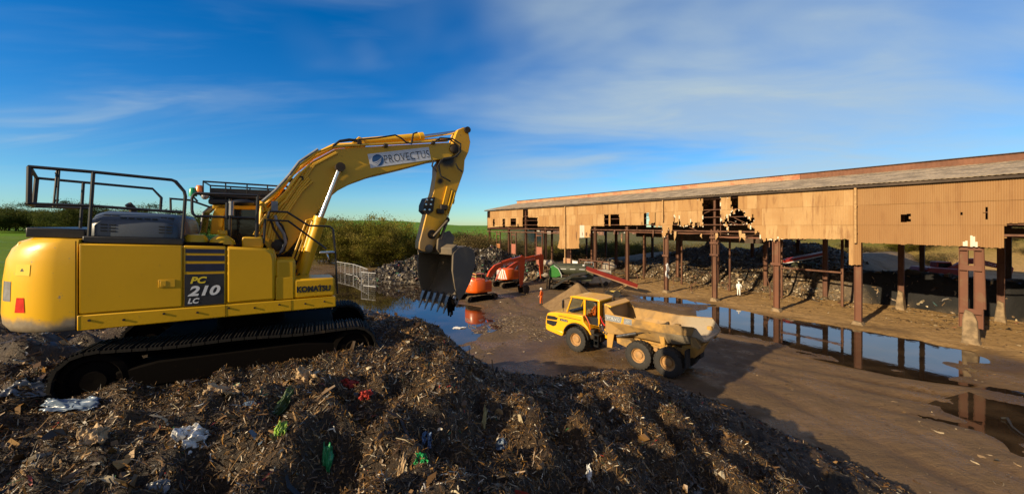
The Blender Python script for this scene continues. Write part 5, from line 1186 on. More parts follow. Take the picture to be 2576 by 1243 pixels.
m = MB(); m.tube([Vector(TRK.T((1450+x*.24135)/1.092, (760+y*.24135)/1.092, 1.12)) for x, y in ((650, 430), (672, 470), (700, 530), (712, 600), (706, 690))], .028, 8); tp(m, 'grab_rail', 'orange')
m = MB(); m.tube([(3.0, 1.18, .62), (3.0, 1.18, 1.36), (2.72, 1.18, 1.36), (2.72, 1.18, .62), (3.0, 1.18, .62)], .03, 6)
for z in (.70, 1.02, 1.36): m.box(2.70, 3.02, .98, 1.24, z-.02, z+.02)
m.box(2.65, 3.4, .75, 1.2, 1.34, 1.40); tp(m, 'step_ladder', 'black')
m = MB(); m.box(3.05, 3.85, .55, 1.15, 1.0, 1.62); tp(m, 'fuel_tank', 'dark_steel', bevel=.05)
rg = random.Random(8)
for i in range(12):
    y = 1.08-.16*i*.9; z0 = rg.uniform(1.9, 2.6); c = 'red_lens' if i in (1, 4) else ('letter_white' if i == 2 else 'rubber')
    MB().tube([(2.72, y, z0), (2.5, y+.1, z0-.35), (2.3, y+.14, z0-.5), (2.1, y+.02, z0-.25-.1*i % .3)], .036, 6).build('hydraulic_hose', M[c], trk)
m = MB(); m.box(2.35, 2.62, .35, .8, 1.4, 1.75); m.box(2.1, 2.4, .5, .9, 1.2, 1.6); tp(m, 'valve_block', 'truck', bevel=.04)
m = MB(); m.tube([(2.62, -.5, 1.9), (2.62, -.5, 3.5), (2.56, -.5, 3.7)], .08, 10); m.tube([(2.66, .45, 2.4), (2.66, .45, 3.35)], .11, 12); m.box(2.5, 2.75, -.75, .6, 3.2, 3.34); tp(m, 'exhaust_stack', 'dark_steel')
# tipping body
secs = [(2.02, 1.34, 2.93, 1.62, 1.40), (1.90, 1.38, 2.93, 1.60, 1.42), (.8, 1.02, 2.90, 1.62, 1.42), (-1.38, .98, 2.88, 1.64, 1.42), (-2.3, 1.02, 2.95, 1.78, 1.42), (-3.05, 1.10, 3.03, 1.98, 1.42), (-3.27, 1.15, 3.00, 2.08, 1.42), (-3.64, 1.24, 2.52, 2.28, 1.40)]
vs = []; fs = []; 
def ring(s, cb, zr, zb, cr, o):   # o: inset of the inner skin
    zr_, zb_ = zr-(0 if o == 0 else 0), zb+o*1.3; k_ = min(.47, (zr-zb)*.5)
    a = [(cr-o, zr), (cr-o, zr-k_), (cb-o, zb_+min(.12, (zr-zb)*.3)), (cb*.72, zb_)]; return [(s, c, z) for c, z in a]+[(s, -c, z) for c, z in a[::-1]]
for s in secs: vs += ring(*s, 0)
for s in secs: vs += ring(*s, .07)
nS = len(secs); w_ = 8
for i in range(nS-1):
    for j in range(w_-1):
        fs.append((i*w_+j, i*w_+j+1, (i+1)*w_+j+1, (i+1)*w_+j)); b_ = nS*w_; fs.append((b_+i*w_+j, b_+(i+1)*w_+j, b_+(i+1)*w_+j+1, b_+i*w_+j+1))
    for j in (0, w_-1): fs.append((i*w_+j, (i+1)*w_+j, nS*w_+(i+1)*w_+j, nS*w_+i*w_+j))
e_ = (nS-1)*w_
for j in range(w_-1): fs.append((e_+j, e_+j+1, nS*w_+e_+j+1, nS*w_+e_+j)); fs.append((j+1, j, nS*w_+j, nS*w_+j+1))
m = MB(); m.add(vs, fs); 
k = NT('worn_tipping_body'); n1 = k.noise(1.1, 6, .65, dist=.5); n2 = k.noise(9, 5, .7); gx3 = k.n('ShaderNodeSeparateXYZ'); k.l(k.tex(), gx3.inputs[0])
bare = k.ramp(k.math('ADD', gx3.outputs[0], k.math('MULTIPLY', n1, 1.6)), .2, -1.6); c_ = k.mix(k.ramp(n1, .4, .62), (.40,.235,.075), (.24,.15,.065)); c_ = k.mix(k.math('MULTIPLY', bare, .75), c_, (.30,.27,.21)); c_ = k.mix(k.ramp(n2, .60, .74), c_, (.15,.10,.05))
k.col(c_); k.set('Roughness', .55); k.bump(n2, .25, .02); bed = tp(m, 'tipping_body', k.m, smooth=0)
m = MB(); m.prism([(2.06, 2.94), (2.06, 2.48), (-1.3, 2.43), (-3.05, 2.56), (-3.22, 3.06), (-1.3, 2.90)], 1.425, 1.465); sr = tp(m, 'side_rail', 'truck_mud', bed, bevel=.012)
m = MB(); m.prism([(2.06, 2.94), (2.06, 2.48), (-1.3, 2.43), (-3.05, 2.56), (-3.22, 3.06), (-1.3, 2.90)], -1.465, -1.425); tp(m, 'side_rail', 'truck_mud', bed, bevel=.012)
m = MB(); m.box(.92, 2.04, 1.466, 1.470, 2.52, 2.88); nb = tp(m, 'name_band', 'grey', sr)
fit_text('VOLVO', .06, .96, 2.62, 2.80, lambda u, v, w: (2.0-u, 1.472+abs(w), v), bold=.02).build('lettering', M['letter_white'], nb, smooth=0)
m = MB(); m.prism([(.98, 2.52), (.86, 2.88), (.78, 2.88), (.90, 2.52)], 1.4665, 1.472); tp(m, 'slash', 'truck', sr)
m = MB(); m.box(.28, .78, 1.466, 1.4695, 2.52, 2.86); nb2 = tp(m, 'name_band', 'grey', sr)
fit_text('A25', .12, .38, 2.63, 2.77, lambda u, v, w: (.80-u, 1.472+abs(w), v), bold=.01).build('lettering', M['letter_white'], nb2, smooth=0)
m = MB(); m.box(2.0, 2.10, -1.36, 1.36, 1.66, 3.40); hb_ = tp(m, 'headboard', 'truck_bed', bed, bevel=.02)
m = MB(); m.hexa([(1.78, -1.25, 3.28), (1.78, 1.25, 3.28), (2.16, 1.36, 3.40), (2.16, -1.36, 3.40), (1.76, -1.22, 3.36), (1.76, 1.22, 3.36), (2.16, 1.33, 3.50), (2.16, -1.33, 3.50)]); tp(m, 'headboard_visor', 'truck', bed, bevel=.015)
m = MB(); m.prism([(2.12, 2.9), (2.16, 3.42), (2.02, 3.42), (1.5, 2.92)], 1.30, 1.36); m.prism([(2.12, 2.9), (2.16, 3.42), (2.02, 3.42), (1.5, 2.92)], -1.36, -1.30); m.pieces('headboard_gusset', M['truck_mud'], bed)
for s in (1, -1):
    m = MB(); m.prism([(2.04, 2.40), (1.55, 1.70), (1.70, .82), (2.04, .80)], s*1.22-.03, s*1.22+.03); m.box(1.98, 2.05, min(s*.6, s*1.22), max(s*.6, s*1.22), .80, 2.3); tp(m, 'splash_plate', 'truck_mud', bevel=.01)
    m = MB(); m.prism([(-2.98, 2.56), (-3.22, 2.60), (-3.50, 2.02), (-3.42, 1.94), (-3.02, 1.98)], s*1.30-.10, s*1.30+.10); tp(m, 'tail_rib', 'truck_mud', bed, bevel=.015)
    m = MB(); m.prism([(-1.2, 2.42), (-1.5, 2.42), (-1.62, 1.70), (-1.35, 1.70)], s*1.12-.14, s*1.12+.14); tp(m, 'body_rib', 'truck_mud', bed, bevel=.02)
    a, b, e = Vector((1.36, s*1.22, 1.60)), Vector((.10, s*1.22, 2.04)), Vector((-.72, s*1.22, 2.32))
    m = MB(); m.tube([a, b], .10, 14); o = tp(m, 'lift_cylinder', 'steel'); tp(MB().tube([b, e], .055, 12), 'rod', 'dark_steel', o); tp(MB().tube([e-Vector((0, .1, 0)), e+Vector((0, .1, 0))], .10, 12), 'rod_eye', 'dark_steel', o)
    m = MB(); m.prism([(1.38, 1.20), (1.40, 1.52), (.55, 1.58), (.35, 1.45), (.75, 1.06)], s*1.0-.22, s*1.0+.22); tp(m, 'frame_box', 'truck_mud', bevel=.03)
    m = MB(); m.box(-2.78, -2.70, min(s*.8, s*1.4), max(s*.8, s*1.4), .75, 1.70); tp(m, 'mud_flap', 'rubber')
m = MB(); m.prism([(-2.3, 1.2), (-2.3, 1.75), (-3.1, 1.95), (-3.3, 1.9), (-2.95, 1.2)], -.7, .7); tp(m, 'tail_hinge', 'truck_mud', bevel=.03)
m = MB(); m.add([(1.9, -1.0, 1.78), (1.9, 1.0, 1.78), (-2.2, 1.0, 1.90), (-2.2, -1.0, 1.90), (.5, 0, 1.98), (-1.0, .1, 1.95)], [(0, 1, 4), (1, 2, 5, 4), (2, 3, 5), (3, 0, 4, 5)]); tp(m, 'soil_residue', 'soil', bed, smooth=0)

# ================================================================== PEOPLE
def person(loc, rz, pose, cloth, label, helmet=None, hood=False, scale=1.0, band=None):
    """pose: dict of joint -> (x, y, z); +x is the way the person faces, feet at z = 0"""
    J = dict(pelvis=(0,0,.96), waist=(0,0,1.10), chest=(.01,0,1.30), neckb=(.0,0,1.46), neck=(.015,0,1.53), head=(.03,0,1.63), crown=(.025,0,1.74))
    for s, n in ((1, 'l'), (-1, 'r')):
        J.update({'sh'+n: (0,s*.185,1.41), 'el'+n: (-.03,s*.235,1.13), 'wr'+n: (.06,s*.225,.90), 'hd'+n: (.085,s*.22,.82), 'hip'+n: (0,s*.095,.91), 'kn'+n: (.03,s*.105,.50), 'an'+n: (-.02,s*.11,.09), 'to'+n: (.16,s*.13,.04)})
    J.update(pose)
    rad = dict(pelvis=.150, waist=.128, chest=.150, neckb=.085, neck=.058, head=.098, crown=.070)
    for n in 'lr': rad.update({'sh'+n: .075, 'el'+n: .052, 'wr'+n: .036, 'hd'+n: .040, 'hip'+n: .098, 'kn'+n: .066, 'an'+n: .050, 'to'+n: .040})
    E = [('pelvis','waist'),('waist','chest'),('chest','neckb'),('neckb','neck'),('neck','head'),('head','crown')]
    for n in 'lr': E += [('chest','sh'+n),('sh'+n,'el'+n),('el'+n,'wr'+n),('wr'+n,'hd'+n),('pelvis','hip'+n),('hip'+n,'kn'+n),('kn'+n,'an'+n),('an'+n,'to'+n)]
    for n, s in (('l', 1), ('r', -1)):      # five fingers each, unequal and bent
        h = Vector(J['hd'+n]); w_ = Vector(J['wr'+n]); d = (h-w_).normalized(); sd = Vector((1, 0, 0)); sd = (sd-d*sd.dot(d)).normalized(); pn = d.cross(sd)
        for i, (off, L) in enumerate(((.030, .075), (.010, .085), (-.010, .080), (-.028, .062))):
            a = h+sd*off+d*.02; b = a+d*L*.55; c_ = b+(d*.7-pn*s*.5).normalized()*L*.5
            for q, p in enumerate((a, b, c_)): J[f'f{n}{i}{q}'] = tuple(p); rad[f'f{n}{i}{q}'] = (.012, .010, .008)[q]
            E += [('hd'+n, f'f{n}{i}0'), (f'f{n}{i}0', f'f{n}{i}1'), (f'f{n}{i}1', f'f{n}{i}2')]
        a = w_+d*.03+sd*.035; b = a+(d+sd*.8).normalized()*.05
        J[f't{n}0'] = tuple(a); J[f't{n}1'] = tuple(b); rad[f't{n}0'] = .014; rad[f't{n}1'] = .010; E += [('wr'+n, f't{n}0'), (f't{n}0', f't{n}1')]
    names = list(J); me = bpy.data.meshes.new('person'); me.from_pydata([J[n] for n in names], [(names.index(a), names.index(b)) for a, b in E], [])
    o = bpy.data.objects.new('person', me); col.objects.link(o); sk = o.modifiers.new('skin', 'SKIN'); sk.use_smooth_shade = True
    for i, n in enumerate(names): me.skin_vertices[0].data[i].radius = (rad[n], rad[n]*(1.15 if n in ('chest', 'waist', 'pelvis') else 1)); me.skin_vertices[0].data[i].use_root = (n == 'pelvis')
    sb = o.modifiers.new('sub', 'SUBSURF'); sb.levels = 1; sb.render_levels = 1
    dg = bpy.context.evaluated_depsgraph_get(); m2 = bpy.data.meshes.new_from_object(o.evaluated_get(dg)); o.modifiers.clear(); o.data = m2
    m2.materials.clear(); [m2.materials.append(M[x]) for x in (cloth, 'skin', 'boot', band or cloth)]
    hl, hr_ = Vector(J['hdl']), Vector(J['hdr']); wl_, wr_ = Vector(J['wrl']), Vector(J['wrr'])
    for p in m2.polygons:
        c = p.center; k = 0
        if c.z > Vector(J['neck']).z-.02: k = 0 if (hood and c.x < .07) else 1
        elif min((c-hl).length, (c-hr_).length) < .16 and min((c-wl_).length, (c-wr_).length) > .02 and ((c-hl).length < (c-wl_).length+.02 or (c-hr_).length < (c-wr_).length+.02): k = 1
        elif min((c-Vector(J['anl'])).length, (c-Vector(J['anr'])).length, (c-Vector(J['tol'])).length, (c-Vector(J['tor'])).length) < .12: k = 2
        p.material_index = k; p.use_smooth = True
    o.location = loc; o.rotation_euler = (0, 0, rz); o.scale = (scale,)*3
    hd = Vector(J['head'])
    f = MB(); f.add([hd+Vector(v) for v in ((.098,-.016,-.035),(.098,.016,-.035),(.125,0,-.028),(.100,0,.02))], [(0,1,2),(0,2,3),(1,3,2)]); f.build('nose', M['skin'], o)
    f = MB()
    for s in (1, -1): f.ball(hd+Vector((.092, s*.034, .018)), .012, .014, .010, 8, 6)
    f.build('eyes', M['boot'], o)
    MB().box(hd.x+.094, hd.x+.103, -.024, .024, hd.z-.063, hd.z-.055).build('mouth', M['red_lens'], o, bevel=.002)
    if not hood:
        f = MB()
        for s in (1, -1): f.ball(hd+Vector((0, s*.098, 0)), .025, .014, .035, 8, 6)
        f.build('ears', M['skin'], o)
    if helmet:
        f = MB(); f.lathe([(.150, -.01), (.148, .004), (.128, .01), (.124, .05), (.100, .095), (.055, .122), (.001, .128)], 20, tuple(hd+Vector((-.005, 0, .055))), 'z'); f.build('helmet', M[helmet], o, smooth=60)
    return tag(o, label, 'person')
gx_, gy_, _ = gp(1361.8, 767)
person((gx_, gy_, -.02), R(150), {'ell': (-.02,.27,1.14), 'wrl': (.14,.22,.98), 'hdl': (.20,.20,.93), 'elr': (-.06,-.25,1.13), 'knl': (.06,.11,.50), 'anl': (.05,.12,.09), 'tol': (.23,.14,.04), 'knr': (.0,-.12,.50), 'anr': (-.08,-.13,.09), 'tor': (.09,-.15,.04)}, 'hivis', 'person in orange overalls and white helmet standing on the muddy yard', 'letter_white')
gx_, gy_, _ = gp(1858.6, 748)
person((gx_, gy_, .10), R(60), {'elr': (-.02,-.27,1.14), 'wrr': (.12,-.2,.97), 'hdr': (.18,-.16,.95), 'knl': (.07,.11,.5), 'anl': (.04,.11,.09), 'tol': (.22,.13,.04)}, 'suit_white', 'person in a white hooded coverall standing under the derelict shed', None, True)
p = EXC.T(628, 572, .88); seat = lambda z: {'hipl': (.02,.10,.90), 'hipr': (.02,-.10,.90), 'knl': (.45,.14,.98), 'knr': (.45,-.14,.98), 'anl': (.52,.14,.55), 'anr': (.52,-.14,.55), 'tol': (.68,.15,.50), 'tor': (.68,-.15,.50), 'ell': (.16,.24,1.14), 'wrl': (.38,.2,1.18), 'hdl': (.46,.18,1.19), 'elr': (.16,-.24,1.14), 'wrr': (.38,-.2,1.18), 'hdr': (.46,-.18,1.19)}
X = EXC.o[0]+p[0]*EXC.f[0]+.88*EXC.l[0]; Y = EXC.o[1]+p[0]*EXC.f[1]+.88*EXC.l[1]
person((X, Y, EXC.o[2]+2.20-.80), EXC.yaw, seat(0), 'hivis_y', 'person in a yellow jacket sitting in the yellow excavator cab')
X = 8.25+3.62*TRK.f[0]; Y = 22.99+3.62*TRK.f[1]
person((X, Y, 1.42), TRK.yaw, seat(0), 'hivis', 'person in orange workwear sitting at the wheel of the dump truck', 'letter_white')
# ================================================================== ORANGE EXCAVATORS, SCREENER, SMALL PLANT
M['chev_white'] = M['letter_white']
def Zo(E): return lambda x, y, c: E.T((1240+x*.16094)/1.092, (660+y*.16094)/1.092, c)
def digger(E, label, cat_group, boom_px, arm_px, bucket_s, body, chev=False, name=None, rails=True, boom_c=.14, mats=('orange', 'orange_arm'), bkt=1.0):
    root = empty('excavator', E.o, E.yaw, label, 'excavator', cat_group); Z = Zo(E)
    L, W, H = body['L'], body['W'], body['H']      # track half length, half gauge, body heights
    idf = lambda x, y, z: (x, y, z)
    for s in (-1, 1): make_track(root, idf, -L+.3, L-.3, .33, .33, min(s*W, s*(W-.5)), max(s*W, s*(W-.5)), ('track_mud', 'mud_black', 'track_mud'), .17, 5)
    MB().box(-.8, .8, -W+.45, W-.45, .35, .62).build('car_body', M['mud_black'], root, bevel=.04)
    MB().lathe([(.001, .62), (.5, .62), (.5, .92), (.001, .92)], 20, axis='z').build('slew_ring', M['mud_black'], root)
    z0, z1 = H; rr = body['R']
    # rounded rear
    half = [(rr*cos(a)*-1, rr*sin(a)) for a in np.linspace(0, R(62), 8)]
    pl = [(x, -y) for x, y in half[::-1]] + half[1:] + [(.35, W-.1), (.35, -W+.1)]
    m = MB(); vs = []
    for z, k_ in ((z0, .94), (z0+.08, .99), (z0+.3, 1), (z1-.25, 1), (z1-.08, .96), (z1, .86)): vs += [(x*k_, y*k_, z) for x, y in pl]
    n = len(pl); m.add(vs, [(l*n+j, l*n+(j+1) % n, (l+1)*n+(j+1) % n, (l+1)*n+j) for l in range(5) for j in range(n)]+[tuple(range(n)), tuple(range(5*n, 6*n))])
    cw = m.build('counterweight', M[mats[0]], root, smooth=40)
    if name:
        t = fit_text(name, -.8, .3, z1-.62, z1-.28, lambda u, v, w: (0, u, v), bold=.02); t.v = [(-(rr+.012)*cos(y/rr+.25), (rr+.012)*sin(-y/rr-.25)*1.0, z) for x, y, z in t.v]; t.build('lettering', M['letter_white'], cw, smooth=0)
    if chev:
        for i in range(7):
            m = MB(); pts = []
            for j in range(6):
                yy = -rr*.92+rr*1.55*i/7+.06*j; pts.append((yy, z0+.12+(z1-z0-.3)*j/5))
            vs = []
            for y, z in pts:
                for d_ in (0, rr*.12): a = (y+d_)/rr; a = max(-1.05, min(1.05, a)); vs.append((-(rr+.012)*cos(a), (rr+.012)*sin(a), z))
            m.add(vs, [(2*j, 2*j+1, 2*j+3, 2*j+2) for j in range(5)]); m.build('chevron_stripe', M['letter_white'], cw, smooth=0)
    m = MB(); m.box(.0, 1.25, -W+.12, -.32, z0, z1-.30); m.box(.35, 1.0, -.32, .3, z0, z0+.25); m.build('engine_housing', M[mats[0]], root, bevel=.06)
    MB().box(.2, 1.2, -W+.105, -W+.12, z0+.25, z1-.5).build('side_door', M[mats[1]], root, bevel=.01)
    m = MB(); m.prism([(-.1, z0), (1.35, z0), (1.45, z0+.7), (1.25, z0+1.75), (.05, z0+1.8), (-.1, z0+1.5)], .30, W-.08); cab = m.build('cab', M['black'], root, bevel=.06)
    m = MB(); m.prism([(.1, z0+.8), (1.28, z0+.8), (1.18, z0+1.6), (.15, z0+1.62)], .285, .295); m.add([(1.47, .36, z0+.75), (1.47, W-.14, z0+.75), (1.29, W-.14, z0+1.68), (1.29, .36, z0+1.68)], [(0, 1, 2, 3)]); m.build('cab_window', M['glass'], cab, smooth=0)
    m = MB(); m.box(.0, 1.25, .33, W-.1, z0+1.80, z0+1.86); m.build('cab_roof', M[mats[0]], cab, bevel=.02)
    if rails:
        m = MB(); zt = z1+.62
        for y in (-W+.2, -.1, .5): m.tube([(-rr*.62, y, z1-.1), (-rr*.62, y, zt)], .028, 6)
        m.tube([(-.1, -W+.2, z1-.1), (-.1, -W+.2, zt)], .028, 6)
        for z in (zt, zt-.32): m.tube([(-.1, -W+.2, z), (-rr*.62, -W+.2, z), (-rr*.62, .5, z)], .028, 6)
        m.build('handrail', M['mesh_white'] if False else M['rail_yellow'], root)
    bl_ = [Z(x, y, 0) for x, y in boom_px]; m = MB(); m.prism([(p[0], p[2]) for p in bl_], -boom_c, boom_c); bo_ = m.build('boom', M[mats[1]], root, bevel=.012, smooth=12)
    ap = [Z(x, y, 0) for x, y in arm_px]; m = MB(); m.prism([(p[0], p[2]) for p in ap], -boom_c*.8, boom_c*.8); m.build('arm', M[mats[1]], root, bevel=.012, smooth=12)
    return root, Z, bo_
M['rail_yellow'] = plain('yellow_rail', (.55,.40,.10), .5)
E1 = Frame(-3.95, 42.6, 0, R(38))
r1, Z, b1 = digger(E1, 'orange short tailed excavator with yellow guard rail nearest the grey pool', 'orange excavators working in the yard',
    [(605, 620), (645, 525), (735, 425), (880, 365), (1010, 325), (1190, 278), (1235, 285), (1240, 325), (1180, 340), (1050, 378), (905, 428), (800, 478), (715, 570), (670, 640)],
    [(1170, 285), (1195, 255), (1240, 270), (1250, 330), (1238, 480), (1222, 680), (1205, 800), (1182, 800), (1168, 690), (1155, 480), (1155, 350)], 0, dict(L=1.95, W=1.28, H=(.92, 2.42), R=1.35), name='ECSON')
for c in (-.30, .30): cylinder('boom_cylinder', Z(760, 690, c), Z(790, 590, c), .085, Z(860, 470, c), .045, r1, 'orange_arm')
cylinder('arm_cylinder', Z(850, 370, 0), Z(1020, 315, 0), .08, Z(1190, 268, 0), .04, r1, 'orange_arm')
cylinder('bucket_cylinder', Z(1245, 350, 0), Z(1240, 520, 0), .07, Z(1235, 680, 0), .035, r1, 'orange_arm')
def small_bucket(root, ps, wid, nm='bucket', mat='dark_steel'):
    m = MB(); m.prism(ps, -wid, -wid+.03); m.prism(ps, wid-.03, wid); q = ps[:-1]
    for a, b in zip(q[:-1], q[1:]): m.hexa([(a[0], -wid, a[1]), (b[0], -wid, b[1]), (b[0], wid, b[1]), (a[0], wid, a[1]), (a[0]+.03, -wid, a[1]-.03), (b[0]+.03, -wid, b[1]-.03), (b[0]+.03, wid, b[1]-.03), (a[0]+.03, wid, a[1]-.03)])
    o = m.build(nm, M[mat], root)
    for i in range(4): w = -wid+.08+(2*wid-.16)*i/3; p = ps[-2]; MB().hexa([(p[0]-.02, w-.04, p[1]+.1), (p[0]-.02, w+.04, p[1]+.1), (p[0]+.08, w+.04, p[1]+.1), (p[0]+.08, w-.04, p[1]+.1), (p[0]-.12, w-.02, p[1]-.16), (p[0]-.12, w+.02, p[1]-.16), (p[0]-.09, w+.02, p[1]-.16), (p[0]-.09, w-.02, p[1]-.16)]).build('bucket_tooth', M['steel'], o)
p = Z(1195, 800, 0); small_bucket(r1, [(p[0]-.2, p[2]+.2), (p[0]+.35, p[2]+.35), (p[0]+.75, p[2]+.10), (p[0]+.85, p[2]-.30), (p[0]+.6, p[2]-.72), (p[0]+.05, p[2]-.85), (p[0]-.1, p[2]-.4)], .55)
E2 = Frame(-.75, 52.0, 0, R(40))
r2, Z, b2 = digger(E2, 'orange excavator with white striped counterweight behind the other orange one', 'orange excavators working in the yard',
    [(900, 560), (950, 470), (1080, 380), (1240, 300), (1420, 265), (1530, 245), (1560, 265), (1560, 305), (1500, 325), (1400, 345), (1240, 368), (1120, 430), (1020, 560)],
    [(1500, 275), (1530, 235), (1562, 250), (1568, 330), (1558, 480), (1548, 650), (1520, 650), (1508, 500), (1500, 360)], 0, dict(L=1.75, W=1.25, H=(1.0, 2.5), R=1.35), chev=True, rails=False)
cylinder('arm_cylinder', Z(1240, 305, 0), Z(1400, 268, 0), .08, Z(1520, 240, 0), .04, r2, 'orange_arm')
for c in (-.30, .30): cylinder('boom_cylinder', Z(1020, 620, c), Z(1060, 540, c), .085, Z(1130, 440, c), .045, r2, 'orange_arm')
p = Z(1530, 650, 0); small_bucket(r2, [(p[0]-.2, p[2]+.2), (p[0]+.35, p[2]+.3), (p[0]+.75, p[2]+.0), (p[0]+.8, p[2]-.35), (p[0]+.5, p[2]-.65), (p[0]+.05, p[2]-.75), (p[0]-.1, p[2]-.35)], .5)
for rt, bb, Zf, a, b in ((r1, b1, Zo(E1), (890, 452), (1060, 402)), (r2, b2, Zo(E2), (1255, 372), (1420, 330))):
    A, Bq = Zf(*a, -.15), Zf(*b, -.15); d = Vector(Bq)-Vector(A)
    t = fit_text('ECSON', 0, 1, 0, .30, lambda u, v, w: (A[0]+d.x*u, -.146-abs(w), A[2]+d.z*u+v)); t.build('lettering', M['letter_white'], bb, smooth=0)
# red machine in the distance, on the low ground behind the bank
M['red_machine'] = paint('red_machine_paint', (.36,.025,.015), (.12,.06,.04), .35, .5)
E3 = Frame(49.5, 43.6, 1.25, R(-12))
root = empty('excavator', E3.o, E3.yaw, 'red excavator half hidden behind the black bank at the right edge', 'excavator')
idf = lambda x, y, z: (x, y, z)
for s in (-1, 1): make_track(root, idf, -1.5, 1.5, .35, .35, min(s*1.4, s*.8), max(s*1.4, s*.8), ('dark_steel', 'mud_black', 'dark_steel'), .2, 4)
MB().prism([(-2.2, .9), (-2.25, 1.9), (-2.0, 2.3), (.9, 2.2), (1.2, 1.6), (1.2, .9)], -1.3, 1.3).build('engine_housing', M['red_machine'], root, bevel=.1)
m = MB(); m.prism([(-.2, 1.0), (1.5, 1.0), (1.55, 1.9), (1.3, 2.85), (-.1, 2.85)], .35, 1.3); cb = m.build('cab', M['red_machine'], root, bevel=.06)
MB().prism([(.0, 1.8), (1.35, 1.8), (1.2, 2.7), (.05, 2.7)], .335, .345).build('cab_window', M['glass'], cb)
m = MB(); m.prism([(.5, 1.5), (.7, 2.2), (2.4, 3.3), (3.2, 3.35), (6.2, 2.5), (6.3, 2.2), (6.0, 2.1), (3.2, 2.75), (2.5, 2.7), (1.0, 1.4)], -.22, .22); bm_ = m.build('boom', M['red_machine'], root, bevel=.03)
fit_text('ECSON', 0, 1, 0, .30, lambda u, v, w: (3.6+1.6*u, -.226-abs(w), 2.80-.42*u+v)).build('lettering', M['letter_white'], bm_, smooth=0)
MB().prism([(5.8, 2.6), (6.3, 2.7), (6.6, 2.3), (6.2, .6), (5.9, .6)], -.17, .17).build('arm', M['red_machine'], root, bevel=.03)
# ------------------------------------------------------------------ screener
def q5(x, y): return (1480+x*.1448)/1.092, (680+y*.1448)/1.092
M['olive'] = plain('dark_olive_drum', (.045,.048,.026), .55, 0, .3, 2)
SC = Frame(5.35, 50.3, 0, R(-14))
scr = empty('screening_machine', SC.o, SC.yaw, 'mobile soil screener with green end cover and dark drum beside the soil pile', 'screening machine')
m = MB(); m.lathe([(.001, .25), (.75, .25), (.78, .35), (.78, 4.9), (.75, 5.0), (.001, 5.0)], 26, (0, .2, 2.55), 'x'); dr = m.build('drum', M['olive'], scr, smooth=40)
m = MB()
for i in range(3): m.box(1.2+1.2*i, 1.9+1.2*i, -.60, -.585, 2.62, 2.68)
m.build('drum_marking', M['letter_white'], dr)
m = MB(); m.prism([(-.25, 1.55), (-.30, 2.3), (-.15, 2.95), (.35, 3.15), (.9, 2.9), (1.25, 2.2), (1.3, 1.75), (.6, 1.5)], -.85, .95); m.build('end_cover', M['green'], scr, bevel=.1)
m = MB(); m.tube([(.35, -.88, 3.1), (.95, -.88, 2.7), (1.3, -.88, 2.0), (1.35, -.88, 1.6)], .06, 8); m.build('cover_trim', M['mesh_white'], scr)
m = MB(); m.box(-.3, 5.2, -.75, .95, 1.2, 1.55); m.box(4.6, 5.4, -.8, 1.0, 1.5, 3.1); m.build('chassis', M['olive'], scr, bevel=.04)
for s in (-.95, .85): make_track(scr, lambda x, y, z: (x+1.3, y, z), -1.2, 1.2, .38, .38, s-.22, s+.22, ('mud_black', 'mud_black', 'dark_steel'), .18, 4)
m = MB()
for x in (-.6, -.2): m.bar((x, -.9, 0), (x+.1, -.8, 1.6), .12, .12); m.bar((x, .9, 0), (x+.1, .8, 1.6), .12, .12)
m.box(-.8, .0, -.95, .95, .0, .06); m.build('jack_leg', M['dark_steel'], scr)
m = MB(); A = [SC.T(*q5(x, y), -1.25) for x, y in ((275, 745), (640, 515), (900, 480))]
for a, b in zip(A[:-1], A[1:]):
    for dy in (0, -.8): m.bar((a[0], a[1]+dy, a[2]), (b[0], b[1]+dy, b[2]), .06, .22)
    m.bar((a[0], a[1]-.4, a[2]+.05), (b[0], b[1]-.4, b[2]+.05), .7, .05)
m.build('side_conveyor', M['rubber'], scr)
m = MB(); m.tube([(4.3, -.8, 3.1), (4.3, -.8, 3.6), (5.4, -.8, 3.6), (5.4, -.8, 3.1)], .035, 6); m.build('guard_rail', M['mesh_white'], scr); m = MB(); m.ball((4.15, -.8, 3.2), .12, .12, .12); m.build('work_lamp', M['letter_white'], scr)
# red conveyor
CV = Frame(12.0, 45.8, 0, R(0)); cvr = empty('conveyor', CV.o, 0, 'red sided conveyor sloping down to the right behind the dump truck', 'conveyor')
a, b = Vector((-2.95, -.1, 3.05)), Vector((3.05, -.1, .95)); d = (b-a).normalized()
m = MB()
for dy in (-.42, .42): m.bar(a+Vector((0, dy, .12)), b+Vector((0, dy, .12)), .05, .42, (0, 0, 1))
m.build('side_board', M['red'], cvr); MB().bar(a+Vector((0, 0, .04)), b+Vector((0, 0, .04)), .76, .04).build('belt', M['rubber'], cvr)
m = MB()
for dy in (-.45, .45): m.bar(a+Vector((0, dy, -.17)), b+Vector((0, dy, -.17)), .07, .12)
for i in range(8): p = a.lerp(b, (i+.5)/8); m.bar(p+Vector((0, -.45, -.17)), p+Vector((0, .45, -.17)), .05, .05)
m.build('conveyor_frame', M['mon_left'], cvr)
m = MB()
for x0, x1 in ((-1.6, -.6), (.2, -.5), (1.4, -.2), (1.9, .9)):
    for dy in (-.4, .4): m.bar(a+d*((x0+2.95)/d.x)+Vector((0, dy, -.2)), Vector((x1-.4, dy-1.3, .55)), .05, .05)
m.bar((-1.2, -2.0, .55), (.8, -2.0, .55), .09, .12); m.bar((-1.2, -1.2, .55), (.8, -1.2, .55), .09, .12); m.build('support_strut', M['dark_steel'], cvr)
for x in (-.9, .1):
    w = MB(); w.lathe([(.001, -.12), (.2, -.12), (.38, -.14), (.42, -.05), (.42, .05), (.38, .14), (.2, .12), (.001, .12)], 18, (x, -2.25, .42)); w.build('wheel', M['tyre'], cvr)
m = MB(); m.box(-.9, .5, -2.2, -1.9, .62, .80); m.build('axle_box', M['rail_yellow'], cvr, bevel=.04)
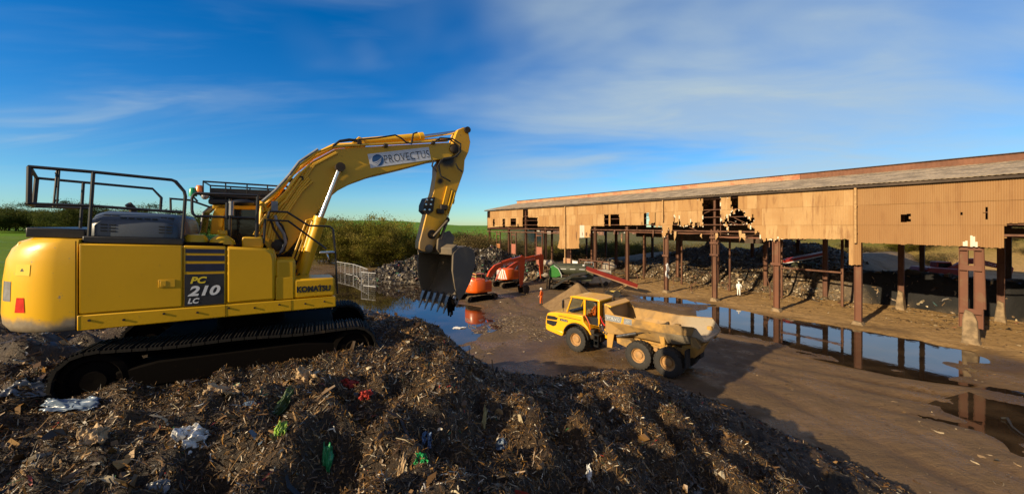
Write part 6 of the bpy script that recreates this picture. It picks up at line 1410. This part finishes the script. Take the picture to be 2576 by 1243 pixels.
# pale van beyond
VN = (11.4, 52.4, 0); van = empty('van', VN, R(-168), 'dirty white van parked behind the red conveyor', 'van')
m = MB(); m.prism([(-2.2, .45), (2.2, .45), (2.25, .95), (2.0, 1.15), (1.2, 1.30), (.7, 2.05), (-2.15, 2.1)], -.9, .9); vb = m.build('body', plain('dirty_white_van_paint', (.50,.46,.38), .5, 0, .15, 2), van, bevel=.08, seg=3)
m = MB(); m.add([(1.19, -.78, 1.34), (1.19, .78, 1.34), (.76, .72, 1.98), (.76, -.72, 1.98)], [(0, 1, 2, 3)]); m.v = [(x+.02, y, z+.01) for x, y, z in m.v]
m.prism([(.62, 1.35), (1.05, 1.35), (.62, 1.95), (-.2, 1.95), (-.2, 1.35)], .905, .912); m.prism([(.62, 1.35), (1.05, 1.35), (.62, 1.95), (-.2, 1.95), (-.2, 1.35)], -.912, -.905); m.build('window', M['glass'], vb, smooth=0)
for x in (-1.35, 1.4):
    for s in (1, -1): w = MB(); w.lathe([(.001, -.09), (.2, -.09), (.32, -.1), (.34, -.04), (.34, .04), (.32, .1), (.2, .09), (.001, .09)], 18, (x, s*.82, .34)); w.build('wheel', M['tyre'], van)
m = MB(); m.box(2.2, 2.32, -.88, .88, .40, .70); m.build('bumper', M['rubber'], vb, bevel=.03)
for s in (1, -1): m = MB(); m.ball((2.16, s*.68, .92), .08, .16, .10, 10, 6); m.build('headlight', M['grey_lens'], vb)
# far conveyor on the low ground
a3 = B(2.0, 24, 0); cv2 = empty('conveyor', (37.4, 48.6, 2.9), R(0), 'far red and white conveyor beyond the shed columns', 'conveyor')
a, b = Vector((-2.6, 0, .85)), Vector((2.8, 0, 1.9)); m = MB(); m.bar(a, b, .9, .34); m.build('side_board', M['red_machine'], cv2); m = MB(); m.bar(a+Vector((0, -.02, -.24)), b+Vector((0, -.02, -.24)), .92, .12); m.build('conveyor_frame', M['letter_white'], cv2)
m = MB(); m.bar((-.6, 0, -.4), (-.2, 0, 1.1), .1, .1); m.bar((1.2, 0, -.4), (.4, 0, 1.2), .1, .1); m.bar((-1.5, -.3, .45), (1.3, -.3, .45), .5, .5); m.build('support_strut', M['olive'], cv2)
# mesh fence panels standing in the left pool
def fence_panel(p0, p1, label, h=1.9):
    p0, p1 = Vector(p0), Vector(p1); L = (p1-p0).length; e = empty('fence_panel', p0, atan2(p1.y-p0.y, p1.x-p0.x), label, 'fence panel', 'mesh fence panels by the pool')
    m = MB(); m.tube([(.03, 0, .06), (.03, 0, h), (L-.03, 0, h), (L-.03, 0, .06), (.03, 0, .06)], .045, 6); m.tube([(L/2, 0, .06), (L/2, 0, h)], .025, 5); m.build('frame', M['mesh_white'], e)
    m = MB()
    for i in range(1, int(L/.22)): m.bar((i*.22, 0, .1), (i*.22, 0, h), .008, .008)
    for i in range(1, 6): m.bar((.05, .008, h*i/6), (L-.05, .008, h*i/6), .008, .008)
    m.build('wire_mesh', M['mesh_white'], e); MB().box(-.35, .35, -.12, .12, -.1, .12).build('foot_block', M['rubber'], e, bevel=.02); return e
F_ = [gp(846, 683), gp(868, 688), gp(889, 692), gp(906, 699), gp(925, 708)]
for i, lb in enumerate(('farthest mesh fence panel of the row in the pool', 'mesh fence panel second from the far end of the row', 'mesh fence panel between the second panel and the near end one', 'mesh fence panel closing the near end of the fence row')):
    a, b = F_[i], F_[i+1]; fence_panel((a[0], a[1], -.1), (b[0], b[1], -.1), lb)
a, b = gp(909, 717), gp(946, 721); fence_panel((a[0], a[1], -.1), (b[0], b[1], -.1), 'single mesh fence panel standing nearest in the pool, square to the row')
# ================================================================== VEGETATION, HOUSES
k = NT('leaves'); ac_ = k.attr('tint').outputs['Color']; oi = k.n('ShaderNodeObjectInfo'); hs = k.n('ShaderNodeHueSaturation'); k.l(ac_, hs.inputs['Color'])
k.l(k.ramp(oi.outputs['Random'], 0, 1, .75, 1.3), hs.inputs['Value']); k.col(hs.outputs[0]); k.set('Roughness', .8); k.set('Specular IOR Level', .1)
tl = k.n('ShaderNodeBsdfTranslucent'); k.l(hs.outputs[0], tl.inputs[0]); mx_ = k.n('ShaderNodeMixShader'); mx_.inputs[0].default_value = .42; k.l(k.b.outputs[0], mx_.inputs[1]); k.l(tl.outputs[0], mx_.inputs[2]); k.l(mx_.outputs[0], k.t.nodes['Material Output'].inputs[0]); M['leaves'] = k.m
M['bark'] = plain('bark', (.07,.052,.035), .9)
def make_tree(name, seed, h, spread, cols, nclump, nleaf, leaf, trunk_h=.25, twigs=60, shape=1.0):
    """tapered trunk with limbs; leaf faces gathered in clumps round the twig ends"""
    rg = random.Random(seed); e = bpy.data.objects.new(name, None); col.objects.link(e); m = MB(); ends = []
    nl = rg.randint(4, 7)
    for i in range(nl):
        a = 2*pi*i/nl+rg.uniform(-.4, .4); p = Vector((rg.uniform(-.1, .1)*spread, rg.uniform(-.1, .1)*spread, 0)); pts = [p.copy()]; d = Vector((cos(a)*.25, sin(a)*.25, 1)).normalized(); L = h*rg.uniform(.55, .9)/6
        for j in range(6):
            d = (d+Vector((cos(a)*.13*spread/h*2, sin(a)*.13*spread/h*2, .02))+Vector((rg.uniform(-.2, .2), rg.uniform(-.2, .2), rg.uniform(-.05, .1)))).normalized(); p = p+d*L; pts.append(p.copy())
            if j >= 1:
                for t_ in range(2):
                    b = rg.uniform(0, 2*pi); q = p+Vector((cos(b)*spread*.35*rg.uniform(.3, 1), sin(b)*spread*.35*rg.uniform(.3, 1), rg.uniform(-.05, .22)*h)); m.tube([p, p.lerp(q, .5)+Vector((0, 0, .05*h)), q], [.025*h/8, .016*h/8, .006], 4); ends.append(q)
        m.tube(pts, [.11*h/8*(1-.13*j) for j in range(7)], 6); ends.append(pts[-1])
    for i in range(twigs):
        q = rg.choice(ends); b = Vector((rg.gauss(0, 1), rg.gauss(0, 1), rg.gauss(.5, .6))).normalized()*rg.uniform(.05, .15)*h; m.tube([q, q+b], [.012, .004], 3, cap=False)
    m.build('trunk', M['bark'], e)
    R2 = np.random.default_rng(seed); C = np.array([tuple(rg.choice(ends)) for i in range(nclump)])+R2.normal(size=(nclump, 3))*np.array([spread*.13, spread*.13, h*.06]); C[:, 2] = np.where(C[:, 2] > h*.93, h*.93-.25*(C[:, 2]-h*.93), C[:, 2]); C[:, 2] = np.clip(C[:, 2], h*.06, h)
    cr = (.5+R2.random(nclump))*spread*.15; n = nclump*nleaf
    P = np.repeat(C, nleaf, 0)+R2.normal(size=(n, 3))*np.repeat(cr, nleaf)[:, None]*np.array([1, 1, .8])*.62
    s = leaf*(.5+R2.random((n, 1))); a = R2.normal(size=(n, 3)); a /= np.linalg.norm(a, axis=1, keepdims=True); b = np.cross(a, R2.normal(size=(n, 3))); b /= np.linalg.norm(b, axis=1, keepdims=True)
    V = np.stack([P-a*s, P-b*s*.5, P+a*s, P+b*s*.5], 1).reshape(-1, 3); F = np.arange(n*4).reshape(-1, 4)
    cc = np.array(cols); ci = R2.integers(0, len(cc), nclump); T = np.repeat(cc[ci]*(.6+.8*R2.random((nclump, 1))), nleaf, 0)*(.8+.4*R2.random((n, 1)))
    arrays_mesh('crown', V, F, M['leaves'], e, attr={'tint': np.repeat(T, 4, 0)})
    return e
OLIVE = [(.20,.175,.022),(.14,.14,.020),(.28,.225,.05),(.11,.10,.018)]
BROWN = [(.150,.105,.045),(.115,.085,.035),(.16,.13,.045),(.09,.075,.03)]
DARK = [(.055,.070,.015),(.038,.055,.012),(.085,.090,.020)]
protos = {'olive': [make_tree('olive_willow', s, 9, 6, OLIVE, 190, 120, .10) for s in (1, 2, 3)], 'brown': [make_tree('bare_shrub', s, 4, 4, BROWN, 130, 80, .065) for s in (4, 5)],
          'dark': [make_tree('hedge_tree', s, 9, 6.5, DARK, 190, 100, .12) for s in (6, 7)]}
used = set(); rgT = random.Random(21)
def tree(kind, X, Y, h, label, group, wide=1.0, zoff=0.0):
    p = rgT.choice(protos[kind]); o = p if p.name not in used else copy_tree(p); used.add(p.name)
    h0 = 4 if kind == 'brown' else 9; s = h/h0
    z = float(land_h(np.array([X]), np.array([Y]))[0])-.1+zoff
    o.location = (X, Y, z); o.scale = (s*wide, s*wide, s); o.rotation_euler = (0, 0, rgT.uniform(0, 6.28)); return tag(o, label, {'olive': 'tree', 'brown': 'shrub', 'dark': 'tree'}[kind], group)
def by_px(kind, x, ytop, Y, label, group, wide=1.0):
    X = (x-CX)/F_PX*Y; z0 = float(land_h(np.array([X]), np.array([Y]))[0]); h = max(1.2, 1.0*(CAM_H+(HY-ytop)/F_PX*Y-z0)); return tree(kind, X, Y, h, label, group, wide)
for x, yt, Y in ((690, 560, 70), (725, 548, 66), (760, 556, 68), (795, 545, 66), (826, 548, 63), (858, 556, 67), (888, 545, 64), (918, 538, 66), (944, 541, 63), (972, 548, 67), (1000, 560, 64), (1024, 580, 66), (1052, 598, 68), (870, 590, 60), (930, 590, 60), (985, 600, 61), (810, 590, 60), (1085, 606, 72), (1110, 606, 74)):
    by_px('olive', x, yt, Y+15, 'olive green bushy tree in the thicket behind the grey pool', 'trees of the thicket behind the pool', 1.15)
for i in range(16):
    x = -20+33*i; by_px('dark', x, 512+rgT.uniform(-8, 12), 92+rgT.uniform(-6, 8), 'dark hedge tree along the green field at the far left', 'hedge trees at the far left', 1.2)
for x, yt, Y in ((1142, 578, 150), (1160, 584, 145), (1178, 582, 150), (1196, 586, 140), (1130, 590, 120), (1172, 596, 110), (1208, 594, 105), (1232, 590, 110), (1262, 592, 100), (1150, 604, 95), (1190, 606, 92)):
    by_px('brown' if Y < 130 else 'dark', x, yt, Y, 'scrubby bush on the rise beyond the grey waste heap' if Y < 130 else 'small dark tree on the skyline beyond the waste heap', 'bushes beyond the waste heap' if Y < 130 else 'skyline trees', 1.4)
by_px('brown', 1212, 560, 84, 'thin bare shrub beside the far left corner of the derelict shed', 'shrubs at the shed corner', .8); by_px('brown', 1222, 580, 82, 'thin bare shrub beside the far left corner of the derelict shed', 'shrubs at the shed corner', 1.0)
for i in range(34):
    x = 1240+15.5*i; Y = rgT.uniform(92, 128); by_px('brown' if rgT.random() < .8 else 'olive', x+rgT.uniform(-5, 5), 604+rgT.uniform(-6, 14), Y, 'brown scrub bush seen between the shed columns', 'scrub bushes behind the shed', 1.7)
for i in range(30):
    x = 1760+32*i; Y = 74-.030*(x-1900)+rgT.uniform(-3, 12); X = (x-CX)/F_PX*Y
    tree(rgT.choice(('olive', 'brown', 'brown')), X, Y, rgT.uniform(1.3, 3.0), 'scrub bush growing on the bank beyond the shed', 'bushes on the bank beyond the shed', 1.7)
# far houses on the falling ground
M['render'] = plain('pale_house_render', (.62,.56,.48), .8, 0, .1, .5); M['brick'] = plain('red_house_brick', (.24,.13,.09), .85, 0, .2, 3); M['tile'] = plain('house_roof_tile', (.14,.085,.07), .8, 0, .2, 3)
def make_house(wall):
    e = bpy.data.objects.new('house', None); col.objects.link(e); m = MB(); m.prism([(-4, 0), (4, 0), (4, 5), (0, 7.6), (-4, 5)], -5, 5); m.build('wall', M[wall], e)
    for s in (1, -1): m = MB(); m.hexa([(s*4.4, -5.3, 4.8), (s*4.4, 5.3, 4.8), (0, 5.3, 7.75), (0, -5.3, 7.75), (s*4.4, -5.3, 5.0), (s*4.4, 5.3, 5.0), (0, 5.3, 7.95), (0, -5.3, 7.95)]); rf = m.build('roof', M['tile'], e)
    MB().box(-.5, .5, 2.2, 3.2, 7.2, 9.0).build('chimney', M['brick'], rf)
    for x in (-2.2, 2.2):
        for z in (.9, 3.3): MB().box(x-.7, x+.7, -5.06, -5.01, z, z+1.2).build('window', M['glass'], e)
    MB().box(-.5, .5, -5.06, -5.01, 0, 2.1).build('door', M['bark'], e); return e
hs_ = [make_house('render'), make_house('brick')]; usedh = set()
for i in range(44):
    Y = 400+260*rgT.random(); x = 1280+470*rgT.random(); X = (x-CX)/F_PX*Y; j = 0 if rgT.random() < .62 else 1; p = hs_[j]; o = p if j not in usedh else copy_tree(p); usedh.add(j)
    o.location = (X, Y, float(land_h(np.array([X]), np.array([Y]))[0])-.3); o.rotation_euler = (0, 0, rgT.choice((0, .4, 1.2, 1.57, -.5)))
    o.scale = (.68,)*3
    tag(o, ('pale rendered house' if j == 0 else 'red brick house')+' far off in the town seen through the shed', 'house', ('pale' if j == 0 else 'brick')+' houses of the far town')
# ================================================================== LARGE PIECES OF LITTER
def hit(x, y, hf=mound_h):
    """where the sight line of a frame point meets the mound"""
    dx, dz = (x-CX)/F_PX, (HY-y)/F_PX
    for Y in np.arange(2.5, 40, .04):
        X = dx*Y; z = CAM_H+dz*Y
        if z < float(hf(np.array([X]), np.array([Y]))[0]): return Vector((X, Y, z))
    return Vector((dx*20, 20, 0))
def crumple(name, p, w, h, mat, label, cat, seed, rot=(0, 0, 0), amp=.35, n=30, group=None, fold=2.2, taper=0):
    R3 = np.random.default_rng(seed); u, v = np.meshgrid(np.linspace(-.5, .5, n), np.linspace(-.5, .5, n)); o1, o2 = R3.random(2)*50
    edge = (1-.5*fbm(u*5+o1, v*5+o2, 1, 3))*(1-.18*sstep(.3, .7, np.hypot(u, v))); X = u*w*edge*(1-taper*(v+.5)) + .12*w*fbm(u*fold*2+o2, v*fold*2, 1, 3); Yv = v*h*edge + .10*h*fbm(u*fold*2, v*fold*2+o1, 1, 3)
    r1_ = np.abs(fbm(u*fold*2.2+o1, v*fold*.9+o2, 1, 3)); r2_ = np.abs(fbm(u*fold*5+o2, v*fold*2.5+o1, 1, 3)); Zv = amp*min(w, h)*(1.5*fbm(u*fold+o1, v*fold+o2, 1, 2) - 1.5*r1_ - .8*r2_ + .3) + .35*min(w, h)*(.22-u*u-.5*v*v)
    o = arrays_mesh(name, np.stack([X, Yv, Zv], -1).reshape(-1, 3), grid_faces(n, n), mat, smooth=True); s = o.modifiers.new('thickness', 'SOLIDIFY'); s.thickness = .004

    o.location = p; o.rotation_euler = rot; return tag(o, label, cat, group)
def film(name, c, rough=.3): return plain(name, c, rough, 0, .2, 9)
W_ = film('white_film', (.66,.65,.62)); Gd = film('green_film', (.02,.22,.075)); Gl = film('lime_film', (.20,.34,.04)); Gb = film('bright_green_plastic', (.01,.26,.06)); Bl = film('blue_film', (.10,.17,.30)); Bw = film('pale_blue_film', (.13,.18,.25))
Rd = film('red_cloth', (.38,.035,.022), .8); Gy = film('grey_film', (.13,.135,.14)); Tn = film('tan_paper', (.42,.29,.16), .8); Yl = film('pale_yellow_strip', (.34,.29,.12), .5); Gs = film('dark_green_strands', (.05,.09,.025))
L_ = [('plastic_bag', 487, 1112, .34, .32, W_, 'crumpled white plastic bag lying in the waste at bottom left', 'plastic bag', (R(50), .2, .2), .5),
 ('plastic_sheet', 822, 1185, .15, .56, Gd, 'long dark green plastic sheet hanging down the waste slope', 'plastic sheet', (R(75), .05, .1), .35),
 ('plastic_scrap', 712, 1088, .13, .20, Gl, 'small lime green plastic scrap on the waste', 'plastic scrap', (R(60), .3, .4), .4),
 ('plastic_scrap', 1062, 1160, .17, .15, Gb, 'bright green plastic scrap below the blue bag', 'plastic scrap', (R(40), .2, .3), .3),
 ('plastic_bag', 1076, 1112, .15, .24, Bl, 'torn blue plastic bag above the bright green scrap', 'plastic bag', (R(65), .1, .2), .4),
 ('plastic_bag', 1266, 1122, .20, .18, Bw, 'pale blue plastic bag in the middle of the waste slope', 'plastic bag', (R(45), .4, .1), .45),
 ('plastic_strip', 1218, 1075, .08, .66, Yl, 'long pale yellow strip trailing down the waste', 'plastic strip', (R(60), .25, .25), .5),
 ('plastic_strip', 1482, 1200, .05, .30, W_, 'curled white strip near the bottom middle of the waste', 'plastic strip', (R(50), .5, .4), .8),
 ('red_rag', 884, 968, .34, .22, Rd, 'red rag lying just beyond the front of the excavator track', 'rag', (R(40), .2, .5), .5),
 ('red_rag', 922, 998, .20, .18, Rd, 'smaller faded red rag lower down the slope from the other red rag', 'rag', (R(50), -.2, .1), .5),
 ('plastic_sheet', 186, 1022, .75, .22, Bw, 'pale blue sheet caught under the rear of the near track', 'plastic sheet', (R(25), .1, .25), .3),
 ('plastic_sheet', 45, 985, .65, .32, Gy, 'grey plastic sheet in the waste at the far left edge', 'plastic sheet', (R(25), .1, .4), .35),
 ('paper_sheet', 772, 955, .40, .28, Tn, 'crumpled tan paper peak beside the near track', 'paper', (R(35), .5, -.3), .6),
 ('plastic_sheet', 402, 1232, .24, .18, Gy, 'grey film scrap at the bottom edge of the picture', 'plastic sheet', (R(30), .1, .2), .3),
 ('plastic_strands', 704, 1035, .12, .60, Gs, 'dark green strands hanging over the waste above the lime scrap', 'plastic strip', (R(50), .1, -.3), .6),
 ('plastic_strip', 1012, 1192, .09, .38, Tn, 'pale tan strip hanging near the bottom below the blue bag', 'plastic strip', (R(70), .1, .1), .3),
 ('plastic_sheet', 1738, 1226, .42, .20, Gy, 'greyish film sheet at the bottom right of the waste slope', 'plastic sheet', (R(40), .2, -.5), .4),
 ('plastic_bag', 240, 1100, .26, .2, Tn, 'muddy tan bag left of the crumpled white bag', 'plastic bag', (R(35), .2, .6), .5),
 ('plastic_sheet', 560, 985, .45, .28, Tn, 'brown muddy sheet just below the middle of the near track', 'plastic sheet', (R(30), .1, .2), .4)]
for i, (nm, x, y, w, h, mt, lb, ct, rt, am) in enumerate(L_):
    p = hit(x, y); crumple(nm, p+Vector((0, -.04, .05)), w, h, mt, lb, ct, 40+i, rt, am)
crumple('floating_board', Vector((gp(1158, 824)[0], gp(1158, 824)[1], .0)), 1.1, .35, W_, 'white torn board lying in the shallow water below the bucket', 'board', 90, (0, 0, .1), .15)
X, Y, z = B(17.2, -.5, 3.0); crumple('plastic_sheet', Vector((X, Y, 2.9)), .7, 1.6, W_, 'white plastic sheet hanging beside a shed column', 'plastic sheet', 91, (R(85), .1, R(30)), .3, taper=.5)
for i, (x, y, Yd, w) in enumerate(((1381, 663, 57.5, 1.7), (1372, 692, 54.5, 1.0), (1532, 672, 56, 2.1))):
    p = at(x, y, Yd); m = MB(); rg = random.Random(i+3); m.ball((0, 0, 0), w*.56, w*.42, w*.34, 30, 20)
    m.v = [(a*(1+.5*float(fbm(np.array([a*2+i*9.]), np.array([b*2+c]), 1, 3)[0])), b*(1+.5*float(fbm(np.array([b*2.]), np.array([c*2+i*7.]), 1, 3)[0])), c*(1+.7*float(fbm(np.array([c*2.+a]), np.array([a*2+i*5.]), 1, 3)[0]))) for a, b, c in m.v]
    o = m.build('wrapped_bale', M['pale_wrap'] if 'pale_wrap' in M else M.setdefault('pale_wrap', plain('dirty_pale_wrap', (.30,.25,.19), .7, 0, .45, 3)), None, smooth=60); o.location = (p.x, p.y, max(p.z, w*.35))
    tag(o, ('dirty white wrapped bundle right of the far orange arm', 'smaller pale bundle below the dirty white one by the screener', 'brownish wrapped bundle behind the red conveyor')[i], 'bundle')
M['pipe_rust'] = plain('rusty_pipe', (.11,.06,.035), .8, 0, .4, 3)
a, b = at(1394, 668, 58.5), at(1452, 674, 56.5); m = MB(); d = b-a; m.tube([(0, 0, 0), tuple(d)], .42, 18); o = m.build('scrap_pipe', M['pipe_rust'], None, smooth=50); o.location = a; tag(o, 'big rusty pipe lying on the rubble at the foot of the shed', 'pipe')
m = MB(); P0 = gp(2518, 1052); P1 = gp(2546, 1074); P2 = gp(2600, 1112)
m.tube([(P0[0], P0[1], .02), (P0[0]+.15, P0[1]-.1, .06), (P1[0], P1[1], .03), ((P1[0]+P2[0])/2, (P1[1]+P2[1])/2+.05, .02), (P2[0], P2[1], .02), (P2[0]+3, P2[1]-1, -.05)], .035, 7); o = m.build('hose', M['rubber']); tag(o, 'black hose trailing through the puddle at the lower right', 'hose')
# rubble banked at the foot of the shed's far end
def rub_h(X, Y): d = np.sqrt(((X-8)/8.5)**2+((Y-59.5)/4.2)**2); return 1.9*np.clip(1-d, -.15, 1)+(fbm(X, Y, 1.5, 3)*.7)*sstep(1.05, .7, d)
rx = np.arange(-1, 17.2, .2); ry = np.arange(54.5, 64.5, .2); RX, RY = np.meshgrid(rx, ry); RZ = rub_h(RX, RY); f = grid_faces(len(rx), len(ry)); keep = (RZ.ravel()[f] > -.2).any(1)
tag(arrays_mesh('rubble_heap', np.stack([RX, RY, RZ], -1).reshape(-1, 3), f[keep], M['waste_bank'], smooth=True), kind='structure')
P, N = scatter(rub_h, 5000, -1, 17, 54.5, 64, lambda X, Y: rub_h(X, Y) > .02); shreds('rubble_scrap', P, N, .15, .9, .08, .5, PAL_BANK, tiltf=.7, curl=.4)
